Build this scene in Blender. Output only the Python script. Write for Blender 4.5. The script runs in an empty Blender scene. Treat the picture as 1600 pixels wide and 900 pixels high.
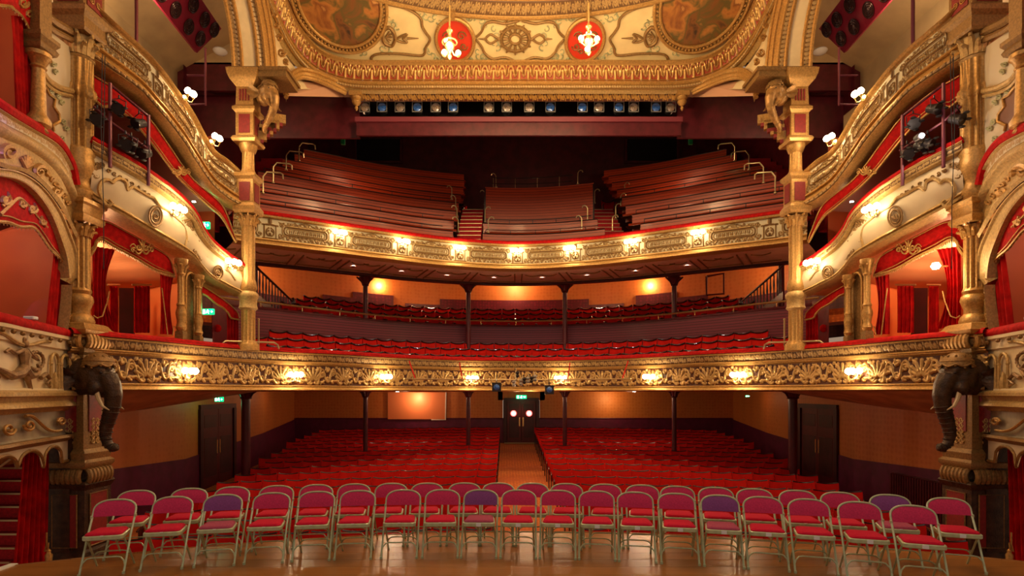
import bpy, math, random
import numpy as np
from mathutils import Vector, Matrix
R = random.Random(7)
PI = math.pi
COL = bpy.context.scene.collection
SC = bpy.context.scene
# ---------------------------------------------------------------- camera numbers
F, CX, CY, CAMX, CAMZ = 900.0, 790.0, 612.0, -0.38, 2.1
def W(px, py, Y):
    return Vector((CAMX + (px - CX) / F * Y, Y, CAMZ - (py - CY) / F * Y))
def catmull(pts, n=10):
    P = [Vector(p) for p in pts]
    P = [P[0] * 2 - P[1]] + P + [P[-1] * 2 - P[-2]]
    out = []
    for i in range(1, len(P) - 2):
        a, b, c, d = P[i - 1:i + 3]
        for k in range(n):
            t = k / n
            out.append(0.5 * ((2 * b) + (c - a) * t + (2 * a - 5 * b + 4 * c - d) * t * t + (3 * b - a - 3 * c + d) * t ** 3))
    out.append(P[-2].copy())
    return out
def resample(pts, step=None, n=None):
    P = np.array([tuple(p) for p in pts], float)
    s = np.concatenate([[0], np.cumsum(np.linalg.norm(np.diff(P, axis=0), axis=1))])
    if n is None: n = max(2, int(s[-1] / step) + 1)
    u = np.linspace(0, s[-1], n)
    return np.stack([np.interp(u, s, P[:, k]) for k in range(P.shape[1])], 1), u
# ---------------------------------------------------------------- materials
MATS = {}
def mat(name, col, rough=0.5, metal=0.0, noise=0.0, nscale=8.0, bump=0.0, bscale=40.0, emit=None, estr=0.0, spec=None, sheen=0.0, coat=0.0, stretch=None, col2=None):
    m = bpy.data.materials.new(name); m.use_nodes = True
    nt = m.node_tree; b = nt.nodes['Principled BSDF']
    b.inputs['Base Color'].default_value = (*col, 1); b.inputs['Roughness'].default_value = rough; b.inputs['Metallic'].default_value = metal
    if spec is not None: b.inputs['Specular IOR Level'].default_value = spec
    if sheen: b.inputs['Sheen Weight'].default_value = sheen
    if coat: b.inputs['Coat Weight'].default_value = coat; b.inputs['Coat Roughness'].default_value = 0.15
    tc = None
    def coord(sc):
        nonlocal tc
        if tc is None: tc = nt.nodes.new('ShaderNodeTexCoord')
        mp = nt.nodes.new('ShaderNodeMapping'); nt.links.new(tc.outputs['Object'], mp.inputs['Vector'])
        if stretch: mp.inputs['Scale'].default_value = stretch
        return mp
    if noise:
        n = nt.nodes.new('ShaderNodeTexNoise'); n.inputs['Scale'].default_value = nscale; n.inputs['Detail'].default_value = 4
        nt.links.new(coord(1).outputs[0], n.inputs['Vector'])
        r = nt.nodes.new('ShaderNodeMix'); r.data_type = 'RGBA'
        c2 = col2 or tuple(max(0, c * (1 - noise)) for c in col)
        r.inputs[6].default_value = (*c2, 1); r.inputs[7].default_value = (*tuple(min(1, c * (1 + noise * .4)) for c in col), 1)
        mr = nt.nodes.new('ShaderNodeMapRange'); mr.inputs[1].default_value = .35; mr.inputs[2].default_value = .65
        nt.links.new(n.outputs['Fac'], mr.inputs[0]); nt.links.new(mr.outputs[0], r.inputs[0]); nt.links.new(r.outputs[2], b.inputs['Base Color'])
    if bump:
        n = nt.nodes.new('ShaderNodeTexNoise'); n.inputs['Scale'].default_value = bscale; n.inputs['Detail'].default_value = 3
        nt.links.new(coord(1).outputs[0], n.inputs['Vector'])
        bp = nt.nodes.new('ShaderNodeBump'); bp.inputs['Strength'].default_value = bump; bp.inputs['Distance'].default_value = .02
        nt.links.new(n.outputs['Fac'], bp.inputs['Height']); nt.links.new(bp.outputs[0], b.inputs['Normal'])
    if emit:
        b.inputs['Emission Color'].default_value = (*emit, 1); b.inputs['Emission Strength'].default_value = estr
    MATS[name] = m
    return m
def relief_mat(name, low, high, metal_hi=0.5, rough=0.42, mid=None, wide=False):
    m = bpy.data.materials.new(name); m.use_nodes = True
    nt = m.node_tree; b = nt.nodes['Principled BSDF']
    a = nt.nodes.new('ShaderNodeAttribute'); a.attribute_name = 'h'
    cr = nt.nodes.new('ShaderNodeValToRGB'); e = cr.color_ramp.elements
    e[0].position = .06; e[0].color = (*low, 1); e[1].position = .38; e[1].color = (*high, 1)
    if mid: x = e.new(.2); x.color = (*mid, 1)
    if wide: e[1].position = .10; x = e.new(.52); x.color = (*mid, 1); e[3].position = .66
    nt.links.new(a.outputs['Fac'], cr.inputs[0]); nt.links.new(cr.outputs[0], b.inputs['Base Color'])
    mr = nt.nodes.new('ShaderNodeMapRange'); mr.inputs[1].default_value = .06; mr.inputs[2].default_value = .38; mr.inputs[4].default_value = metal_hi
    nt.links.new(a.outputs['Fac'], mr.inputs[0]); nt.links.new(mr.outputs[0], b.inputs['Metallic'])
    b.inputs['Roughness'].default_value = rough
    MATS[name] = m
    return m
GOLD = (.50, .275, .078)
gold = mat('gold_leaf', GOLD, .40, .45, .28, 30, .25, 60)
gold_dull = mat('aged_gold_paint', (.27, .145, .042), .5, .35, .3, 30, .3, 50)
gold_pale = mat('pale_gold_paint', (.50, .32, .115), .48, .3, .25, 25, .25, 50)
bronze = mat('dark_bronze_paint', (.06, .028, .012), .42, .35, .5, 9, .5, 40)
cream = mat('cream_paint', (.74, .58, .33), .5, 0, .12, 3)
cream_ceiling = mat('cream_ceiling_paint', (.74, .56, .27), .55, 0, .12, 2)
sage = mat('sage_green_paint', (.40, .38, .20), .55, 0, .3, 8)
red_velvet = mat('red_velvet', (.46, .006, .006), .75, 0, .3, 14, .3, 90, spec=.12)
red_curtain = mat('red_curtain_cloth', (.44, .005, .005), .8, 0, .35, 6, .1, 60, spec=.12)
red_seat = mat('red_seat_plush', (.52, .008, .004), .8, 0, .15, 3, spec=.12)
maroon = mat('maroon_paint', (.10, .008, .014), .35, 0, .3, 5)
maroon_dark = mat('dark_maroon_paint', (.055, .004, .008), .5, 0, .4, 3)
purple_dado = mat('purple_dado_paint', (.12, .005, .042), .5, 0, .25, 4)
black = mat('matt_black_paint', (.012, .011, .012), .5)
black_metal = mat('black_lamp_metal', (.03, .025, .028), .38, .5)
steel_purple = mat('maroon_scaffold_tube', (.13, .025, .045), .35, .4)
brass = mat('polished_brass', (.85, .62, .25), .25, .8)
brass_dull = mat('worn_brass_rail', (.50, .38, .20), .35, .7)
chair_metal = mat('olive_beige_enamel', (.46, .54, .34), .33, .1, .15, 20, coat=.2)
fab_mag = mat('magenta_chair_fabric', (.55, .034, .125), .85, 0, .15, 60, .2, 200, spec=.2)
fab_red = mat('red_chair_fabric', (.55, .006, .038), .85, 0, .12, 60, .2, 200, spec=.2)
fab_pur = mat('purple_chair_fabric', (.22, .05, .24), .85, 0, .15, 60, .2, 200)
fab_pur2 = mat('faded_purple_fabric', (.36, .045, .11), .85, 0, .15, 60, .2, 200)
paper = mat('white_paper', (.75, .8, .85), .6)
white_paint = mat('white_gloss_paint', (.8, .78, .7), .35)
globe = mat('frosted_lamp_glass', (1, .85, .6), .3, emit=(1, .78, .46), estr=30)
downlight = mat('lit_downlight_glass', (1, .9, .8), .3, emit=(1, .85, .8), estr=25)
exit_green = mat('lit_exit_sign_green', (.0, .35, .12), .4, emit=(.0, .55, .2), estr=1.6)
exit_white = mat('lit_exit_symbol_white', (.8, 1, .9), .4, emit=(.75, 1, .9), estr=5)
red_glow = mat('lit_red_porthole', (1, .1, .1), .3, emit=(1, .12, .1), estr=4)
pink_glow = mat('lit_porthole_glass', (1, .7, .7), .3, emit=(1, .55, .5), estr=9)
lens_blue = mat('blue_lens_reflection', (.04, .16, .60), .2, .1, .5, 30, coat=1)  # blue reflection on the unlit lens, put into its base colour
lens_amber = mat('amber_lens_reflection', (.42, .30, .22), .2, .1, .6, 40, coat=1)  # base colour brightened to stand for reflections on the unlit lens
dark_glass = mat('dark_booth_glass', (.01, .01, .012), .06, 0, spec=.8)
carpet = mat('red_stair_carpet', (.45, .008, .015), .9, 0, .3, 30)
purple_light = mat('violet_strip', (.1, .05, .5), .4)
def wallpaper(name, c1, c2, sc=9.0, rough=.55):
    m = bpy.data.materials.new(name); m.use_nodes = True
    nt = m.node_tree; b = nt.nodes['Principled BSDF']; b.inputs['Roughness'].default_value = rough
    tc = nt.nodes.new('ShaderNodeTexCoord'); v = nt.nodes.new('ShaderNodeTexVoronoi'); v.inputs['Scale'].default_value = sc
    v.inputs['Randomness'].default_value = .35
    nt.links.new(tc.outputs['Object'], v.inputs['Vector'])
    mx = nt.nodes.new('ShaderNodeMix'); mx.data_type = 'RGBA'
    mx.inputs[6].default_value = (*c1, 1); mx.inputs[7].default_value = (*c2, 1)
    mr = nt.nodes.new('ShaderNodeMapRange'); mr.inputs[1].default_value = .1; mr.inputs[2].default_value = .55
    nt.links.new(v.outputs['Distance'], mr.inputs[0]); nt.links.new(mr.outputs[0], mx.inputs[0])
    n = nt.nodes.new('ShaderNodeTexNoise'); n.inputs['Scale'].default_value = 1.2
    nt.links.new(tc.outputs['Object'], n.inputs['Vector'])
    m2 = nt.nodes.new('ShaderNodeMix'); m2.data_type = 'RGBA'; m2.blend_type = 'MULTIPLY'; m2.inputs[0].default_value = .5
    nt.links.new(mx.outputs[2], m2.inputs[6]); nt.links.new(n.outputs['Color'], m2.inputs[7])
    mm = nt.nodes.new('ShaderNodeMix'); mm.data_type = 'RGBA'; mm.inputs[0].default_value = .35
    nt.links.new(mx.outputs[2], mm.inputs[6]); nt.links.new(m2.outputs[2], mm.inputs[7]); nt.links.new(mm.outputs[2], b.inputs['Base Color'])
    MATS[name] = m; return m
orange_wall = wallpaper('orange_wallpaper', (.62, .17, .026), (.70, .22, .04), 7)
box_red_wall = wallpaper('terracotta_box_wall', (.50, .085, .025), (.56, .11, .03), 2)
carpet_orange = wallpaper('patterned_orange_carpet', (.85, .24, .03), (.55, .12, .02), 10, .9)
box_orange_wall = wallpaper('amber_box_wall', (.72, .20, .05), (.78, .25, .07), 2)
dado_paper = wallpaper('maroon_embossed_dado', (.22, .012, .035), (.12, .008, .02), 8, .42)
def planks(name, c1, c2, width=.1, axis='Z', rough=.25, coat=.4, gap=(.01, .002, .002), gapw=.06, noise_s=(1.5, 1.5, 14)):
    m = bpy.data.materials.new(name); m.use_nodes = True
    nt = m.node_tree; b = nt.nodes['Principled BSDF']; b.inputs['Roughness'].default_value = rough; b.inputs['Specular IOR Level'].default_value = .35
    b.inputs['Coat Weight'].default_value = coat; b.inputs['Coat Roughness'].default_value = .12
    tc = nt.nodes.new('ShaderNodeTexCoord'); sp = nt.nodes.new('ShaderNodeSeparateXYZ'); nt.links.new(tc.outputs['Object'], sp.inputs[0])
    d = nt.nodes.new('ShaderNodeMath'); d.operation = 'DIVIDE'; d.inputs[1].default_value = width; nt.links.new(sp.outputs[axis], d.inputs[0])
    fr = nt.nodes.new('ShaderNodeMath'); fr.operation = 'FRACT'; nt.links.new(d.outputs[0], fr.inputs[0])
    fl = nt.nodes.new('ShaderNodeMath'); fl.operation = 'FLOOR'; nt.links.new(d.outputs[0], fl.inputs[0])
    lt = nt.nodes.new('ShaderNodeMath'); lt.operation = 'LESS_THAN'; lt.inputs[1].default_value = gapw; nt.links.new(fr.outputs[0], lt.inputs[0])
    wn = nt.nodes.new('ShaderNodeTexWhiteNoise'); wn.noise_dimensions = '1D'; nt.links.new(fl.outputs[0], wn.inputs['W'])
    mp = nt.nodes.new('ShaderNodeMapping'); mp.inputs['Scale'].default_value = noise_s; nt.links.new(tc.outputs['Object'], mp.inputs[0])
    n = nt.nodes.new('ShaderNodeTexNoise'); n.inputs['Scale'].default_value = 2; n.inputs['Detail'].default_value = 5; nt.links.new(mp.outputs[0], n.inputs['Vector'])
    ad = nt.nodes.new('ShaderNodeMath'); ad.operation = 'ADD'; nt.links.new(wn.outputs['Value'], ad.inputs[0]); nt.links.new(n.outputs['Fac'], ad.inputs[1])
    hf = nt.nodes.new('ShaderNodeMath'); hf.operation = 'MULTIPLY'; hf.inputs[1].default_value = .5; nt.links.new(ad.outputs[0], hf.inputs[0])
    mx = nt.nodes.new('ShaderNodeMix'); mx.data_type = 'RGBA'; mx.inputs[6].default_value = (*c1, 1); mx.inputs[7].default_value = (*c2, 1); nt.links.new(hf.outputs[0], mx.inputs[0])
    m3 = nt.nodes.new('ShaderNodeMix'); m3.data_type = 'RGBA'; m3.inputs[7].default_value = (*gap, 1)
    nt.links.new(lt.outputs[0], m3.inputs[0]); nt.links.new(mx.outputs[2], m3.inputs[6]); nt.links.new(m3.outputs[2], b.inputs['Base Color'])
    bp = nt.nodes.new('ShaderNodeBump'); bp.inputs['Strength'].default_value = .15; bp.inputs['Distance'].default_value = .01
    nt.links.new(n.outputs['Fac'], bp.inputs['Height']); nt.links.new(bp.outputs[0], b.inputs['Normal'])
    MATS[name] = m; return m
bench_wood = planks('varnished_bench_planks', (.25, .024, .006), (.44, .052, .011), .10, rough=.36, coat=.08, gapw=.12)
parapet_wood = planks('dark_parapet_planks', (.13, .016, .034), (.19, .024, .045), .085, rough=.4, coat=.05, gapw=.14)
stage_wood = planks('stage_floor_boards', (.19, .072, .016), (.42, .180, .045), .30, 'Y', .27, .0, (.06, .02, .008), .012, (.8, 16, 1))
seat_wood = mat('varnished_seat_wood', (.022, .006, .006), .35, 0, .3, 12)
steel = mat('glint_steel', (.62, .68, .80), .18, .95)
dark_wood = mat('dark_stained_wood', (.055, .012, .008), .3, 0, .4, 12, coat=.3)
door_wood = mat('dark_red_door_paint', (.10, .004, .008), .5, 0, .2, 6)
def painting_mat(name, cs, sc):
    m = bpy.data.materials.new(name); m.use_nodes = True
    nt = m.node_tree; b = nt.nodes['Principled BSDF']; b.inputs['Roughness'].default_value = .5
    tc = nt.nodes.new('ShaderNodeTexCoord'); n = nt.nodes.new('ShaderNodeTexNoise'); n.inputs['Scale'].default_value = sc
    n.inputs['Detail'].default_value = 7; n.inputs['Distortion'].default_value = .5
    nt.links.new(tc.outputs['Object'], n.inputs['Vector'])
    cr = nt.nodes.new('ShaderNodeValToRGB'); e = cr.color_ramp.elements
    e[0].position = .30; e[0].color = (*cs[0], 1); e[1].position = .68; e[1].color = (*cs[-1], 1)
    for i, c in enumerate(cs[1:-1]):
        x = e.new(.30 + .42 * (i + 1) / (len(cs) - 1)); x.color = (*c, 1)
    nt.links.new(n.outputs['Fac'], cr.inputs[0]); nt.links.new(cr.outputs[0], b.inputs['Base Color'])
    MATS[name] = m; return m
oil_paint = painting_mat('oil_painting', [(.04, .018, .006), (.20, .07, .012), (.11, .08, .015), (.42, .16, .03), (.20, .06, .01), (.60, .30, .09)], 1.7)
dome_paint = painting_mat('dome_painting', [(.5, .25, .1), (.75, .5, .2), (.6, .25, .08), (.85, .7, .45)], 2.2)
# ---------------------------------------------------------------- mesh builder
class MB:
    def __init__(s): s.v = []; s.f = []; s.m = []; s.mi = 0
    def add(s, verts, faces):
        b = len(s.v); s.v.extend(tuple(map(float, v)) for v in verts)
        s.f.extend(tuple(b + i for i in f) for f in faces); s.m.extend([s.mi] * len(faces)); return s
    def box(s, c, d, rz=0.0, rx=0.0):
        M = Matrix.Translation(c) @ Matrix.Rotation(rz, 4, 'Z') @ Matrix.Rotation(rx, 4, 'X')
        x, y, z = d[0] / 2, d[1] / 2, d[2] / 2
        v = [M @ Vector((i, j, k)) for i in (-x, x) for j in (-y, y) for k in (-z, z)]
        return s.add(v, [(0, 1, 3, 2), (4, 6, 7, 5), (0, 4, 5, 1), (2, 3, 7, 6), (0, 2, 6, 4), (1, 5, 7, 3)])
    def bbox(s, c, d, b=.01, rz=0.0, M=None):
        """box with bevelled edges"""
        M = M or (Matrix.Translation(c) @ Matrix.Rotation(rz, 4, 'Z'))
        x, y, z = d[0] / 2, d[1] / 2, d[2] / 2
        rings = [(-z, b), (-z + b, 0), (z - b, 0), (z, b)]
        vs = []
        for (zz, ins) in rings:
            X, Y = x - ins, y - ins; k = b if ins == 0 else b * .4
            vs += [M @ Vector(p) for p in ((-X + k, -Y, zz), (X - k, -Y, zz), (X, -Y + k, zz), (X, Y - k, zz), (X - k, Y, zz), (-X + k, Y, zz), (-X, Y - k, zz), (-X, -Y + k, zz))]
        f = [tuple(range(7, -1, -1)), tuple(range(24, 32))]
        for r in range(3):
            for i in range(8): f.append((r * 8 + i, r * 8 + (i + 1) % 8, r * 8 + 8 + (i + 1) % 8, r * 8 + 8 + i))
        return s.add(vs, f)
    def tube(s, pts, r, n=8, cap=True, flat=None):
        """r: number or list; flat=(normal, factor) squashes the tube along that normal"""
        P = [Vector(p) for p in pts]; N = len(P)
        rs = r if isinstance(r, (list, tuple)) else [r] * N
        t0 = (P[1] - P[0]).normalized()
        ref = Vector((0, 0, 1)) if abs(t0.z) < .9 else Vector((0, 1, 0))
        u = t0.cross(ref).normalized(); vs = []
        for i in range(N):
            t = (P[min(i + 1, N - 1)] - P[max(i - 1, 0)])
            t = t.normalized() if t.length > 1e-9 else t0
            u = (u - t * u.dot(t)); u = u.normalized() if u.length > 1e-6 else t.orthogonal().normalized()
            w = t.cross(u)
            for k in range(n):
                a = 2 * PI * k / n; o = (u * math.cos(a) + w * math.sin(a)) * rs[i]
                if flat: nn, ff = flat; o = o - nn * (o.dot(nn) * (1 - ff))
                vs.append(P[i] + o)
        f = [(i * n + k, i * n + (k + 1) % n, (i + 1) * n + (k + 1) % n, (i + 1) * n + k) for i in range(N - 1) for k in range(n)]
        if cap: f += [tuple(range(n - 1, -1, -1)), tuple((N - 1) * n + k for k in range(n))]
        return s.add(vs, f)
    def lathe(s, c, prof, n=20, M=None, flute=0, fd=0.0, fz=None, poly=0):
        """prof [(r,z)]; flute: number of flutes cut between heights fz"""
        c = Vector(c); vs = []
        for (r, z) in prof:
            for k in range(n):
                a = 2 * PI * k / n; rr = r
                if flute and fz[0] <= z <= fz[1]: rr = r * (1 - fd * (0.5 - 0.5 * math.cos(a * flute)))
                p = Vector((rr * math.cos(a), rr * math.sin(a), z))
                vs.append((M @ p if M else p) + c)
        N = len(prof)
        f = [(i * n + k, i * n + (k + 1) % n, (i + 1) * n + (k + 1) % n, (i + 1) * n + k) for i in range(N - 1) for k in range(n)]
        f += [tuple(range(n - 1, -1, -1)), tuple((N - 1) * n + k for k in range(n))]
        return s.add(vs, f)
    def ball(s, c, r, n=10, sq=(1, 1, 1), M=None):
        c = Vector(c); m = max(4, n // 2 + 1)
        vs = []
        for i in range(m + 1):
            th = PI * i / m
            for k in range(n):
                a = 2 * PI * k / n
                p = Vector((math.sin(th) * math.cos(a) * r * sq[0], math.sin(th) * math.sin(a) * r * sq[1], math.cos(th) * r * sq[2]))
                vs.append((M @ p if M else p) + c)
        f = [(i * n + k, (i + 1) * n + k, (i + 1) * n + (k + 1) % n, i * n + (k + 1) % n) for i in range(m) for k in range(n)]
        return s.add(vs, f)
    def grid(s, rows):
        """rows: list of equally long lists of points"""
        n = len(rows[0]); vs = [p for r in rows for p in r]
        return s.add(vs, [(i * n + k, i * n + k + 1, (i + 1) * n + k + 1, (i + 1) * n + k) for i in range(len(rows) - 1) for k in range(n - 1)])
    def prism(s, poly, d):
        """extrude a planar polygon (3D points) by vector d"""
        n = len(poly); d = Vector(d); p = [Vector(q) for q in poly]
        return s.add(p + [q + d for q in p], [tuple(range(n - 1, -1, -1)), tuple(range(n, 2 * n))] + [(k, (k + 1) % n, n + (k + 1) % n, n + k) for k in range(n)])
    def build(s, name, mats, parent=None, smooth=True, angle=40, local=False, label=None):
        off = Vector((0, 0, 0)); p = parent
        while p is not None and not local: off += p.location; p = p.parent
        me = bpy.data.meshes.new(name)
        V = np.array(s.v, float).reshape(-1, 3) - np.array(off)
        me.from_pydata(V.tolist(), [], s.f)
        ms = mats if isinstance(mats, (list, tuple)) else [mats]
        for m in ms: me.materials.append(m)
        if len(ms) > 1: me.polygons.foreach_set('material_index', s.m)
        if smooth:
            me.polygons.foreach_set('use_smooth', [True] * len(me.polygons))
            try: me.set_sharp_from_angle(angle=math.radians(angle))
            except Exception: pass
        me.update()
        o = bpy.data.objects.new(name, me); COL.objects.link(o)
        if parent: o.parent = parent
        if label: o['label'] = label
        return o
def tag(o, label=None, cat=None, group=None, kind=None):
    if label: o['label'] = label
    if cat: o['category'] = cat
    if group: o['group'] = group
    if kind: o['kind'] = kind
    return o
def thing(name, label, cat, loc=(0, 0, 0), rz=0, group=None):
    o = bpy.data.objects.new(name, None); COL.objects.link(o); o.location = loc; o.rotation_euler = (0, 0, rz)
    o.empty_display_size = .1
    return tag(o, label, cat, group)
def struct(name, mb, m, **k):
    return tag(mb.build(name, m, **k), kind='structure')
def dup(root, loc=None, rz=None, label=None, group=None):
    c = root.copy(); COL.objects.link(c)
    if loc is not None: c.location = loc
    if rz is not None: c.rotation_euler = (0, 0, rz)
    if label: c['label'] = label
    if group: c['group'] = group
    def kids(a, b):
        for ch in a.children:
            d = ch.copy(); COL.objects.link(d); d.parent = b
            kids(ch, d)
    kids(root, c)
    return c
ORD = 'first second third fourth fifth sixth seventh eighth ninth tenth eleventh twelfth thirteenth fourteenth fifteenth sixteenth seventeenth eighteenth nineteenth twentieth twenty-first twenty-second twenty-third twenty-fourth'.split()
def light(name, loc, energy, col=(1, .72, .41), r=.06, kind='POINT', rot=None, size=None, spot=None, blend=.5, label=None):
    l = bpy.data.lights.new(name, kind); l.energy = energy; l.color = col
    if kind in ('POINT', 'SPOT'): l.shadow_soft_size = r
    if kind == 'SPOT': l.spot_size = spot; l.spot_blend = blend
    if kind == 'AREA': l.size = size
    o = bpy.data.objects.new(name, l); COL.objects.link(o); o.location = loc
    if rot: o.rotation_euler = rot
    return o
# ---------------------------------------------------------------- relief tools
def spiral(cx, cy, r0, r1, a0, turns, n=26):
    return [(cx + (r0 + (r1 - r0) * i / n) * math.cos(a0 + 2 * PI * turns * i / n), cy + (r0 + (r1 - r0) * i / n) * math.sin(a0 + 2 * PI * turns * i / n)) for i in range(n + 1)]
def bez(p0, p1, p2, p3, n=12):
    o = []
    for i in range(n + 1):
        t = i / n; a, b, c, d = (1 - t) ** 3, 3 * t * (1 - t) ** 2, 3 * t * t * (1 - t), t ** 3
        o.append((a * p0[0] + b * p1[0] + c * p2[0] + d * p3[0], a * p0[1] + b * p1[1] + c * p2[1] + d * p3[1]))
    return o
def mir(pts, ax): return [(2 * ax - x, y) for x, y in pts]
def raster(strokes, w, h, res, wrap=True):
    nx, ny = int(w * res), int(h * res)
    gx, gy = np.meshgrid((np.arange(nx) + .5) / res, (np.arange(ny) + .5) / res)
    H = np.zeros((ny, nx))
    for pts, w0, w1 in strokes:
        n = len(pts)
        for i in range(n - 1):
            (x0, y0), (x1, y1) = pts[i], pts[i + 1]
            wa = w0 + (w1 - w0) * i / max(1, n - 1)
            dx, dy = x1 - x0, y1 - y0; L = dx * dx + dy * dy + 1e-12
            for sh in ((-w, 0, w) if wrap else (0,)):
                if max(x0, x1) + sh < -wa or min(x0, x1) + sh > w + wa: continue
                t = np.clip(((gx - x0 - sh) * dx + (gy - y0) * dy) / L, 0, 1)
                d2 = (gx - x0 - sh - t * dx) ** 2 + (gy - y0 - t * dy) ** 2
                H = np.maximum(H, np.sqrt(np.clip(1 - d2 / (wa * wa), 0, 1)) * min(1, .45 + wa * 22))
    return H
def relief(name, top, bot, tile, tw, mats, amp=.03, per_m=60, rows=26, side=1, parent=None, label=None, prof=None, fit=False, u0=0.0, center=None):
    """surface between two polylines; the tile of width tw metres (or fitted whole times) stands out of it by amp"""
    n = max(8, int(resample(top, n=2)[1][-1] * per_m))
    T, u = resample(top, n=n); B, _ = resample(bot, n=n)
    M = (T + B) / 2; d = np.gradient(M, axis=0); nn = np.stack([d[:, 1], -d[:, 0], np.zeros(n)], 1) * side
    nn /= np.linalg.norm(nn, axis=1)[:, None] + 1e-9
    L = u[-1]
    if fit: tw = L / max(1, round(L / tw))
    uu = (((u - (L / 2 if center else 0)) / tw + u0) % 1.0)
    ix = np.clip((uu * tile.shape[1]).astype(int), 0, tile.shape[1] - 1)
    V, Hh = [], []
    for j in range(rows + 1):
        v = j / rows; iy = min(tile.shape[0] - 1, int((1 - v) * tile.shape[0]))
        h = tile[iy, ix]
        edge = prof(v) if prof else 0.0
        V.append(T * (1 - v) + B * v + nn * (amp * h + edge)[:, None]); Hh.append(h)
    V = np.concatenate(V); Hh = np.concatenate(Hh)
    I = np.arange(rows)[:, None] * n + np.arange(n - 1)[None, :]
    Fc = np.stack([I, I + 1, I + n + 1, I + n], -1).reshape(-1, 4)
    mb = MB(); mb.v = V.tolist(); mb.f = Fc.tolist(); mb.m = [0] * len(mb.f)
    o = mb.build(name, mats, parent, True, 80, label=label)
    a = o.data.attributes.new('h', 'FLOAT', 'POINT'); a.data.foreach_set('value', Hh)
    return o
def sweep(mb, path, prof, side=1, closed=False):
    """sweep a profile [(out, dz)] along a 3D path; out is measured along the plan normal"""
    P = np.array([tuple(p) for p in path], float); d = np.gradient(P, axis=0)
    nn = np.stack([d[:, 1], -d[:, 0], np.zeros(len(P))], 1) * side; nn /= np.linalg.norm(nn, axis=1)[:, None] + 1e-9
    rows = [(P + nn * o + np.array([0, 0, z])) for o, z in prof]
    mb.grid([r.tolist() for r in rows]); return mb
def arc2(cx, cz, r, a0, a1, n=8): return [(cx + r * math.cos(math.radians(a0 + (a1 - a0) * i / n)), cz + r * math.sin(math.radians(a0 + (a1 - a0) * i / n))) for i in range(n + 1)]
# ================================================================ stage and stage chairs
def edgeY(x): return 8.65 - .042 * x * x
def stage():
    xs = np.linspace(-6.32, 7.6, 60)
    mb = MB(); top = [(x, edgeY(x), 0) for x in xs]; bot = [(x, edgeY(x), -1.3) for x in xs]
    poly = top + [(7.6, -3, 0), (-6.32, -3, 0)]
    mb.prism([(p[0], p[1], 0) for p in poly], (0, 0, -.06))
    struct('floor_stage', mb, stage_wood, smooth=False)
    m2 = MB(); m2.grid([[(x, y - .03, -.06) for x, y, z in top], [(x, y - .03, -1.3) for x, y, z in top]])
    m2.box((-6.28, 2, -.68), (.04, 10, 1.24)); m2.box((7.56, 1, -.68), (.04, 8, 1.24))
    struct('wall_stage_front', m2, maroon)
    m3 = MB(); m3.tube([(x, edgeY(x) - .01, -.012) for x in xs], .022, 6)
    struct('trim_1', m3, stage_wood)
    m4 = MB(); m4.box((-6.35, 4.9, -.02), (.09, 4.2, .07)); struct('trim_2', m4, white_paint, smooth=False)
    # floor joint lines and taped marks on the boards
    m5 = MB()
    for a, b in (((-1.35, 5.2), (-.95, 6.15)), ((-.95, 6.15), (6.2, 6.02)), ((.9, 6.1), (.9, 4.0)), ((-6.1, 5.9), (-.95, 6.15))):
        a, b = Vector((*a, .001)), Vector((*b, .001)); t = (b - a).normalized().cross(Vector((0, 0, 1))) * .006
        m5.add([a - t, b - t, b + t, a + t], [(0, 1, 2, 3)])
    struct('trim_3', m5, mat('dark_joint', (.05, .018, .008), .7), smooth=False)
stage()
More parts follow.
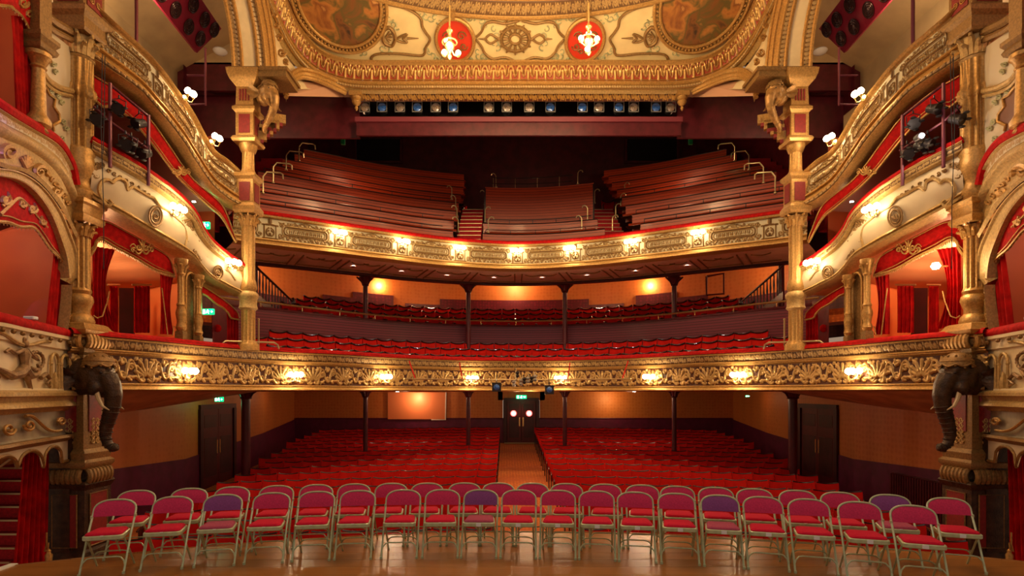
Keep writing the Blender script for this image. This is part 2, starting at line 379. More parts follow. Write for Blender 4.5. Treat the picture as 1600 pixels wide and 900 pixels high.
def make_chair(name, back_mat, seat_mat, big_label, small_label):
    """steel folding chair facing -Y, 0.79 m tall"""
    t = thing(name, '', 'chair')
    # back frame: one U tube running from a front foot over the backrest to the other front foot
    def side(s):
        return [(s * .222, -.215, .0), (s * .222, -.10, .20), (s * .222, .02, .41), (s * .224, .14, .58), (s * .224, .185, .66)]
    L = side(-1); Rr = side(1)[::-1]
    arc = [(-.224 * math.cos(a) ** .8 if math.cos(a) > 0 else .224 * (-math.cos(a)) ** .8, .185 + .055 * math.sin(a) ** .8, .66 + .125 * math.sin(a) ** .8) for a in [PI * i / 18 for i in range(1, 18)]]
    mb = MB(); mb.tube(L + arc + Rr, .0125, 8)
    mb.build('back_frame', chair_metal, t)
    # foot caps
    for s in (-1, 1):
        m = MB(); m.lathe((s * .222, -.215, 0), [(.017, 0), (.018, .01), (.0165, .03)], 8); m.build('foot_cap', chair_metal, t)
    # rear legs, from below the seat front back to the floor
    for s in (-1, 1):
        m = MB(); m.tube([(s * .185, -.11, .41), (s * .195, .05, .22), (s * .198, .215, .0)], .0115, 8); m.build('leg', chair_metal, t)
        m = MB(); m.bbox((s * .229, .155, .60), (.022, .05, .04), .006); m.build('bracket', chair_metal, t)
    def stretch(y0, z0, z1, w, dy):
        return [(-w, y0, z0), (-w + .015, y0 + dy * .5, z0 + (z1 - z0) * .5), (-w + .05, y0 + dy * .9, z1 - .008), (-w + .09, y0 + dy, z1), (0, y0 + dy, z1), (w - .09, y0 + dy, z1), (w - .05, y0 + dy * .9, z1 - .008), (w - .015, y0 + dy * .5, z0 + (z1 - z0) * .5), (w, y0, z0)]
    m = MB(); m.tube(stretch(-.175, .09, .185, .222, .035), .0085, 6); m.build('stretcher', chair_metal, t)
    m = MB(); m.tube(stretch(.12, .13, .20, .196, -.03), .0085, 6); m.build('stretcher', chair_metal, t)
    # backrest pad: plate filling the top of the U, bulging
    rows = []
    for i in range(7):
        v = i / 6; z = .603 + v * .168; row = []
        if z <= .665: w = .214
        else: w = .214 * max(0.0, 1 - ((z - .665) / .118) ** 2.4) ** .5
        w = max(w, .06)
        for k in range(13):
            x = -w + 2 * w * k / 12; yb = .155 + (z - .60) * .42 + .014 * (x / .21) ** 2 * -1
            row.append((x, yb - .016 * math.cos(PI * (k / 12 - .5)) ** .5 * math.sin(PI * min(1, max(0, v * .8 + .15))) , z))
        rows.append(row)
    m = MB(); m.grid(rows); m.grid([[(x, y + .03, z) for x, y, z in r] for r in rows])
    for r in (0, 6): m.grid([rows[r], [(x, .03 + y, z) for x, y, z in rows[r]]])
    for k in (0, 12): m.grid([[rows[i][k] for i in range(7)], [(rows[i][k][0], rows[i][k][1] + .03, rows[i][k][2]) for i in range(7)]])
    m.build('backrest', back_mat, t)
    # seat pan with a rolled lip, narrower at the back
    def outline(w0, w1, y0, y1, z, rr=.05):
        pts = []
        for (cx, cy, a0) in ((w0 - rr, y0 + rr, -90), (w1 - rr, y1 - rr, 0), (-w1 + rr, y1 - rr, 90), (-w0 + rr, y0 + rr, 180)):
            for i in range(6):
                a = math.radians(a0 + 18 * i); pts.append((cx + rr * math.cos(a), cy + rr * math.sin(a), z))
        return pts
    def loft(m, rings):
        n = len(rings[0]); b = []
        for r in rings: b += r
        f = [(i * n + k, i * n + (k + 1) % n, (i + 1) * n + (k + 1) % n, (i + 1) * n + k) for i in range(len(rings) - 1) for k in range(n)]
        f += [tuple(range(n - 1, -1, -1)), tuple((len(rings) - 1) * n + k for k in range(n))]
        m.add(b, f)
    m = MB(); loft(m, [outline(.200, .177, -.207, .17, .396), outline(.206, .182, -.214, .175, .404), outline(.206, .182, -.214, .175, .44), outline(.198, .175, -.206, .17, .448)])
    m.build('seat_pan', chair_metal, t)
    m = MB(); loft(m, [outline(.188, .165, -.195, .16, .446), outline(.189, .166, -.196, .16, .458), outline(.175, .153, -.183, .148, .474, .045), outline(.12, .10, -.13, .10, .482, .03)])
    m.build('seat', seat_mat, t)
    if big_label:
        m = MB(); m.bbox((.0, -.2165, .424), (.062, .003, .044), .001); m.build('paper_label', paper, t)
    elif small_label:
        m = MB(); m.bbox((.0, -.207, .4475), (.034, .008, .006), .001); m.build('paper_label', paper, t)
    return t
protos = {}
def chair_at(px, py, row, idx, n, kind, big, dxr):
    Y = 1.31 * F / (py - CY); X = (px - CX) / F * Y + CAMX
    key = (kind, big)
    return key, X, Y
r1 = [(182, 780), (272, 776), (350, 772.5), (426, 770), (496, 767.5), (560, 766), (631, 765), (692, 765), (752, 765.5), (811, 766), (872, 766), (932, 767), (992, 769), (1056, 771), (1124, 774), (1191, 775.5), (1262, 779), (1341, 783), (1425, 791)]
r2 = [(215, 766), (297, 763), (364, 760.5), (433, 759), (495, 757.5), (554, 756), (612, 755), (668, 755), (726, 754.5), (779, 754.5), (832, 755), (885, 755.5), (945, 756), (1003, 757.5), (1058, 760), (1118, 762), (1178, 764), (1245, 766), (1311, 769), (1389, 772.5), (1480, 778)]
for rname, row, purple in (('front', r1, {2: 1, 8: 1, 14: 1}), ('rear', r2, {19: 1})):
    pos = []
    for px, py in row:
        Y = 1.31 * F / (py - CY); pos.append((( px - CX) / F * Y + CAMX, Y))
    # smooth the row curve
    xs = np.array([p[0] for p in pos]); ys = np.array([p[1] for p in pos]); co = np.polyfit(xs, ys, 3)
    for i, (px, py) in enumerate(row):
        Y = .35 * ys[i] + .65 * np.polyval(co, xs[i]); X = (px - CX) / F * Y + CAMX
        sl = np.polyval(np.polyder(co), X); rz = math.atan(sl * .88) + R.uniform(-.025, .025)
        big = (rname == 'front' and i >= 8) or (rname == 'rear' and i == 20)
        key = ('p' if i in purple else 'm', big)
        if key not in protos:
            t = make_chair('folding_chair', fab_pur if key[0] == 'p' else fab_mag, fab_pur2 if key[0] == 'p' else fab_red, big, True)
            protos[key] = t
        else: t = dup(protos[key])
        # the measured point is the top of the backrest, 0.24 m behind the origin
        back = Vector((math.sin(rz) * -.235, math.cos(rz) * .235, 0))
        t.location = (X - back.x, Y - back.y, 0); t.rotation_euler = (0, 0, rz)
        n = len(row)
        where = ('%s folding chair from the left in the %s row on the stage' % (ORD[i], rname)) if i < n / 2 else ('%s folding chair from the right in the %s row on the stage' % (ORD[n - 1 - i], rname))
        t['label'] = ('purple padded ' if i in purple else 'red padded ') + where
        t['group'] = 'folding chairs in the %s row on the stage' % rname
# ================================================================ stalls
def stz(Y): return -1.69 + .0515 * Y
mb = MB(); mb.add([(-10.6, 6.5, stz(8.6)), (10.6, 6.5, stz(8.6)), (10.6, 8.6, stz(8.6)), (-10.6, 8.6, stz(8.6)), (10.6, 27.2, stz(27.2)), (-10.6, 27.2, stz(27.2))], [(0, 1, 2, 3), (3, 2, 4, 5)])
struct('floor', mb, carpet_orange, smooth=False)
BACKY = 27.0
DOOR = (-.27, .98, 1.66)
def wall_panel(mb, x0, x1, y, z0, z1): mb.add([(x0, y, z0), (x1, y, z0), (x1, y, z1), (x0, y, z1)], [(0, 1, 2, 3)])
zd = .82
mb = MB(); mb.box(((-10.4 + DOOR[0] - .25) / 2, BACKY + .1, 1.55), (10.4 + DOOR[0] - .25, .2, 1.5)); mb.box(((10.4 + DOOR[1] + .25) / 2, BACKY + .1, 1.55), (10.4 - DOOR[1] - .25, .2, 1.5)); mb.box((.36, BACKY + .1, 2.0), (2.2, .2, .6))
struct('wall_back', mb, orange_wall, smooth=False)
mb = MB(); mb.box(((-10.4 + DOOR[0] - .2) / 2, BACKY + .08, .2), (10.4 + DOOR[0] - .2, .2, 1.3)); mb.box(((10.4 + DOOR[1] + .2) / 2, BACKY + .08, .2), (10.4 - DOOR[1] - .2, .2, 1.3))
mb.tube([(-10.2, BACKY - .03, zd + .03), (DOOR[0] - .2, BACKY - .03, zd + .03)], .025, 6); mb.tube([(10.2, BACKY - .03, zd + .03), (DOOR[1] + .2, BACKY - .03, zd + .03)], .025, 6)
struct('trim_4', mb, purple_dado, smooth=False)
def side_wall(s):
    nm = 'left' if s < 0 else 'right'
    ys = [9.0, 12.0, 16.0, 22.0, 27.1]; xo = [9.6, 9.35, 9.3, 9.6, 10.3]
    mb = MB(); mb.grid([[(s * x, y, 2.35) for x, y in zip(xo, ys)], [(s * x, y, stz(y) + 1.0 + (.35 if y < 12.5 else 0)) for x, y in zip(xo, ys)]])
    struct('wall_' + nm, mb, orange_wall, smooth=False)
    mb = MB(); mb.grid([[(s * (x - .03), y, stz(y) + 1.1 + (.35 if y < 12.5 else 0)) for x, y in zip(xo, ys)], [(s * (x - .03), y, stz(y)) for x, y in zip(xo, ys)]])
    struct('baseboard_' + nm, mb, purple_dado, smooth=False)
side_wall(-1); side_wall(1)
# doors
def double_door(name, loc, rz, w, h, glow, label, plate=True):
    t = thing(name, label, 'door', loc, rz)
    t['kind'] = 'structure'
    m = MB(); m.box((0, .06, h + .06), (w + .3, .16, .14)); m.box((-w / 2 - .09, .06, h / 2), (.16, .16, h)); m.box((w / 2 + .09, .06, h / 2), (.16, .16, h)); m.box((0, .13, h / 2), (w + .3, .02, h)); m.build('door_frame', maroon_dark, t, local=True, smooth=False)
    for s in (-1, 1):
        m = MB(); m.bbox((s * w / 4, .05, h / 2), (w / 2 - .015, .05, h - .01), .008)
        leaf = m.build('door_leaf', door_wood, t, local=True)
        m = MB(); m.bbox((s * w / 4, .022, h * .38), (w / 2 - .22, .012, h * .5), .005); m.bbox((s * w / 4, .022, h * .84), (w / 2 - .22, .012, h * .16), .005); m.build('door_panel', maroon_dark, leaf, local=True)
        if glow:
            m = MB(); m.lathe((s * w * .27, .015, h * .70), [(.14, 0), (.14, .02), (.1, .03)], 20, Matrix.Rotation(PI / 2, 3, 'X')); m.build('porthole', glow[0], leaf, local=True)
            m = MB(); m.lathe((s * w * .27, -.02, h * .70), [(.085, 0), (.085, .01)], 20, Matrix.Rotation(PI / 2, 3, 'X')); m.build('porthole_glass', glow[1], leaf, local=True)
        if plate:
            m = MB(); m.bbox((s * .085, .015, h * .50), (.06, .012, .42), .003); m.build('push_plate', brass, leaf, local=True)
    return t
DY = stz(BACKY)
double_door('door_1', (.355, BACKY - .12, DY), 0, 1.35, 1.98, (red_glow, pink_glow), 'dark maroon double doors with glowing portholes at the end of the centre aisle')
mb = MB(); mb.box((.355, BACKY - .3, DY + .02), (1.6, .5, .03)); struct('trim_5', mb, brass_dull, smooth=False)
for s in (-1, 1):
    double_door('door_%d' % (2 if s < 0 else 3), (s * 9.28, 17.9, stz(17.9)), s * -PI / 2 + (0 if s > 0 else 0), 1.9, 2.35, None, 'dark panelled double doors in the %s side wall of the stalls' % ('left' if s < 0 else 'right'))
def exit_sign(loc, rz, label, w=.36, h=.15):
    t = thing('exit_sign', label, 'sign', loc, rz, None)
    m = MB(); m.bbox((0, .02, 0), (w, .05, h), .008); m.build('sign_box', exit_green, t, local=True)
    m = MB(); y = -.012
    m.ball((0, y, h * .28), h * .09, 6); m.tube([(0, y, h * .18), (-.01, y, -h * .08)], h * .09, 6)
    m.tube([(-.005, y, -h * .08), (.02, y, -h * .2), (.015, y, -h * .36)], h * .05, 5); m.tube([(-.01, y, -h * .08), (-.035, y, -h * .22), (-.06, y, -h * .22)], h * .05, 5)
    m.tube([(-.035, y, h * .02), (0, y, h * .14), (.035, y, h * .04)], h * .045, 5)
    m.tube([(.07, y, 0), (w * .40, y, 0)], h * .06, 5); m.tube([(w * .30, y, h * .15), (w * .41, y, 0), (w * .30, y, -h * .15)], h * .055, 5)
    m.box((-w * .32, y, 0), (w * .16, .004, h * .7))
    m.build('running_figure_symbol', exit_white, t, local=True)
    return t
e = exit_sign((.34, BACKY - .7, 1.86), 0, 'lit green exit sign above the double doors of the centre aisle', .48, .17)
light('exit_glow', (.34, BACKY - .9, 1.74), 3, (.15, 1, .45), .05)
light('door_glow', (.34, BACKY - .5, 1.2), 1.0, (1, .1, .08), .05)
# seats
def make_seat(name, w, top, dip, plush, top_mat, hb=.50, rr_=.021, sy=.255, ry=.03):
    t = thing(name, '', 'theatre seat')
    rows = []; N = 9
    for i in range(6):
        v = i / 5; row = []
        for k in range(N):
            u = -1 + 2 * k / (N - 1); z = top - hb + v * hb - (dip * (1 - u * u) if i == 5 else dip * (1 - u * u) * v)
            row.append((u * (w / 2 - .010), .10 + v * .09 - .035 * (1 - u * u) * -1 - (.025 * math.sin(PI * v) * (1 - u ** 4)), z))
        rows.append(row)
    m = MB(); m.grid(rows); back = [[(x, y + .05, z) for x, y, z in r] for r in rows]; m.grid(back)
    m.grid([rows[-1], back[-1]]); m.grid([rows[0], back[0]])
    for k in (0, N - 1): m.grid([[r[k] for r in rows], [r[k] for r in back]])
    b = m.build('backrest', plush, t)
    m = MB(); m.tube([(x * .97, y + ry, z + .006) for x, y, z in rows[-1]], rr_, 6); m.build('top_rail', top_mat, b, local=True)  # wooden rail, thick and dark to draw the shaded gap behind each back
    m = MB()
    M = Matrix.Translation((0, -.02, top - .43)) @ Matrix.Rotation(math.radians(68), 4, 'X'); m.bbox(None, (w - .12, .40, .09), .03, M=M)
    m.build('seat', plush, t)
    for s in (-1, 1):
        m = MB(); X = s * (w / 2 - .022); m.tube([(X, .12, top - .24), (X, .0, top - .235), (X, -.16, top - .25), (X, -.2, top - .28)], .018, 6)
        m.box((X, .0, (top - .26) / 2), (.026, .24, top - .27)); m.build('armrest', dark_wood, t)
    m = MB(); m.tube([(x, sy + .035 * (1 - (x / .26) ** 2), top + .008 - dip * (1 - (x / .26) ** 2)) for x in (-.13, -.06, 0, .06, .13)], .007, 5); m.build('glint_strip', steel, t)  # added metal strip, there only to give the seat top bright glints
    return t
sp = make_seat('theatre_chair', .52, .86, .035, red_seat, seat_wood)
first = True; count = 0
mass = []
def stall_rows():
    out = []
    for k in range(18):
        Y0 = 9.95 + .93 * k
        nmax = 13 if k < 9 else (14 if k < 13 else 15)
        for s in (-1, 1):
            for j in range(nmax):
                x = s * (.68 + .26 + .52 * j + (.10 if s > 0 else .06)) + .12
                y = Y0 - .0145 * x * x
                out.append((k, s, j, x, y))
    return out
seats = stall_rows()
for (k, s, j, x, y) in seats:
    if k >= 11: mass.append((x, y)); continue
    if y < edgeY(x) + .45 or (abs(x) > 6.9 and y < 11.0): continue
    rz = math.atan(-.029 * x)
    lab = 'red stalls seat, %s from the aisle on its %s side, %s row from the stage' % (ORD[j], 'left' if s < 0 else 'right', ORD[k])
    o = sp if first else dup(sp); first = False
    o.location = (x, y, stz(y)); o.rotation_euler = (0, 0, rz); o['label'] = lab; o['group'] = 'red seats in the stalls'
# the far rows under the balcony as one object
base = sp.children
geo = []
for ch in base:
    for c in [ch] + list(ch.children):
        me = c.data; geo.append((np.array([v.co[:] for v in me.vertices]), [tuple(p.vertices) for p in me.polygons], 0 if me.materials[0] == red_seat else 1))
mb = MB()
for (x, y) in mass:
    rz = math.atan(-.029 * x); c, s_ = math.cos(rz), math.sin(rz)
    for V, Fc, mi in geo:
        P = np.stack([V[:, 0] * c - V[:, 1] * s_ + x, V[:, 0] * s_ + V[:, 1] * c + y, V[:, 2] + stz(y)], 1)
        mb.mi = mi; mb.add(P.tolist(), Fc)
o = mb.build('far_theatre_chairs', [red_seat, seat_wood]); tag(o, 'mass of small dim red seats in the far stalls rows under the balcony', 'seats', kind='stuff')
# ================================================================ dress circle
def path_offset(P, d):
    P = np.array([tuple(p) for p in P], float); g = np.gradient(P, axis=0)
    nn = np.stack([g[:, 1], -g[:, 0], np.zeros(len(P))], 1); nn /= np.linalg.norm(nn, axis=1)[:, None] + 1e-9
    return P - nn * d
def at_z(P, z): Q = np.array(P, float).copy(); Q[:, 2] = z; return Q
half = [(-7.75, 9.7), (-7.50, 10.5), (-7.15, 11.4), (-6.85, 12.4), (-6.42, 13.45), (-5.85, 14.2), (-5.0, 15.0), (-3.9, 16.3), (-2.3, 17.7)]
full = half + [(0, 18.3)] + [(-x, y) for x, y in half[::-1]]
DC = resample(catmull([(x, y, 0) for x, y in full], 12), n=240)[0]
# tiles
def fan(cx, cy, r, a0, a1, n, w):
    o = []
    for i in range(n):
        a = math.radians(a0 + (a1 - a0) * i / (n - 1)); rr = r * (1 - .22 * abs(2 * i / (n - 1) - 1))
        o.append(([(cx + math.cos(a) * rr * t, cy + math.sin(a) * rr * t) for t in (.15, .4, .7, .95)], w * .5, w))
    return o
def tile_acanthus():
    S = []; w, h = .86, .50
    S += fan(.16, .12, .33, 25, 155, 7, .030)
    for ax in (.16,):
        S.append((spiral(ax - .10, .10, .075, .02, -.5, -1.2), .016, .013)); S.append((mir(spiral(ax - .10, .10, .075, .02, -.5, -1.2), ax), .016, .013))
    # rinceau with two counter-turning scrolls and leaves
    S.append((bez((.28, .05), (.33, .48), (.43, .48), (.46, .30)), .020, .016)); S.append((spiral(.40, .26, .075, .018, .2, 1.3), .017, .012))
    S.append((bez((.46, .30), (.49, .05), (.60, .02), (.62, .20)), .018, .018)); S.append((spiral(.555, .17, .07, .018, .3, -1.3), .017, .012))
    S.append((bez((.62, .20), (.64, .46), (.74, .50), (.79, .32)), .018, .016)); S.append((spiral(.71, .30, .07, .018, 0, 1.3), .017, .012))
    S.append((bez((.79, .32), (.82, .18), (.84, .08), (.90, .05)), .016, .02))
    for (x, y, a) in ((.50, .40, 60), (.53, .36, 20), (.36, .42, 120), (.60, .40, 100), (.66, .10, -60), (.70, .12, -20), (.44, .12, -120), (.40, .08, 200), (.80, .12, -40), (.80, .45, 60), (.30, .20, 30), (.02, .38, 90), (.30, .40, 100)):
        a = math.radians(a); S.append(([(x, y), (x + .035 * math.cos(a), y + .035 * math.sin(a)), (x + .065 * math.cos(a + .4), y + .065 * math.sin(a + .4))], .022, .008))
    S = [(p, a * 1.38, b * 1.38) for p, a, b in S]
    for i in range(22): S.append((spiral((i * .137) % .86, .06 + (i * .091) % .40, .028, .006, i * 1.7, 1.1 * (-1) ** i, 8), .011, .007))
    return raster(S, w, h, 130), w
def tile_guilloche():
    S = []; w, h = .26, .13
    S.append((spiral(.065, .065, .045, .012, 0, 1.2, 16), .012, .008)); S.append((spiral(.195, .065, .045, .012, PI, 1.2, 16), .012, .008))
    S.append((bez((.11, .065), (.12, .0), (.14, .13), (.15, .065), 8), .01, .01)); S.append((bez((.24, .065), (.25, .12), (.01, 0), (.02, .065), 2), .001, .001))
    for x in (.0, .13): S.append(([(x, .02), (x, .05)], .012, .005)); S.append(([(x, .11), (x, .085)], .012, .005))
    return raster(S, w, h, 180), w
def tile_eggdart():
    S = []; w, h = .30, .36
    S.append(([(.15 + .105 * math.cos(a), .16 + .13 * math.sin(a)) for a in np.linspace(-.3, PI + .3, 14)], .022, .022))
    S.append(([(.15, .04), (.15, .20)], .04, .05)); S += fan(.0, .05, .26, 60, 120, 3, .022)
    S.append(([(0, .33), (.30, .33)], .018, .018)); S.append(([(0, .02), (.30, .02)], .012, .012))
    return raster(S, w, h, 110), w
def tile_bead(w=.07, h=.07):
    S = [([(w / 2 - .001, h / 2), (w / 2 + .001, h / 2)], w * .42, w * .42)]
    return raster(S, w, h, 400), w
def tile_cartouche():
    """one bay of the gallery front, pedestals at its ends"""
    S = []; w, h = 1.86, .62
    def rr(x0, x1, y0, y1, r, n=5):
        p = []
        for cx, cy, a0 in ((x1 - r, y1 - r, 0), (x0 + r, y1 - r, 90), (x0 + r, y0 + r, 180), (x1 - r, y0 + r, 270)):
            for i in range(n + 1):
                a = math.radians(a0 + 90 * i / n); p.append((cx + r * math.cos(a), cy + r * math.sin(a)))
        return p + [p[0]]
    S.append((rr(.36, 1.50, .17, .43, .10), .022, .022)); S.append((rr(.42, 1.44, .22, .38, .07), .010, .010))
    for i in range(17):
        x = .50 + .053 * i; S.append(([(x, .26), (x + .01, .34)], .014, .012))
    for ax in (.93,):
        S.append((bez((ax, .58), (ax - .15, .60), (ax - .2, .46), (ax - .38, .50)), .018, .014)); S.append((mir(bez((ax, .58), (ax - .15, .60), (ax - .2, .46), (ax - .38, .50)), ax), .018, .014))
        S += fan(ax, .50, .09, 30, 150, 5, .016)
        for (cx, cy, r, t) in ((.30, .46, .07, 1.3), (.27, .14, .08, -1.3), (.46, .07, .055, 1.3), (.62, .075, .05, -1.3), (.78, .075, .045, 1.3), (.48, .52, .045, -1.2), (.64, .53, .035, 1.2)):
            p = spiral(cx, cy, r, .012, .4, t); S.append((p, .015, .01)); S.append((mir(p, ax), .015, .01))
    for i in range(26):
        x = .24 + .055 * i; S.append((spiral(x, .13 if i % 2 else .055, .026, .008, i, (-1) ** i * 1.1, 8), .012, .009)); S.append((spiral(x, .475 if i % 2 else .53, .024, .008, i * 2, (-1) ** i * 1.1, 8), .010, .008))
    S.append((rr(.31, 1.55, .12, .48, .12), .010, .010))
    # pedestal with figure below each lamp (wraps at the tile edge)
    for s in (-1, 1):
        S.append(([(s * .15, .03), (s * .15, .40)], .02, .02)); S.append(([(s * .19, .42), (0, .44)], .022, .022)); S.append(([(s * .19, .02), (0, .02)], .02, .02))
        S.append((bez((s * .03, .10), (s * .12, .10), (s * .12, .30), (s * .03, .33)), .018, .018))
        S.append(([(s * .035, .26), (s * .07, .22)], .02, .02))
    S.append(([(0, .12), (0, .16)], .035, .03)); S.append(([(0, .5), (0, .58)], .05, .02))
    return raster(S, w, h, 90), w
ACA, ACW = tile_acanthus(); GUI, GUW = tile_guilloche(); EGG, EGW = tile_eggdart(); BEAD, BEW = tile_bead(); CAR, CAW = tile_cartouche()
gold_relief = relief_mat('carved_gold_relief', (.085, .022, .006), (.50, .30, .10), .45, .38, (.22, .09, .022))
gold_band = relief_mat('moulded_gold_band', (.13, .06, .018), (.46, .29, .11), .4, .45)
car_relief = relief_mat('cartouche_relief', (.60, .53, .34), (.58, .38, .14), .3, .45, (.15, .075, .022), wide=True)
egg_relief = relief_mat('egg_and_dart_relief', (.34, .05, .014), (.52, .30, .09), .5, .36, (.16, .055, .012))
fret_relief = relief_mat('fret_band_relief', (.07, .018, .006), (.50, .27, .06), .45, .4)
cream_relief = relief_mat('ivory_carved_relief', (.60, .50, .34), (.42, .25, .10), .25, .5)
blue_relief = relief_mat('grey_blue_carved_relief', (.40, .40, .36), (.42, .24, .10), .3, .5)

def side_coves():
    for s in (-1, 1):
        inn = [(s * a, b, 2.11) for a, b in ((7.72, 9.9), (7.45, 10.6), (7.10, 11.5), (6.80, 12.5), (6.40, 13.4), (6.9, 15.2), (7.4, 17.6))]
        out = [(s * a, b, z) for a, b, z in ((8.6, 10.2, 1.60), (8.5, 10.9, 1.62), (8.42, 12.0, 1.66), (8.40, 13.4, 1.74), (8.40, 14.8, 1.84), (8.35, 16.2, 1.95), (8.1, 18.2, 2.15))]
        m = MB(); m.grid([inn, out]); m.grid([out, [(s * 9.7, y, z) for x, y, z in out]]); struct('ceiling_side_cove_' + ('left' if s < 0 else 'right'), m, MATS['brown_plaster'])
def balcony(name, label, path, z0, spec, rail_r=.055, cat='balcony', low=None):
    """spec: list of (kind, ztop, zbot, out) where kind is a moulding or a relief band; path is a plan curve"""
    t = thing(name, label, cat, tuple(path[len(path) // 2][:2]) + (z0,)); t['kind'] = 'structure'
    return t
dc = balcony('dress_circle_front', 'gold carved lower balcony front curving across the hall under red padded rail', DC, 2.1, None)
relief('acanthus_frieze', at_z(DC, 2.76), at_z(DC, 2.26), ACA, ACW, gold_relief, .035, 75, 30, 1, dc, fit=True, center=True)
relief('guilloche_band', path_offset(at_z(DC, 3.03), -.10), path_offset(at_z(DC, 2.86), -.05), GUI, GUW, gold_band, .018, 60, 8, 1, dc, fit=True)
m = MB()
sweep(m, at_z(DC, 0), [(.06, 2.86), (.085, 2.855), (.09, 2.835), (.06, 2.82), (.06, 2.80), (.045, 2.785), (.02, 2.78), (.0, 2.76)])
sweep(m, at_z(DC, 0), [(.105, 3.03), (.125, 3.035), (.13, 3.06), (.10, 3.075), (.0, 3.075)])
m.build('cornice_moulding', gold, dc)
m = MB(); sweep(m, at_z(DC, 0), [(.0, 2.26), (.035, 2.255), (.04, 2.235), (.02, 2.22), (.05, 2.205), (.085, 2.17), (.09, 2.14), (.05, 2.12), (-.05, 2.105), (-.30, 2.10)])
m.build('base_moulding', gold, dc)
m = MB(); sweep(m, at_z(DC, 0), [(.125, 3.078)] + [(.01 + .125 * math.cos(a), 3.085 + .10 * math.sin(a)) for a in np.linspace(0, PI, 9)] + [(-.12, 3.0), (-.12, 2.4)])
m.build('padded_rail', red_velvet, dc)
# underside and floor of the dress circle
pts = [at_z(path_offset(DC, d), z) for d, z in ((.05, 2.12), (.8, 2.22), (2.4, 2.22))]
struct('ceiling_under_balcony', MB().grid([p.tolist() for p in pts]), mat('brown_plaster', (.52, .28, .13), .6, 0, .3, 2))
m = MB()
Q = path_offset(DC, 2.35)
sel = [p for p in Q]
m.add([(p[0], p[1], 2.22) for p in sel] + [(11.2, 9.3, 2.22), (11.2, 27.3, 2.22), (-11.2, 27.3, 2.22), (-11.2, 9.3, 2.22)], [tuple(range(len(sel) + 4))])
m.v = [(x, y, z + .005) for x, y, z in m.v]
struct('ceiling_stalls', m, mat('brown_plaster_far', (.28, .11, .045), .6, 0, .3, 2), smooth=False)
# stepped circle floor as one terrace
prof = [(-.1, 2.40), (-1.1, 2.42), (-1.1, 2.70), (-1.9, 2.70), (-1.9, 2.97), (-2.75, 2.97)]
m = MB(); sweep(m, at_z(DC, 0), prof); struct('floor_dress_circle', m, carpet_orange, smooth=False)
cs = make_seat('balcony_chair', .52, .88, .04, red_seat, seat_wood, rr_=.030, sy=.125, ry=-.005)
cfirst = True
side_coves()
def seat_row(path, z, xmax, label, group, proto, pitch=.52, skip=()):
    global cfirst
    P, u = resample(path, step=.02); L = u[-1]; mid = L / 2
    i0 = [i for i in range(len(P)) if abs(P[i][0]) < xmax]; a, b = u[i0[0]], u[i0[-1]]
    n = int((b - a) / pitch); s0 = (a + b) / 2 - pitch * (n - 1) / 2
    for k in range(n):
        s = s0 + k * pitch; p = np.array([np.interp(s, u, P[:, c]) for c in range(3)])
        q = np.array([np.interp(s + .2, u, P[:, c]) for c in range(3)])
        if any(lo < p[0] < hi for lo, hi in skip): continue
        rz = math.atan2(q[1] - p[1], q[0] - p[0])
        if proto.get('used'): o = dup(proto)
        else: o = proto; proto['used'] = 1
        o.location = (p[0], p[1], z); o.rotation_euler = (0, 0, rz)
        kk = k if k < n / 2 else n - 1 - k
        o['label'] = label % (ORD[kk] if kk < len(ORD) else 'middle', 'left' if k < n / 2 else 'right'); o['group'] = group
    return n
seat_row(path_offset(DC, .80), 2.42, 6.6, 'red plush seat, %s from the %s end of the lower balcony front row', 'seats in the front rows of the lower balcony', cs)
seat_row(path_offset(DC, 1.60), 2.70, 7.2, 'red plush seat, %s from the %s end of the lower balcony second row', 'seats in the front rows of the lower balcony', cs)
seat_row(path_offset(DC, 2.40), 2.97, 7.2, 'red plush seat, %s from the %s end of the lower balcony third row', 'seats in the front rows of the lower balcony', cs)
# plank parapet with brass rail
PP = path_offset(DC, 2.95); PP = PP[(np.abs(PP[:, 0]) < 8.4)]
t = thing('plank_parapet', 'long curved dark plank parapet behind the front seats of the lower balcony', 'parapet', (0, 21.2, 2.9))
m = MB(); sweep(m, at_z(PP, 0), [(.0, 2.95), (.0, 4.50)]); sweep(m, at_z(PP, 0), [(-.10, 4.5), (-.10, 3.6)]); m.build('plank_wall', parapet_wood, t)
m = MB(); sweep(m, at_z(PP, 0), [(.03, 4.49), (.04, 4.53), (.02, 4.56), (-.12, 4.56), (-.13, 4.5)]); m.build('padded_top', maroon, t)
m = MB(); m.tube(at_z(PP, 4.70)[::3].tolist(), .032, 6); m.build('brass_rail', brass, t)
Ps, u = resample(PP, step=1.25)
for p in Ps[1:-1]:
    m = MB(); m.tube([(p[0], p[1], 4.55), (p[0], p[1], 4.68)], .014, 5); m.build('rail_post', brass, t)
prof = [(-3.05, 4.0), (-3.9, 4.0), (-3.9, 4.3), (-4.7, 4.3), (-4.7, 4.58), (-5.8, 4.58)]
DCb = DC[(np.abs(DC[:, 0]) < 6.6)]
m = MB(); sweep(m, at_z(DCb, 0), prof); struct('floor_circle_rear', m, carpet_orange, smooth=False)
sk = ((-1.9, -1.0), (3.0, 3.9))
cs2 = make_seat('rear_balcony_chair', .52, .88, .06, red_seat, seat_wood, rr_=.034, sy=.12, ry=-.005)
for i, (d, z, wd) in enumerate(((3.55, 4.02, 'front'), (4.35, 4.32, 'middle'), (5.15, 4.60, 'back'))):
    seat_row(path_offset(DC, d), z, 7.4, 'dim red seat, %%s from the %%s end of the %s row behind the parapet' % wd, 'seats behind the plank parapet', cs2)
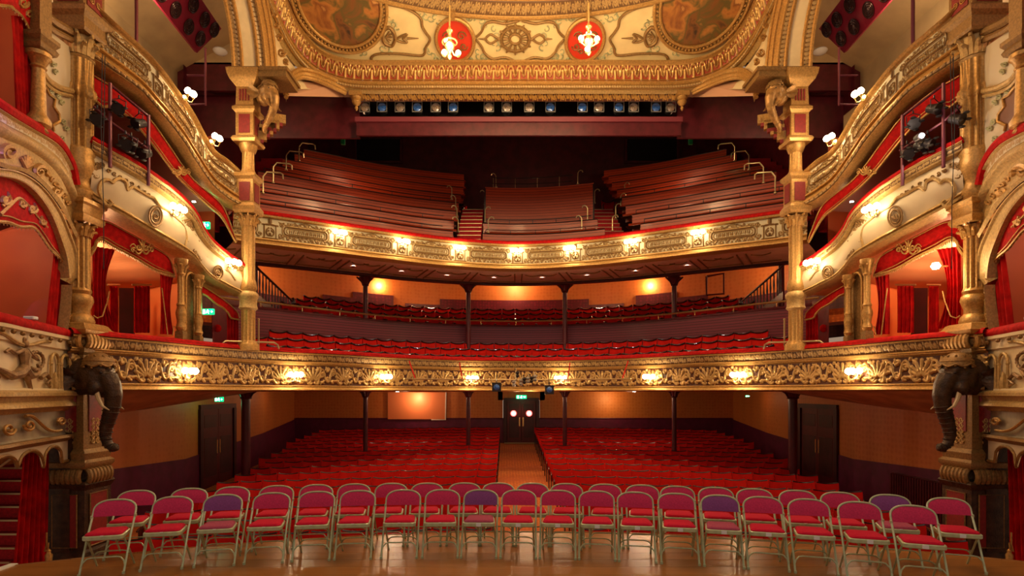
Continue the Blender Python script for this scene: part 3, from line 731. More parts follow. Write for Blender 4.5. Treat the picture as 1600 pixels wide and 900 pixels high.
# back wall of the circle
BW = catmull([(-10.6, 13.0, 0), (-10.2, 17.0, 0), (-9.0, 20.6, 0), (-7.0, 23.0, 0), (-4.0, 24.8, 0), (0, 25.4, 0), (4.0, 24.8, 0), (7.0, 23.0, 0), (9.0, 20.6, 0), (10.2, 17.0, 0), (10.6, 13.0, 0)], 8)
m = MB(); sweep(m, BW, [(0, 3.9), (0, 7.6)]); struct('wall_circle_back', m, orange_wall)
def dado_top(x):
    a = abs(x)
    return 6.12 if a < 3.2 else (5.86 if a < 4.6 else (5.72 if 4.6 <= a < 5.2 else (6.15 if a < 6.6 else (5.9 if a < 7.6 else 5.6))))
m = MB(); B2 = np.array([tuple(p) for p in resample(BW, step=.25)[0]])
for i in range(len(B2) - 1):
    x = (B2[i, 0] + B2[i + 1, 0]) / 2; zt = dado_top(x)
    a, b = B2[i], B2[i + 1]; c = Vector((0, -.06, 0))
    m.add([(a[0], a[1] - .06, 3.8), (b[0], b[1] - .06, 3.8), (b[0], b[1] - .06, zt), (a[0], a[1] - .06, zt), (a[0], a[1] + .05, zt), (b[0], b[1] + .05, zt)], [(0, 1, 2, 3), (3, 2, 5, 4)])
struct('trim_6', m, dado_paper, smooth=False)
# columns in both lower storeys
def iron_column(x, y, z0, z1, label, r=.07):
    t = thing('iron_column', label, 'column', (x, y, z0), 0, 'slender iron columns holding up the balconies'); h = z1 - z0
    m = MB(); m.lathe((0, 0, 0), [(r * 1.7, 0), (r * 1.7, .08), (r * 1.3, .12), (r * 1.5, .16), (r * 1.15, .2)], 14); m.build('base', maroon, t, local=True)
    m = MB(); m.lathe((0, 0, 0), [(r, .18), (r, h * .3), (r * .97, h - .3)], 14); m.build('shaft', maroon, t, local=True)
    m = MB(); m.lathe((0, 0, 0), [(r, h - .32), (r * 1.4, h - .30), (r * 1.1, h - .27), (r * 1.3, h - .2), (r * 2.2, h - .08), (r * 2.6, h - .05), (r * 2.6, h)], 14)
    for a in range(4):
        c, s = math.cos(a * PI / 2), math.sin(a * PI / 2); m.tube([(c * r, s * r, h - .3), (c * r * 1.6, s * r * 1.6, h - .17), (c * r * 3.4, s * r * 3.4, h - .02)], [.02, .025, .03], 6)
    m.build('capital', maroon, t, local=True)
    return t
for i, (x, y) in enumerate(((-5.1, 19.4), (-1.72, 20.7), (1.75, 20.7), (5.3, 19.4))):
    nm = ['far left', 'inner left', 'inner right', 'far right'][i]
    iron_column(x, y, 2.95, 5.98, '%s of the four maroon columns on the lower balcony' % nm, .085)
    iron_column(x, y, stz(y), 2.22, '%s of the four slim dark columns in the stalls' % nm, .08)
for s in (-1, 1): iron_column(s * 7.55, 15.9, stz(15.9), 2.22, 'thick dark stalls column beside the %s side doors' % ('left' if s < 0 else 'right'), .12)
for s in (-1, 1): iron_column(s * 7.9, 17.3, 4.0, 6.2, 'maroon column beside the %s circle staircase' % ('left' if s < 0 else 'right'), .085)
# ================================================================ gallery
gh = [(-7.45, 14.95), (-6.9, 15.35), (-5.6, 16.1), (-4.0, 17.05), (-2.2, 18.0)]
GF = resample(catmull([(x, y, 0) for x, y in gh + [(0, 18.5)] + [(-x, y) for x, y in gh[::-1]]], 12), n=240)[0]
gf = balcony('gallery_front', 'cream and gold upper balcony front with carved cartouches below a red rail', GF, 6.0, None)
LX = [528, 628, 716, 806, 893, 988, 1092]
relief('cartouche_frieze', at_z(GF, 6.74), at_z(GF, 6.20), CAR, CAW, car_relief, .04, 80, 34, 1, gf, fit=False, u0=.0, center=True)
m = MB()
sweep(m, at_z(GF, 0), [(.0, 6.20), (.04, 6.195), (.045, 6.16), (.02, 6.15), (.05, 6.13), (.085, 6.08), (.09, 6.03), (.04, 6.01), (-.05, 6.0), (-.25, 5.99)])
m.build('base_moulding', gold, gf)
m = MB(); sweep(m, at_z(GF, 0), [(.07, 6.82), (.09, 6.81), (.08, 6.76), (.03, 6.745), (.0, 6.74)]); m.build('cornice_moulding', gold, gf)
relief('bead_band', at_z(path_offset(GF, -.075), 6.82), at_z(path_offset(GF, -.07), 6.765), BEAD, BEW, gold_band, .02, 45, 4, 1, gf)
m = MB(); sweep(m, at_z(GF, 0), [(.085, 6.82)] + [(.0 + .09 * math.cos(a), 6.84 + .10 * math.sin(a)) for a in np.linspace(0, PI, 9)] + [(-.10, 6.75), (-.10, 6.4)]); m.build('padded_rail', red_velvet, gf)
# gallery soffit
soff = mat('rose_grey_plaster', (.66, .42, .30), .6, 0, .15, 3)
m = MB(); sweep(m, at_z(GF, 0), [(-.2, 5.99), (-2.15, 5.98)]); struct('ceiling_gallery_soffit', m, soff)
m = MB()
Gs = path_offset(GF, 2.15)
sweep(m, at_z(GF, 0), [(-2.05, 5.99), (-2.05, 5.90), (-2.25, 5.90), (-2.25, 6.05)]); struct('trim_7', m, dark_wood)
m = MB(); sweep(m, at_z(GF[(np.abs(GF[:, 0]) < 7.4)], 0), [(-2.2, 6.02), (-7.9, 7.5)]); struct('ceiling_circle', m, orange_wall)
# straps on the soffit
m = MB()
for i in range(6, len(GF) - 6, 19):
    g = np.gradient(GF, axis=0)[i]; nn = np.array([-g[1], g[0], 0]) / np.linalg.norm(g)
    tt = g / np.linalg.norm(g); p = GF[i]
    for w in (-.12, .12): m.tube([p + nn * .5 + tt * w + np.array([0, 0, 5.975]), p + nn * 1.9 + tt * w + np.array([0, 0, 5.97])], .022, 5)
    for s in (-1, 1):
        a = p + nn * .55 + tt * .14 * s
        q = [a + tt * s * (.35 + .25 * math.cos(th)) + nn * (.12 + .2 * math.sin(th) ** 2) for th in np.linspace(PI, -PI / 3, 9)]
        m.tube([x + np.array([0, 0, 5.975]) for x in q], .022, 5)
        a = p + nn * 1.75 + tt * .14 * s; m.tube([a + np.array([0, 0, 5.97]), a + tt * s * .8 + np.array([0, 0, 5.97])], .018, 5)
struct('trim_8', m, gold_dull)
# benches
def clip(P, x0, x1):
    Q = P[(P[:, 0] > x0) & (P[:, 0] < x1)]
    return resample(Q, n=40)[0]
GR, GP = .62, .90
BL = (('left', -9.6, -2.12), ('right', 3.85, 9.6), ('centre', -1.18, 2.86))
for k in range(8):
    d = 1.0 + GP * k; zt = 7.42 + GR * k
    P0 = path_offset(GF, d)
    for bn, x0, x1 in BL:
        if bn == 'centre' and k > 1: continue
        x0k, x1k = x0, x1
        if bn == 'left': x0k = -8.45
        if bn == 'right': x1k = 8.45
        P = clip(P0, x0k, x1k)
        c = P[20]
        t = thing('gallery_bench', 'curved plank bench, %s row up in the %s block of the upper balcony' % (ORD[k], bn), 'bench', (c[0], c[1], zt - .5), 0, 'plank benches in the %s block of the gallery' % bn)
        m = MB(); sweep(m, P, [(.0, zt - .58), (.0, zt - .02)]); sweep(m, P, [(-.05, zt - .02), (-.05, zt - .2)]); m.build('backrest', bench_wood, t)
        m = MB(); sweep(m, P, [(.005, zt - .02), (.015, zt), (.005, zt + .015), (-.06, zt + .015), (-.07, zt - .01)]); m.build('top_rail', seat_wood, t)
        m = MB(); sweep(m, P, [(.42, zt - .42), (.44, zt - .44), (.42, zt - .47), (.0, zt - .45), (.0, zt - .42), (.42, zt - .42)]); m.build('seat', bench_wood, t)
        m = MB(); sweep(m, P, [(.40, zt - .46), (.40, zt - .60), (.78, zt - .60)]); m.build('riser', bench_wood, t)
        if k in (0, 1, 3):
            m = MB(); m.tube((P[1:-1:2] + np.array([0, 0, zt + .13])).tolist(), .014, 5)
            for q in P[1::8]: m.tube([q + np.array([0, 0, zt]), q + np.array([0, 0, zt + .13])], .012, 5)
            m.build('guard_rail', black_metal, t)
# centre plank wall with rail
P = clip(path_offset(GF, 2.9), -1.18, 2.86); t = thing('plank_booth_front', 'tall curved plank wall in the middle of the upper balcony', 'wall panel', (.8, 21.3, 8))
m = MB(); sweep(m, P, [(0, 7.4), (0, 9.62)]); sweep(m, P, [(0, 9.62), (.02, 9.66), (-.1, 9.66), (-.1, 9.0)]); m.build('plank_face', bench_wood, t)
for x in (0, -1):
    q = P[x]; m = MB(); m.box((q[0], q[1] + 1.0, 8.6), (.06, 2.0, 2.1)); m.build('end_panel', seat_wood, t, smooth=False)
m = MB()
for z in (9.9, 10.12): m.tube((P[2:-5:3] + np.array([0, .25, z])).tolist(), .016, 5)
m.build('top_rail', black_metal, t)
for q in P[3:-5:8]: m = MB(); m.tube([q + np.array([0, .25, 9.6]), q + np.array([0, .25, 10.12])], .014, 5); m.build('rail_post', brass_dull, t)
# aisle stairs and handrails
def steps(name, x0, x1, label):
    Y0 = 19.3; t = thing(name, label, 'stairs', ((x0 + x1) / 2, Y0, 6.4))
    for i in range(10):
        z = 7.05 + i * .235; y = Y0 + i * .34; m = MB(); m.box(((x0 + x1) / 2, y + .3, z - .4), (x1 - x0, .62, .8)); m.build('step', carpet, t, smooth=False)
        m = MB(); m.box(((x0 + x1) / 2, y, z + .004), (x1 - x0, .035, .02)); m.build('step_nosing', brass_dull, t, smooth=False)
steps('gallery_stairs', -2.06, -1.24, 'narrow red stairs left of the middle plank wall in the upper balcony')
steps('gallery_stairs', 2.9, 3.78, 'narrow red stairs right of the middle plank wall in the upper balcony')
def crook(x, y, z, dirx, label, h=.55, m_=None):
    t = thing('crook_handrail', label, 'handrail', (x, y, z)); m = MB()
    m.tube([(0, 0, 0), (0, 0, h * .8), (dirx * .04, 0, h * .93), (dirx * .10, 0, h), (dirx * .17, .0, h * .97), (dirx * .19, 0, h * .86)], .019, 7)
    m.build('rail', m_ or brass_dull, t, local=True); m = MB(); m.lathe((0, 0, 0), [(.05, 0), (.05, .02), (.03, .04)], 10); m.build('foot_plate', brass_dull, t, local=True)
for i, (px, py, Y) in enumerate(((716, 364, 19.7), (714, 345, 20.7), (712, 328, 21.7), (706, 312, 22.7))):
    p = W(px, py, Y); crook(p.x, p.y, p.z, -1, 'bent pale handrail left of the left gallery stairs, %s up' % ORD[i])
for i, (px, py, Y) in enumerate(((763, 364, 19.7), (758, 347, 20.7), (758, 320, 21.9), (775, 293, 22.5))):
    p = W(px, py, Y); crook(p.x, p.y, p.z, 1 if i < 2 else -1, 'bent pale handrail between left gallery stairs and plank wall, %s up' % ORD[i])
for i, (px, py, Y) in enumerate(((909, 362, 19.7), (918, 345, 20.7), (929, 318, 21.9), (903, 288, 22.5))):
    p = W(px, py, Y); crook(p.x, p.y, p.z, -1 if i < 2 else 1, 'bent pale handrail between plank wall and right gallery stairs, %s up' % ORD[i])
for i, (px, py, Y) in enumerate(((957, 361, 19.7), (962, 342, 20.7), (970, 325, 21.7), (976, 307, 22.7))):
    p = W(px, py, Y); crook(p.x, p.y, p.z, 1, 'bent pale handrail right of the right gallery stairs, %s up' % ORD[i])
for s in (-1, 1):
    side_n = 'left' if s < 0 else 'right'
    for i, (px, py, Y) in enumerate(((411, 296, 16.2), (427, 280, 17.2), (447, 260, 18.3), (467, 246, 19.4))):
        p = W(px, py, Y); t = thing('stair_handrail', 'bent pale handrail on the %s gallery side stairs, %s up' % (side_n, ORD[i]), 'handrail', (p.x * -s, p.y, p.z))
        m = MB(); w = .36
        m.tube([(0, 0, -.1), (0, 0, .36), (-s * .10, .02, .50), (-s * w, .3, .58), (-s * (w + .07), .32, .54), (-s * (w + .08), .32, .40)], .022, 7); m.build('rail', brass_dull, t, local=True)
        m = MB(); m.lathe((0, 0, -.12), [(.05, 0), (.05, .02), (.03, .04)], 10); m.build('foot_plate', brass_dull, t, local=True)
    # side stair flight
    t = thing('side_gallery_stairs', 'dark red stairs along the %s end of the gallery benches' % side_n, 'stairs', (s * 8.9, 15, 6.6))
    for i in range(14):
        m = MB(); m.box((s * 9.0, 15.75 + .45 * i, 6.6 + .30 * i), (.9, .5, .5)); m.build('step', carpet, t, smooth=False)
# gallery shell
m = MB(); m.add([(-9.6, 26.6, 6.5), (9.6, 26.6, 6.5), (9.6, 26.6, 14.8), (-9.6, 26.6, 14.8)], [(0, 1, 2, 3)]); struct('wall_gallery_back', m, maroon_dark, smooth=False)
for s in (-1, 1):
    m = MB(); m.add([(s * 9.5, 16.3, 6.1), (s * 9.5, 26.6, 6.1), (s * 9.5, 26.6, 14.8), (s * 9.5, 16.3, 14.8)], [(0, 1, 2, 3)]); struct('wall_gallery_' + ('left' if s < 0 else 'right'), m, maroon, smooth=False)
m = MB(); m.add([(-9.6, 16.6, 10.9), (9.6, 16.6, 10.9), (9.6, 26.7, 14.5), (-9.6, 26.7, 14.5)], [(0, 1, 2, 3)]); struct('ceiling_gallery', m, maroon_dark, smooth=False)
for i, (x0, x1, y0, y1, lb) in enumerate(((555, 626, 214, 252, 'left'), (979, 1060, 214, 252, 'right'))):
    a, b = W(x0, y1, 26.3), W(x1, y0, 26.3); t = thing('control_booth_window', 'black control booth window high on the %s of the gallery back wall' % lb, 'window', ((a.x + b.x) / 2, 26.3, a.z)); t['kind'] = 'structure'
    m = MB(); m.box(((a.x + b.x) / 2, 26.45, (a.z + b.z) / 2), (b.x - a.x, .1, b.z - a.z)); m.build('pane', dark_glass, t, smooth=False)
    m = MB()
    for z in (a.z, b.z): m.box(((a.x + b.x) / 2, 26.4, z), (b.x - a.x + .16, .14, .08))
    for x in (a.x, b.x): m.box((x, 26.4, (a.z + b.z) / 2), (.08, .14, b.z - a.z))
    m.build('window_frame', maroon_dark, t, smooth=False)
# lighting bridge with its row of lamps
t = thing('lighting_bridge', 'long maroon lighting slot under the gold cornice with a row of lamps in it', 'lighting bridge', (0, 16.6, 9.5)); t['kind'] = 'structure'
zA, zB, zC = 10.38, 9.98, 9.48
m = MB(); m.box((0, 16.62, (zB + zC) / 2 - .05), (9.35, .08, zB - zC - .1)); m.build('bridge_face', maroon, t, smooth=False)
m = MB(); m.box((0, 16.58, zB - .06), (9.4, .12, .14)); m.build('bridge_ledge', mat('rose_ledge_paint', (.20, .03, .045), .4), t, smooth=False)
m = MB(); m.box((0, 17.6, 10.5), (9.4, .1, 1.0)); m.box((0, 17.2, zB + .01), (9.4, .8, .02)); m.build('bridge_recess', black, t, smooth=False)
for s in (-1, 1):
    m = MB(); m.box((s * 7.1, 16.9, 10.15), (4.9, .08, 1.25)); struct('wall_beside_bridge_' + ('left' if s < 0 else 'right'), m, maroon, smooth=False)
lx = [(570, 0), (597, 1), (625, 0), (652, 1), (681, 0), (708, 1), (764, 2), (792, 0), (827, 0), (860, 1), (910, 1), (936, 0), (967, 1), (990, 2), (1025, 1), (1048, 0)]
for i, (px, kd) in enumerate(lx):
    p = W(px, 167.5, 16.7); lab = '%s lamp, %s from the %s in the slot under the cornice' % ('amber faced' if kd != 1 else 'blue faced', ORD[i if i < 8 else 15 - i], 'left' if i < 8 else 'right')
    t = thing('stage_lantern', lab, 'stage light', tuple(p), 0, 'stage lanterns in the bridge slot')
    Mx = Matrix.Rotation(PI / 2, 3, 'X')
    m = MB(); m.lathe((0, .1, 0), [(.07, -.16), (.13, -.12), (.14, .06), (.145, .08)], 14, Mx); m.build('lamp_body', black_metal, t, local=True)
    m = MB(); m.lathe((0, .0, 0), [(.125, .0), (.12, .012), (.08, .028), (.0, .034)], 14, Mx); m.build('lens', lens_blue if kd == 1 else lens_amber, t, local=True)
    m = MB()
    for a, b in (((-.1, .14), (.1, .14)), ((-.1, -.14), (.1, -.14))): m.box((0, -.02, a[1]), (.29, .03, .016))
    for xx in (-.138, .138): m.box((xx, -.02, 0), (.016, .03, .29))
    m.build('lens_frame', mat('pewter_frame', (.32, .30, .28), .4, .3) if i == 0 else MATS['pewter_frame'], t, local=True)
    m = MB(); m.tube([(0, .1, .12), (0, .1, .4)], .015, 5); m.build('yoke', black_metal, t, local=True)
# ================================================================ side bays (built once for the left, mirrored for the right)
def mx(p, s):
    p = Vector(p); return Vector((p.x * -s, p.y, p.z))          # s=-1 keeps the left, s=+1 mirrors it
def YB(px): return float(np.interp(px, [100, 146, 180, 250, 300, 350, 378, 400], [9.9, 10.25, 10.55, 11.35, 12.1, 12.95, 13.3, 13.6]))
def YN(px): return float(np.interp(px, [-300, -150, 0, 60, 107, 120], [5.0, 6.2, 7.75, 8.8, 9.8, 10.1]))
def bay(px, py, s, dy=0.0): return mx(W(px, py, YB(px) + dy), s)
def nb(px, py, s, dy=0.0): return mx(W(px, py, YN(px) + dy), s)
def line(fn, pts, s, n=6, dy=0.0): return [fn(x, y, s, dy) for x, y in [tuple(p)[:2] for p in catmull([(a, b, 0) for a, b in pts], n)]]
def poly_line(fn, pts, s, dy=0.0): return [fn(x, y, s, dy) for x, y in pts]
def inward(s, P, d):
    """shift a mirrored polyline towards the middle of the hall"""
    P = np.array([tuple(p) for p in P], float); g = np.gradient(P, axis=0); g[:, 2] = 0
    nn = np.stack([g[:, 1], -g[:, 0], np.zeros(len(P))], 1); nn /= np.linalg.norm(nn, axis=1)[:, None] + 1e-9
    return P + nn * d * (1 if s < 0 else -1)
def ribbon(mb, s, T, B, prof, n=50):
    """T, B polylines; prof [(v, out)] with v from top to bottom"""
    T = resample(T, n=n)[0]; B = resample(B, n=n)[0]; rows = []
    for v, o in prof:
        rows.append(inward(s, T * (1 - v) + B * v, o).tolist())
    mb.grid(rows); return mb
def strokes_on(mb, fn, s, strokes, dy=-.02, flat=.5):
    for pts, r0, r1 in strokes:
        P = [fn(x, y, s, dy) for x, y in pts]; n = len(P)
        mb.tube(P, [r0 + (r1 - r0) * i / (n - 1) for i in range(n)], 5)
def curtain(mb, a, b, c, d, folds=7, amp=.05, n=None, gather=None):
    """cloth from top edge a-b to bottom edge c-d with folds"""
    a, b, c, d = map(Vector, (a, b, c, d)); n = n or folds * 8; rows = []
    nn = (b - a).cross(Vector((0, 0, 1))).normalized()
    for i in range(13):
        v = i / 12; row = []
        for k in range(n + 1):
            u = k / n; p = (a.lerp(b, u)).lerp(c.lerp(d, u), v)
            if gather: g = gather * math.sin(PI * v) ; p = p.lerp((a.lerp(c, v)), g * u)
            row.append(p + nn * (amp * math.sin(2 * PI * folds * u + .6 * math.sin(3 * v)) * (.6 + .4 * v)))
        rows.append(row)
    mb.grid(rows); return mb
SIDE = {-1: 'left', 1: 'right'}
def S_emblem(cx, cy, w, h):
    """scrolling emblem strokes in pixel space"""
    o = []
    for sg in (-1, 1):
        o.append(([(cx + sg * x * w, cy - y * h) for x, y in spiral(.28, .05, .22, .05, PI, 1.3 * 1, 16)], .022, .012))
        o.append(([(cx + sg * x * w, cy - y * h) for x, y in spiral(.72, -.12, .18, .04, PI * .8, -1.2, 14)], .02, .01))
        o.append(([(cx + sg * x * w, cy - y * h) for x, y in bez((0, -.1), (.2, -.5), (.4, -.45), (.55, -.15))], .02, .014))
        o.append(([(cx + sg * x * w, cy - y * h) for x, y in bez((.5, .05), (.6, .4), (.8, .35), (.95, .1))], .016, .008))
    for a in (-.28, 0, .28): o.append(([(cx + a * w * t, cy - (.1 + .5 * t) * h) for t in (0, .5, 1)], .028, .012))
    return o
def sconce(loc, direction, label, group, k=3, r=.062):
    """brass bracket with frosted globes; the lamp that lights its wall"""
    t = thing('wall_sconce', label, 'wall lamp', tuple(loc), math.atan2(direction[1], direction[0]) + PI / 2, group)
    m = MB(); m.lathe((0, -.01, -.02), [(.03, -.03), (.06, -.02), (.065, 0), (.03, .015)], 12, Matrix.Rotation(PI / 2, 3, 'X')); m.build('back_plate', brass, t, local=True)
    for i in range(k):
        a = (i - (k - 1) / 2) * .13; yy = -.17 + abs(a) * .25
        m = MB(); m.tube([(0, -.02, -.02), (a * .4, -.08, -.10), (a * .9, yy + .03, -.10), (a, yy, -.04), (a, yy, -.015)], .009, 6); m.lathe((a, yy, -.02), [(.012, -.01), (.032, .005), (.03, .02)], 10)
        arm = m.build('arm', brass, t, local=True)
        m = MB(); m.lathe((a, yy, 0), [(.022, .0), (r, .035), (r * 1.12, .07), (r * .8, .11), (r * .45, .13)], 14); m.build('lamp_shade', globe, arm, local=True)
    d = Vector((direction[0], direction[1], 0)).normalized()
    return Vector(loc) + d * .20 + Vector((0, 0, .06))
def make_bay(s):
    sd = SIDE[s]
    # ---- tier 2: ivory box front
    top2 = [(140, 222), (146, 226), (185, 247), (225, 271), (265, 300), (295, 330), (309, 357), (325, 379), (350, 400), (378, 418)]
    bot2 = [(140, 312), (146, 316), (185, 339), (225, 362), (262, 383), (295, 403), (309, 420), (325, 436), (350, 449), (378, 462)]
    T2 = line(bay, top2, s, 6); B2 = line(bay, bot2, s, 6)
    t = thing('ivory_box_front', 'ivory balcony front with gold cusped border above the curtained boxes, %s side' % sd, 'balcony', bay(250, 365, s)); t['kind'] = 'structure'
    m = MB(); ribbon(m, s, T2, B2, [(.16, .0), (.30, .05), (.5, .10), (.7, .08), (.84, .03)], 60); m.build('ivory_panel', mat('ivory_panel_paint', (.72, .58, .36), .5, 0, .08, 3) if 'ivory_panel_paint' not in MATS else MATS['ivory_panel_paint'], t)
    m = MB(); ribbon(m, s, T2, B2, [(.84, .03), (.86, .10), (.90, .12), (.92, .07), (.95, .14), (.99, .12), (1.0, -.3)], 60); m.build('base_moulding', gold_pale, t)
    m = MB(); ribbon(m, s, T2, B2, [(.0, .15), (.02, .16), (.05, .13)], 60); ribbon(m, s, T2, B2, [(.13, .12), (.155, .11), (.17, .05), (.17, .0)], 60); m.build('cornice_moulding', gold_pale, t)
    T2r = resample(T2, n=60)[0]; B2r = resample(B2, n=60)[0]
    relief('guilloche_band', inward(s, T2r * .95 + B2r * .05, .125), inward(s, T2r * .87 + B2r * .13, .115), GUI, GUW, gold_band, .018, 70, 8, 1 if s < 0 else -1, t, fit=True)
    m = MB(); m.tube(inward(s, T2r, .08) + np.array([0, 0, .03]), .075, 8); m.build('padded_rail', red_velvet, t)
    # border strokes, in pixels on the front
    S = []
    bl = [(166, 320), (160, 312), (155, 296), (160, 283), (170, 281), (176, 285), (180, 281), (188, 279), (197, 285), (199, 297), (207, 292), (218, 298), (230, 305), (240, 309)]
    S.append(([tuple(p)[:2] for p in catmull([(a, b, 0) for a, b in bl], 4)], .035, .03)); S.append(([(166, 320), (170, 322), (175, 317), (170, 312)], .035, .03))
    S.append(([tuple(p)[:2] for p in catmull([(240, 309, 0), (250, 322, 0), (262, 330, 0), (276, 342, 0), (288, 355, 0), (292, 372, 0), (290, 385, 0), (296, 397, 0)], 4)], .03, .022))
    S.append(([tuple(p)[:2] for p in catmull([(322, 401, 0), (330, 407, 0), (345, 419, 0), (358, 425, 0), (368, 438, 0)], 4)], .022, .02))
    m = MB(); strokes_on(m, bay, s, S, -.10); m.build('cusped_border', gold_pale, t)
    for rad, (cx, cy) in ((16, (243, 338)), (11, (341, 426))):
        m = MB()
        for q in (1, .68): m.tube([bay(cx + rad * q * .66 * math.cos(a), cy + rad * q * math.sin(a), s, -.13) for a in np.linspace(0, 2 * PI, 21)], .018, 5)
        strokes_on(m, bay, s, [(spiral(cx, cy, rad * .3, 1, 0, 1.4, 12), .018, .01), ([(cx - 4, cy + rad * .25), (cx, cy - rad * .2), (cx + 4, cy + rad * .25)], .015, .01)], -.13)
        m.build('roundel', gold_dull, t)
    m = MB(); rr = random.Random(3); S = []
    for i in range(26):
        f = i / 25; cx = 290 + 22 * f + rr.uniform(-4, 4); cy = 345 + 62 * f + rr.uniform(-8, 8); S.append((spiral(cx, cy, rr.uniform(3, 6), .8, rr.uniform(0, 6), rr.choice((-1.2, 1.2)), 10), .024, .012))
    for i in range(9): S.append((spiral(150 + rr.uniform(-3, 10), 256 + rr.uniform(-5, 25), rr.uniform(3, 6), .8, rr.uniform(0, 6), 1.2, 10), .022, .01))
    for i in range(8): S.append((spiral(170 + 9 * i, 266 + 5.5 * i, 3.5, .8, i, 1.2, 10), .016, .008))
    strokes_on(m, bay, s, S, -.07); m.build('carved_foliage', gold_dull, t)
    # ---- tier 3: carved upper front
    top3 = [(142, 2), (156, 18), (190, 50), (225, 82), (250, 110), (270, 138), (295, 172), (315, 210), (332, 236), (355, 252), (380, 275)]
    bot3 = [(142, 97), (156, 105), (190, 128), (217, 148), (237, 170), (262, 200), (282, 226), (297, 250), (325, 290), (350, 312), (380, 328)]
    T3 = line(bay, top3, s, 6); B3 = line(bay, bot3, s, 6); T3r = resample(T3, n=60)[0]; B3r = resample(B3, n=60)[0]
    t = thing('carved_box_front', 'grey green and gold carved upper balcony front sweeping down the %s side' % sd, 'balcony', bay(250, 180, s)); t['kind'] = 'structure'
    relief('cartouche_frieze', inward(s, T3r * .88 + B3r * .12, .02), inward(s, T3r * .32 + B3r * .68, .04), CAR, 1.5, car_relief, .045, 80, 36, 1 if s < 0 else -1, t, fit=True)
    m = MB(); ribbon(m, s, T3, B3, [(0, -.05), (0, .10), (.03, .12), (.06, .10), (.08, .04), (.12, .02)], 60); m.build('cornice_moulding', gold, t)
    m = MB(); ribbon(m, s, T3, B3, [(.68, .04), (.69, .09), (.74, .11), (.76, .06), (.80, .08), (.86, .13), (.90, .14), (.92, .09), (.97, .10), (1.0, .02), (1.0, -.3)], 60); m.build('base_moulding', gold, t)
    relief('dentil_band', inward(s, T3r * .10 + B3r * .90, .13), inward(s, T3r * .05 + B3r * .95, .11), BEAD, BEW * 1.6, gold_band, .03, 60, 4, 1 if s < 0 else -1, t)
    # ---- slabs behind both tiers, outer wall, partitions
    def slab(name, B, z, mt, xo=10.35):
        m = MB(); m.grid([inward(s, B, -.1).tolist(), [(s * xo, p[1] + .6, p[2] + z) for p in B]]); struct(name, m, mt, smooth=False)
    slab('ceiling_box_lower_' + sd, [p + Vector((0, 0, .02)) for p in B2], .0, mat('ivory_soffit', (.58, .28, .13), .6) if 'ivory_soffit' not in MATS else MATS['ivory_soffit'])
    slab('ceiling_box_upper_' + sd, [p + Vector((0, 0, .02)) for p in B3], .0, mat('red_soffit', (.34, .08, .05), .55) if 'red_soffit' not in MATS else MATS['red_soffit'])
    slab('floor_box_upper_' + sd, [p - Vector((0, 0, .5)) for p in T2], .0, maroon_dark)
    slab('floor_balcony_upper_' + sd, [p - Vector((0, 0, .5)) for p in T3], .0, maroon_dark)
    m = MB(); m.grid([[(s * 10.35, 8.3, 2.2), (s * 10.35, 16.9, 2.2)], [(s * 10.35, 8.3, 9.4), (s * 10.35, 16.9, 9.4)]])
    struct('wall_box_outer_' + sd, m, box_red_wall, smooth=False)
    m = MB(); m.add([(s * 7.0, 12.55, 2.4), (s * 10.35, 14.0, 2.4), (s * 10.35, 14.0, 5.3), (s * 7.0, 12.55, 5.3)], [(0, 1, 2, 3)]); struct('wall_box_partition_' + sd, m, box_orange_wall, smooth=False)
    m = MB(); m.add([(s * 7.4, 13.9, 5.2), (s * 10.35, 15.3, 5.2), (s * 10.35, 15.3, 8.3), (s * 7.4, 13.9, 8.3)], [(0, 1, 2, 3)]); struct('wall_box_far_' + sd, m, box_red_wall, smooth=False)
    m = MB(); m.add([(s * 7.95, 10.35, 2.3), (s * 10.35, 9.9, 2.3), (s * 10.35, 9.9, 8.9), (s * 7.95, 10.35, 8.9)], [(0, 1, 2, 3)]); struct('wall_box_near_' + sd, m, box_red_wall, smooth=False)
    # ---- upper pelmet hanging below tier 3
    up = [(146, 116), (175, 134), (205, 158), (235, 186), (262, 224), (300, 278), (345, 318), (364, 362), (369, 378)]
    lo = [(146, 158), (160, 170), (172, 168), (200, 186), (235, 226), (275, 278), (320, 320), (345, 342), (367, 380)]
    Tp = resample(line(bay, up, s, 6, .12), n=70)[0]; Bp = resample(line(bay, lo, s, 6, .12), n=70)[0]
    t = thing('upper_pelmet', 'long red pelmet with gold edging sweeping under the carved upper front, %s side' % sd, 'pelmet', bay(250, 230, s))
    m = MB(); ribbon(m, s, Tp, Bp, [(0, 0), (.3, .03), (.6, .0), (1, .02)], 70); m.build('pelmet_cloth', red_velvet, t)
    m = MB(); m.tube(inward(s, Tp * .92 + Bp * .08, .03), .014, 5); m.tube(inward(s, Tp * .04 + Bp * .96, .04), .024, 5); m.tube(inward(s, Tp * .22 + Bp * .78, .04), .009, 5); m.build('gold_edging', gold, t)
    m = MB(); strokes_on(m, bay, s, S_emblem(283, 268, 16, 14), .06); m.build('gold_emblem', gold, t)
    # ---- big box pelmet and curtains
    up = [(140, 345), (155, 343), (172, 347), (200, 362), (230, 379), (257, 395), (266, 406), (271, 428)]
    lo = [(140, 399), (147, 388), (150, 377), (160, 375), (180, 387), (207, 401), (235, 418), (252, 425), (271, 430)]
    Tp = resample(line(bay, up, s, 6, .15), n=60)[0]; Bp = resample(line(bay, lo, s, 6, .15), n=60)[0]
    t = thing('box_pelmet', 'red velvet pelmet with gold scroll emblem over the large curtained box, %s side' % sd, 'pelmet', bay(210, 400, s))
    m = MB(); ribbon(m, s, Tp, Bp, [(0, 0), (.3, .03), (.6, .0), (1, .02)], 60); m.build('pelmet_cloth', red_velvet, t)
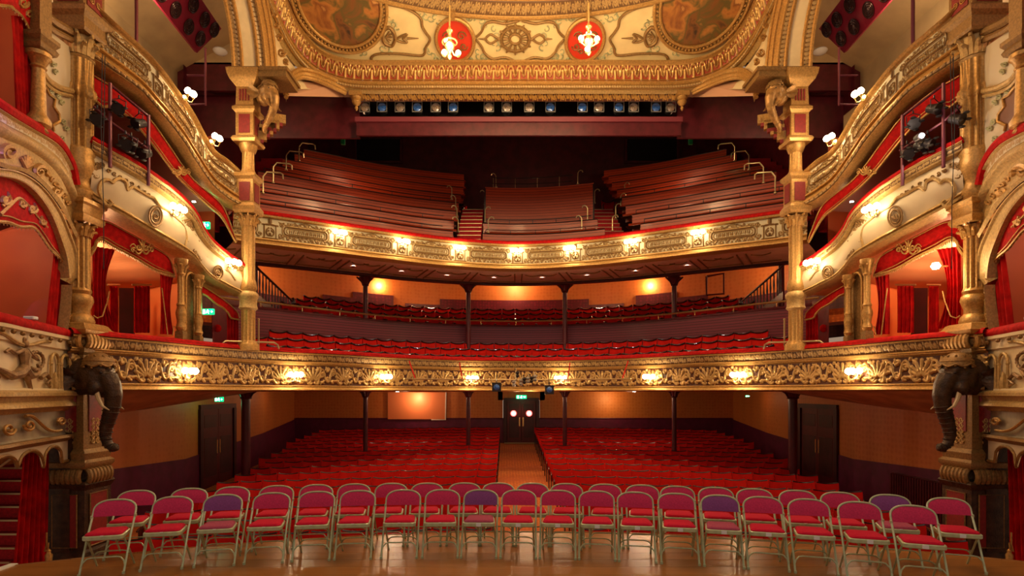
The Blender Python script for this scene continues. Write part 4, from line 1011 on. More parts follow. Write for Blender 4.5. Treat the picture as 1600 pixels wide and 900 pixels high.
    m = MB(); m.tube(inward(s, Tp * .92 + Bp * .08, .03), .010, 5); m.tube(inward(s, Bp, .03), .026, 5); m.tube(inward(s, Tp * .15 + Bp * .85, .04), .009, 5)
    for q in inward(s, Bp, .03)[::1]: m.tube([q, q - np.array([0, 0, .06])], [.016, .008], 4)
    m.build('gold_fringe', gold, t)
    m = MB(); strokes_on(m, bay, s, S_emblem(222, 388, 20, 22), .08); m.build('gold_emblem', gold, t)
    def drape(x0, x1, y0, y1, w0, dy, label, fn=bay, folds=4, gather=.0):
        t = thing('box_curtain', label, 'curtain', fn((x0 + x1) / 2, y1, s, dy))
        m = MB(); curtain(m, fn(x0, y0, s, dy), fn(x1, y0 + w0, s, dy), fn(x0, y1, s, dy), fn(x1, y1 + w0 * .3, s, dy), folds, .04, gather=gather); m.build('cloth', red_curtain, t)
        return t
    t = drape(144, 180, 384, 512, 6, .2, 'gathered red curtain beside the big gilded column in the large box, %s side' % sd, folds=5, gather=.45)
    m = MB(); m.tube([bay(146, 493, s, .1), bay(152, 497, s, .08), bay(160, 494, s, .1), bay(168, 470, s, .2), bay(171, 455, s, .25)], .012, 5); m.build('tie_cord', gold, t)
    t = drape(250, 271, 428, 522, 3, .2, 'narrow red curtain at the far edge of the large box, %s side' % sd, folds=4, gather=.3)
    m = MB(); m.tube([bay(253, 450, s, .1), bay(258, 490, s, .1), bay(262, 524, s, .05), bay(270, 524, s, .05), bay(272, 510, s, .1)], .012, 5); m.build('tie_cord', gold, t)
    def far(px, py, Y): return mx(W(px, py, Y), s)
    for a, b, lab in ((171, 184, 'first'), (209, 234, 'second')):
        t = thing('door_curtain', 'red door curtain inside the large box, %s from the stage end, %s side' % (lab, sd), 'curtain', far(a, 517, 12.0))
        m = MB(); curtain(m, far(a, 447, 12.0), far(b, 447, 12.25), far(a, 520, 12.0), far(b, 520, 12.25), 4, .03); m.build('cloth', red_curtain, t)
        m = MB(); m.tube([far(a - 3, 445, 11.97), far(b + 3, 445, 12.27)], .02, 6); m.build('curtain_rail', brass_dull, t)
    t = thing('box_door', 'dark narrow door behind the curtains inside the large box, %s side' % sd, 'door', far(196, 520, 12.4)); t['kind'] = 'structure'
    m = MB(); a, b = far(186, 450, 12.35), far(208, 450, 12.6); m.prism([a, b, Vector((b.x, b.y, 3.0)), Vector((a.x, a.y, 3.0))], (0, .06, 0)); m.build('door_leaf', maroon_dark, t, smooth=False)
    # ---- second (small) opening pelmet + curtain
    up = [(314, 446), (330, 456), (345, 466), (358, 476), (370, 488), (373, 497)]; lo = [(314, 459), (322, 463), (335, 474), (348, 482), (356, 490), (360, 497), (373, 500)]
    Tp = resample(line(bay, up, s, 5, .15), n=40)[0]; Bp = resample(line(bay, lo, s, 5, .15), n=40)[0]
    t = thing('box_pelmet', 'small red pelmet with gold edging beside the slender gilded column, %s side' % sd, 'pelmet', bay(345, 480, s))
    m = MB(); ribbon(m, s, Tp, Bp, [(0, 0), (.5, .03), (1, .02)], 40); m.build('pelmet_cloth', red_velvet, t)
    m = MB(); m.tube(inward(s, Bp, .03), .022, 5); m.tube(inward(s, Tp, .03), .010, 5); m.build('gold_fringe', gold, t)
    drape(354, 372, 486, 541, 3, .2, 'short red curtain hanging beside the slender gilded column, %s side' % sd, folds=4)
    exit_s = exit_sign(bay(325, 487, s, .1), 0, 'lit green exit sign under the small pelmet beside the niche, %s side' % sd, .26, .13) if s < 0 else None
    if s < 0:
        exit_sign(bay(320, 352, s, .7), 0, 'lit green exit sign in the upper left box below the red pelmet', .22, .16)
        light('exit_glow', tuple(bay(322, 350, s, .6) + Vector((0, 0, .1))), 4, (.1, 1, .4), .05)
        light('exit_glow', tuple(bay(328, 480, s, .0)), 2, (.1, 1, .4), .05)
    # door at the back of the small opening
    t = thing('circle_side_door', 'purple panelled door with round window behind the small box opening, %s side' % sd, 'door', far(345, 545, 14.6)); t['kind'] = 'structure'
    a, b = far(332, 470, 14.5), far(353, 470, 15.3); m = MB(); m.prism([a, b, Vector((b.x, b.y, 2.9)), Vector((a.x, a.y, 2.9))], (0, .08, 0)); m.build('door_leaf', maroon, t, smooth=False)
    m = MB(); m.ball(far(340, 513, 14.65), .10, 12, (1, .2, 1)); m.build('porthole', MATS['red_velvet'], t)
    # ---- colonnettes with a niche between them
    def colonnette(px, y_top, y_bot, r, dy, label, name='gilded_colonnette'):
        b = bay(px, y_bot, s, dy); tp = bay(px, y_top, s, dy); h = tp.z - b.z
        t = thing(name, label, 'column', b)
        m = MB(); m.lathe((0, 0, 0), [(r * 1.5, 0), (r * 1.5, h * .12), (r * 1.2, h * .14)], 4, Matrix.Rotation(PI / 4, 3, 'Z')); m.build('pedestal', gold_dull, t, local=True)
        m = MB(); m.lathe((0, 0, 0), [(r, h * .14), (r * 1.35, h * .18), (r * .9, h * .24), (r * 1.3, h * .33), (r * 1.35, h * .36), (r * .9, h * .42), (r * 1.15, h * .45), (r * .85, h * .48), (r * .8, h * .8)], 48, flute=8, fd=.22, fz=(h * .47, h * .9)); m.build('shaft', gold, t, local=True)
        m = MB(); m.lathe((0, 0, 0), [(r * .85, h * .8), (r * 1.1, h * .82), (r * .9, h * .84), (r * 1.2, h * .92), (r * 1.7, h * .96), (r * 1.7, h)], 14)
        for k in range(6):
            a = k * PI / 3; m.tube([(r * math.cos(a), r * math.sin(a), h * .84), (r * 1.3 * math.cos(a), r * 1.3 * math.sin(a), h * .9), (r * 1.8 * math.cos(a), r * 1.8 * math.sin(a), h * .93)], [.02, .02, .03], 5)
        m.build('capital', gold, t, local=True)
    colonnette(283, 405, 535, .078, -.02, 'short gilded column on the stage side of the niche between the boxes, %s side' % sd)
    colonnette(310, 430, 540, .068, -.02, 'short gilded column on the far side of the niche between the boxes, %s side' % sd)
    t = thing('niche_panel', 'tall gold edged arched niche between two short columns, %s side' % sd, 'niche', bay(297, 537, s, .1)); t['kind'] = 'structure'
    m = MB(); m.grid([[bay(x, 408 + (x - 278) * .75, s, .12) for x in (277, 290, 303, 316)], [bay(x, 537, s, .12) for x in (277, 290, 303, 316)]]); m.build('niche_back', gold_dull, t)
    m = MB(); m.tube([bay(290, 530, s, .06)] + [bay(297 - 7 * math.cos(a), 440 - 14 * math.sin(a), s, .06) for a in np.linspace(0, PI, 9)] + [bay(304, 532, s, .06)], .03, 6); m.build('arch_moulding', gold, t)
    # ---- scrolled bracket beside the slender column
    # ---- lamps on the two fronts
    Lp = []
    for (px, py, nm, fr) in ((262, 332, 'stage end', 'ivory'), (353, 416, 'far end', 'ivory'), (281, 153, 'stage end', 'carved upper'), (323, 222, 'far end', 'carved upper')):
        p = bay(px, py, s, 0); g = bay(px + 8, py, s, 0) - bay(px - 8, py, s, 0); g.z = 0; g.normalize()
        n = Vector((g.y, -g.x, 0)) * (1 if s < 0 else -1); p = p + n * .13
        q = sconce(p, n, 'lit gilt wall lamp at the %s of the %s front, %s side' % (nm, fr, sd), 'wall lamps on the side fronts', 2 if fr != 'ivory' else 3)
        light('sconce_bulb', q, 72)
    # ---- rig of lanterns in the upper opening
    t = thing('lighting_frame', 'maroon scaffold frame carrying black stage lanterns in the upper box, %s side' % sd, 'scaffold', bay(172, 300, s, -.1))
    def rg(px, py, dy=-.15): return bay(px, py, s, dy)
    for pts in ([(172, 130), (172, 262)], [(232, 180), (232, 290)]):
        m = MB(); m.tube([rg(*p) for p in pts], .032, 8); m.build('upright', steel_purple, t)
    for pts in ([(172, 132), (232, 182)], [(146, 166), (172, 190), (236, 236)]):
        m = MB(); m.tube([rg(*p) for p in pts], .024, 8); m.build('cross_tube', steel_purple, t)
    for i, (px, py, a) in enumerate(((186, 170, .4), (217, 193, -.4), (205, 228, .2), (226, 240, -.2), (152, 186, .5), (196, 225, .6))):
        p = rg(px, py, -.24 - .0 * i); nm = ORD[i]
        l = thing('box_lantern', 'black stage lantern, %s counting from the stage end of the %s scaffold frame' % (nm, sd), 'stage light', p, a, 'stage lanterns on the side frames')
        l.scale = (.72, .72, .72)
        Mx = Matrix.Rotation(PI / 2 + .45, 3, 'X')
        m = MB(); m.lathe((0, 0, 0), [(.05, -.20), (.10, -.16), (.115, .0), (.13, .08), (.15, .12), (.14, .12)], 14, Mx); m.build('lamp_body', black_metal, l, local=True)
        m = MB()
        for k in range(4):
            ca, sa = math.cos(k * PI / 2 + .3), math.sin(k * PI / 2 + .3); q = Mx @ Vector((ca * .16, sa * .16, .16)); m = MB(); m.ball(q, .075, 6, (1, 1, .35)); m.build('barn_door', black, l, local=True)
        m = MB(); m.tube([(-.14, 0, 0), (-.15, 0, .2), (0, 0, .26), (.15, 0, .2), (.14, 0, 0)], .012, 5); m.tube([(0, 0, .26), (0, 0, .34)], .02, 6); m.build('yoke', black_metal, l, local=True)
    t = thing('hanging_cables', 'pair of thin black cables hanging past the big gilded column, %s side' % sd, 'cable', rg(160, 420, -.5)); m = MB()
    m.tube([rg(160, 84, -.5), rg(158, 200, -.5), rg(162, 330, -.5), rg(162, 420, -.5)], .008, 4); m.tube([rg(164, 88, -.5), rg(163, 170, -.5), rg(161, 240, -.5)], .008, 4); m.build('cable', black, t)
    # soffit downlight in the upper box
    p = bay(303, 315, s, .55); t = thing('downlight', 'small lit downlight in the red ceiling of the upper box, %s side' % sd, 'ceiling light', p)
    m = MB(); m.lathe((0, 0, 0), [(.035, -.01), (.04, .0), (.03, .01)], 12); m.build('lamp_glass', downlight, t, local=True)
    light('box_lamp', (s * 8.9, 12.3, 7.3), 75, (1, .55, .28), .12)
    light('box_lamp', (s * 8.9, 11.6, 4.95), 70 if s < 0 else 95, (1, .55, .28), .12)
    light('box_lamp', (s * 8.6, 14.6, 4.7), 22, (1, .55, .28), .12)
    light('box_lamp', (s * 9.2, 9.0, 5.0), 30, (1, .50, .28), .12)
    return None
for s in (-1, 1): make_bay(s)
# lit wall lamp inside the right box
t = thing('box_wall_lamp', 'bright lit wall lamp high inside the large right box', 'wall lamp', tuple(W(1462, 416, 10.6)))
m = MB(); m.lathe((0, 0, 0), [(.05, -.05), (.08, .0), (.05, .06)], 12); m.build('lamp_shade', globe, t, local=True); m = MB(); m.box((.12, .0, 0), (.2, .03, .03)); m.build('bracket', brass, t, local=True)
light('box_lamp_bulb', W(1452, 420, 10.45), 30, (1, .72, .4), .05)
# ================================================================ gilded columns
def gad(m, c, w, z0, z1, n=7, r=None):
    """gadrooned bulge round a square block of width w"""
    h = z1 - z0
    for ax in range(4):
        for i in range(n):
            u = (i + .5) / n * 2 - 1; u *= w / 2
            rr = w / n / 2 * 1.05
            x, y = [(u, -w / 2), (w / 2, u), (u, w / 2), (-w / 2, u)][ax]
            ox, oy = [(0, -1), (1, 0), (0, 1), (-1, 0)][ax]
            P = [(c[0] + x + ox * h * .45 * math.sin(a) ** .7 - ox * .03, c[1] + y + oy * h * .45 * math.sin(a) ** .7 - oy * .03, z0 + h * (.5 - .5 * math.cos(a))) for a in np.linspace(0.15, PI - .15, 6)]
            m.tube(P, [rr * .6, rr, rr, rr, rr, rr * .6], 6)
def sqm(m, c, steps_):
    """square mouldings [(half, z)]"""
    m.lathe((c[0], c[1], 0), [(h * math.sqrt(2), z) for h, z in steps_], 4, Matrix.Rotation(PI / 4, 3, 'Z'))
def leafy(m, c, r, z0, z1, n=8):
    h = z1 - z0
    for q, (n_, ro) in enumerate(((n, 0), (n, .5))):
        for k in range(n_):
            a = 2 * PI * (k + ro) / n_; zz = h * .55 if q == 0 else h
            P = [(c[0] + math.cos(a) * rr, c[1] + math.sin(a) * rr, z0 + dz) for rr, dz in ((r, 0), (r * 1.1, zz * .5), (r * 1.3, zz * .85), (r * 1.7, zz * .95), (r * 1.75, zz * .8))]
            m.tube(P, [r * .28, r * .30, r * .24, r * .15, r * .08], 6)
def big_column(s):
    sd = SIDE[s]; p0 = mx(W(124, 612, 10.15), s); X, Y = p0.x, p0.y; k = 10.15 / 900
    z = lambda py: 2.1 - (py - 612) * k
    t = thing('gilded_box_column', 'tall fluted gold column between the stage box and the curtained boxes, %s side' % sd, 'column', (X, Y, z(868)))
    c = (X, Y)
    m = MB(); sqm(m, c, [(.40, z(880)), (.40, z(866)), (.37, z(862)), (.36, z(856)), (.33, z(852)), (.33, z(762)), (.36, z(757)), (.38, z(753)), (.35, z(749))]); m.build('pedestal', bronze, t, angle=20)
    m = MB()
    for ox, oy, rz in ((0, -.335, 0), (.335, 0, PI / 2), (-.335, 0, PI / 2)):
        m.mi = 0; m.box((X + ox, Y + oy, (z(850) + z(765)) / 2), (.42, .02, z(768) - z(848)), rz)
    m.build('red_panel', mat('oxblood_panel', (.22, .012, .01), .5, 0, .2, 20) if 'oxblood_panel' not in MATS else MATS['oxblood_panel'], t, smooth=False)
    m = MB()
    for ox, oy, ax in ((0, -.345, 0), (.345 * 1, 0, 1), (-.345, 0, 1)):
        for (w, za, zb) in ((.21, z(848), z(768)),):
            q = [(-w, za), (w, za), (w, zb), (-w, zb), (-w, za)]
            m.tube([(X + ox + (u if ax == 0 else 0), Y + oy + (u if ax else 0), v) for u, v in q], .014, 4)
    m.build('panel_frame', gold_dull, t)
    m = MB(); gad(m, c, .60, z(752), z(730)); sqm(m, c, [(.33, z(730)), (.37, z(725)), (.37, z(720)), (.32, z(716)), (.34, z(706)), (.28, z(700))]); m.build('gadrooned_band', gold_dull, t)
    m = MB(); sqm(m, c, [(.27, z(702)), (.27, z(556)), (.31, z(552)), (.33, z(546)), (.31, z(544))]); m.build('pier', gold_dull, t, angle=20)
    m = MB(); m.box((X, Y - .275, z(640)), (.30, .02, .75)); m.box((X - s * .275, Y, z(640)), (.02, .30, .75)); m.build('red_niche', MATS['oxblood_panel'], t, smooth=False)
    m = MB(); S = [([(X + s * -1 * .285 + 0 * x, Y + x * .009, z(y)) for x, y in spiral(0, 672, 10, 2, 0, 1.5, 10)], .012, .01)]
    for k2 in range(5):
        cy = 688 - 8 * k2
        for sg in (-1, 1): m.tube([(X - s * .28, Y + sg * (x) * .01, z(y)) for x, y in spiral(5, cy, 5, 1, 0, 1.3, 9)], [.014] * 10, 5)
        for sg in (-1, 1): m.tube([(X + sg * x * .01, Y - .28, z(y)) for x, y in spiral(5, cy, 5, 1, 0, 1.3, 9)], [.014] * 10, 5)
    m.build('carved_scrolls', gold_pale, t)
    m = MB(); gad(m, c, .62, z(545), z(524)); sqm(m, c, [(.34, z(526)), (.40, z(522)), (.42, z(518)), (.34, z(514)), (.30, z(508)), (.26, z(506))]); m.build('gadrooned_band', gold, t)
    m = MB(); m.lathe((X, Y, 0), [(.22, z(508)), (.235, z(502)), (.21, z(495)), (.165, z(491)), (.16, z(483)), (.19, z(477)), (.215, z(470)), (.20, z(463)), (.165, z(460)), (.19, z(455)), (.172, z(452)), (.165, z(450)), (.165, z(372)), (.15, z(370))], 96, flute=12, fd=.24, fz=(z(451), z(371))); m.build('lower_shaft', gold, t)
    m = MB(); leafy(m, c, .15, z(370), z(350)); m.lathe((X, Y, 0), [(.15, z(370)), (.18, z(352))], 16); sqm(m, c, [(.24, z(350)), (.27, z(345)), (.27, z(340)), (.23, z(336)), (.25, z(325)), (.29, z(322)), (.29, z(316)), (.22, z(312))]); m.build('lower_capital', gold, t)
    m = MB(); m.lathe((X, Y, 0), [(.19, z(315)), (.235, z(308)), (.24, z(300)), (.18, z(293)), (.175, z(284)), (.215, z(274)), (.245, z(264)), (.245, z(254)), (.22, z(246)), (.24, z(240)), (.225, z(234)), (.215, z(232)), (.21, z(156)), (.245, z(154)), (.265, z(148)), (.25, z(140)), (.215, z(136)), (.21, z(96))], 96, flute=12, fd=.24, fz=(z(233), z(97))); m.build('upper_shaft', gold, t)
    m = MB(); m.lathe((X, Y, 0), [(.21, z(97)), (.24, z(94)), (.21, z(90)), (.25, z(62))], 20); leafy(m, c, .20, z(92), z(62), 9); m.build('upper_capital', gold_pale, t)
    m = MB(); sqm(m, c, [(.30, z(62)), (.33, z(58)), (.33, z(52)), (.30, z(50)), (.30, z(40)), (.36, z(34)), (.38, z(28)), (.34, z(24)), (.26, z(20)), (.26, z(-60)), (.34, z(-66))]); m.build('entablature', gold_dull, t, angle=20)
    m = MB(); m.box((X, Y - .265, z(-5)), (.36, .02, .5)); m.box((X - s * .265, Y, z(-5)), (.02, .36, .5)); m.build('ornament_panel', MATS['oxblood_panel'], t, smooth=False)
    m = MB()
    for oy in (0,):
        for sg in (-1, 1):
            m.tube([(X + sg * x * .011, Y - .285, z(y)) for x, y in spiral(7, 5, 6, 1, 0, 1.4, 12)], .012, 5); m.tube([(X + sg * x * .011, Y - .285, z(y)) for x, y in spiral(7, 30, 5, 1, 0, -1.4, 12)], .012, 5)
            m.tube([(X - s * .285, Y + sg * x * .011, z(y)) for x, y in spiral(7, 5, 6, 1, 0, 1.4, 12)], .012, 5); m.tube([(X - s * .285, Y + sg * x * .011, z(y)) for x, y in spiral(7, 32, 5, 1, 0, -1.4, 12)], .012, 5)
    m.build('gilt_scrolls', gold, t)
    return c
def elephant(name, label, loc, ang, sc, mt, trunk, cloth=True, tusk_mat=None):
    t = thing(name, label, 'elephant head sculpture', loc, ang); k = sc
    m = MB()
    m.ball((.10, 0, .0), .34 * k, 16, (.95, .85, 1.05)); m.ball((.22 * k, 0, .16 * k), .27 * k, 14, (.9, .95, .95)); m.ball((.28 * k, 0, -.14 * k), .24 * k, 14, (.9, .85, 1.1)); m.ball((-.10 * k, 0, 0), .33 * k, 14, (.8, .9, 1.1))
    T = [Vector(p) * k for p in trunk]; n = len(T)
    m.tube(T, [(.19 - .125 * (i / (n - 1)) ** .8) * k for i in range(n)], 12)
    for s in (-1, 1):
        m.ball((.26 * k, s * .20 * k, -.22 * k), .11 * k, 10, (1, .8, 1.2)); m.ball((.36 * k, s * .15 * k, .10 * k), .07 * k, 8)
    o = m.build('head', mt, t, local=True)
    r = o.modifiers.new('r', 'REMESH'); r.mode = 'VOXEL'; r.voxel_size = .022 * k; r.use_smooth_shade = True
    sm = o.modifiers.new('s', 'SMOOTH'); sm.iterations = 4
    for s in (-1, 1):
        m = MB(); rows = []
        for i in range(9):
            v = i / 8; row = []
            for j in range(9):
                u = j / 8; th = -.2 + v * PI * 1.02
                rad = (.34 * math.sin(.25 + v * 2.5) ** .6) * u * k
                row.append((-.02 * k - rad * (.75 + .25 * math.cos(th)), s * (.26 * k + .26 * k * u + .03 * k * math.sin(v * 9 + u * 3)), (.20 - .52 * v) * k * (.35 + .65 * u) ))
            rows.append(row)
        m.grid(rows); m.grid([[(x, y - s * .03 * k, z) for x, y, z in r_] for r_ in rows])
        m.build('ear', mt, t, local=True)
        m = MB(); m.tube([Vector(p) * k for p in ((.30, s * .17, -.28), (.36, s * .20, -.42), (.44, s * .21, -.55), (.56, s * .20, -.62))], [.045 * k, .04 * k, .028 * k, .008 * k], 8); m.build('tusk', tusk_mat or mt, t, local=True)
        m = MB(); m.ball((.385 * k, s * .175 * k, .07 * k), .03 * k, 8); m.build('eye', black_metal, t, local=True)
    # folds on the trunk
    m = MB()
    for i in range(3, n - 1):
        d = (T[i + 1] - T[i - 1]).normalized(); r0 = (.19 - .125 * (i / (n - 1)) ** .8) * k * 1.01; u = d.orthogonal().normalized(); w_ = d.cross(u)
        for q in (0, .5):
            c = T[i].lerp(T[i + 1], q); m.tube([c + (u * math.cos(a) + w_ * math.sin(a)) * r0 for a in np.linspace(0, 2 * PI, 13)], .010 * k, 4)
    m.build('trunk_folds', mt, t, local=True)
    if cloth:
        m = MB(); rows = []
        for i in range(7):
            v = i / 6
            rows.append([((.20 + .27 * math.sin(.2 + v * 1.15) * math.cos(a) * 1.05) * k, .30 * math.sin(.2 + v * 1.15) * math.sin(a) * k, (.17 + .29 * math.cos(.2 + v * 1.15) - (.05 * abs(math.sin(a * 4)) if i == 6 else 0)) * k) for a in np.linspace(-2.0, 2.0, 33)])
        m.grid(rows); m.tube(rows[-1], .02 * k, 5); m.tube(rows[-2], .012 * k, 5)
        for p in rows[-1][2::4]: m.ball((p[0], p[1], p[2] - .03 * k), .022 * k, 6)
        for p in rows[3][2::5]: m.ball(p, .025 * k, 6)
        m.build('headcloth', gold_dull, t, local=True)
    return t
trunkA = [(.36, 0, .0), (.46, 0, -.18), (.50, 0, -.36), (.48, 0, -.55), (.42, 0, -.75), (.36, 0, -.95), (.34, 0, -1.10), (.38, 0, -1.25), (.48, 0, -1.34), (.58, 0, -1.33)]
for s in (-1, 1):
    c = big_column(s)
    p = mx(W(143, 583, 10.0), s)
    elephant('elephant_sculpture', 'dark carved elephant head with tusks jutting below the gilded column, %s side' % SIDE[s], (c[0] - s * .30, c[1] - .22, 2.36), -.02 if s < 0 else PI + .02, .92, bronze, trunkA, tusk_mat=mat('tusk_horn', (.5, .38, .22), .35) if 'tusk_horn' not in MATS else MATS['tusk_horn'])
def slim_column(s):
    sd = SIDE[s]; p0 = mx(W(388, 612, 13.35), s); X, Y = p0.x, p0.y; k = 13.35 / 900; c = (X, Y)
    z = lambda py: 2.1 - (py - 612) * k
    t = thing('slender_gilded_column', 'slender gold fluted column standing on the lower balcony front, %s side' % sd, 'column', (X, Y, z(548)))
    m = MB(); m.lathe((X, Y, 0), [(.24, z(548)), (.24, z(540)), (.20, z(536)), (.155, z(532)), (.155, z(484))], 80, flute=10, fd=.22, fz=(z(533), z(485))); m.build('base_drum', gold, t)
    m = MB(); m.lathe((X, Y, 0), [(.16, z(485)), (.21, z(482)), (.19, z(478)), (.19, z(468)), (.22, z(465)), (.22, z(460)), (.17, z(456))], 24); m.build('banded_ring', gold_pale, t)
    m = MB(); m.lathe((X, Y, 0), [(.16, z(456)), (.19, z(450)), (.17, z(440)), (.15, z(437)), (.15, z(356)), (.145, z(354))], 80, flute=10, fd=.24, fz=(z(436), z(355))); m.build('shaft', gold, t)
    m = MB(); leafy(m, c, .14, z(354), z(336), 8); m.lathe((X, Y, 0), [(.145, z(354)), (.17, z(338))], 16); sqm(m, c, [(.22, z(336)), (.25, z(332)), (.25, z(326)), (.21, z(322)), (.19, z(320)), (.19, z(284)), (.24, z(280)), (.25, z(276)), (.20, z(273))]); m.build('block', gold, t, angle=20)
    m = MB(); m.box((X, Y - .195, z(303)), (.24, .02, .42)); m.box((X - s * .195, Y, z(303)), (.02, .24, .42)); m.build('red_panel', MATS['oxblood_panel'], t, smooth=False)
    m = MB(); m.lathe((X, Y, 0), [(.18, z(273)), (.15, z(268)), (.14, z(266)), (.13, z(240)), (.16, z(238)), (.2, z(230)), (.2, z(226))], 80, flute=10, fd=.24, fz=(z(266), z(241))); m.build('upper_shaft', gold, t)
    m = MB(); sqm(m, c, [(.25, z(227)), (.28, z(223)), (.25, z(219)), (.20, z(217)), (.20, z(182)), (.26, z(178)), (.26, z(174)), (.20, z(170)), (.19, z(142)), (.24, z(138)), (.30, z(133)), (.34, z(126)), (.36, z(118))]); m.build('upper_pilaster', gold, t, angle=20)
    m = MB(); m.box((X, Y - .205, z(199)), (.25, .02, .42)); m.box((X - s * .205, Y, z(199)), (.02, .25, .42))
    for i in range(4): m.box((X - .10 + i * .065, Y - .205, z(155)), (.035, .02, .26))
    m.build('red_inlay', MATS['oxblood_panel'], t, smooth=False)
    # stepped red and gold corbel under the elephant bracket
    t2 = thing('stepped_corbel', 'stepped red and gold corbel under the %s elephant bracket' % sd, 'corbel', (X, Y, z(225)))
    q0 = Vector((X, Y, z(224))); dirv = Vector((-s * .82, .35, 0))
    m = MB(); m2 = MB()
    for i in range(9):
        f = i / 8; cc = q0 + dirv * (.12 + .62 * f) + Vector((0, 0, .06 + .62 * f)); (m if i % 2 == 0 else m2).box(cc, (.30, .13, .20), math.atan2(dirv.y, dirv.x))
    m.build('gold_steps', gold, t2, smooth=False); m2.build('red_steps', MATS['oxblood_panel'], t2, smooth=False)
    m = MB(); m.box((X - s * .35, Y + .1, z(124)), (1.25, .75, .14)); m.box((X - s * .35, Y + .1, z(118)), (1.35, .85, .07)); m.build('impost_slab', gold_dull, t2, smooth=False)
    elephant('elephant_bracket', 'gilded elephant head bracket under the ceiling arch beside the slender column, %s side' % sd, (X - s * .42, Y - .05, z(150)), -.5 if s < 0 else PI + .5, .66, mat('antique_gold_carving', (.38, .20, .06), .42, .4, .4, 9, .4, 40) if 'antique_gold_carving' not in MATS else MATS['antique_gold_carving'],
             [(.36, 0, .0), (.46, 0, -.2), (.46, 0, -.42), (.38, 0, -.62), (.26, 0, -.80), (.12, 0, -.95), (-.02, 0, -1.08), (-.08, 0, -1.2), (-.02, 0, -1.3)])
    # brass rail at the end of the lower balcony front
    t = thing('brass_end_rail', 'bent brass rail on the lower balcony front beside the slender column, %s side' % sd, 'handrail', mx(W(390, 545, 13.4), s))
    m = MB(); m.tube([mx(W(a, b, y), s) for a, b, y in ((346, 546, 12.8), (347, 537, 12.8), (352, 533, 12.85), (390, 534, 13.4), (428, 535, 13.9), (434, 539, 14.0), (436, 548, 14.0))], .022, 7); m.build('rail', brass_dull, t)
    m = MB(); m.tube([mx(W(404, y, 13.75), s) for y in (548, 500)], .022, 7); m.ball(mx(W(404, 499, 13.75), s), .03, 8); m.build('post', brass_dull, t)
for s in (-1, 1): slim_column(s)
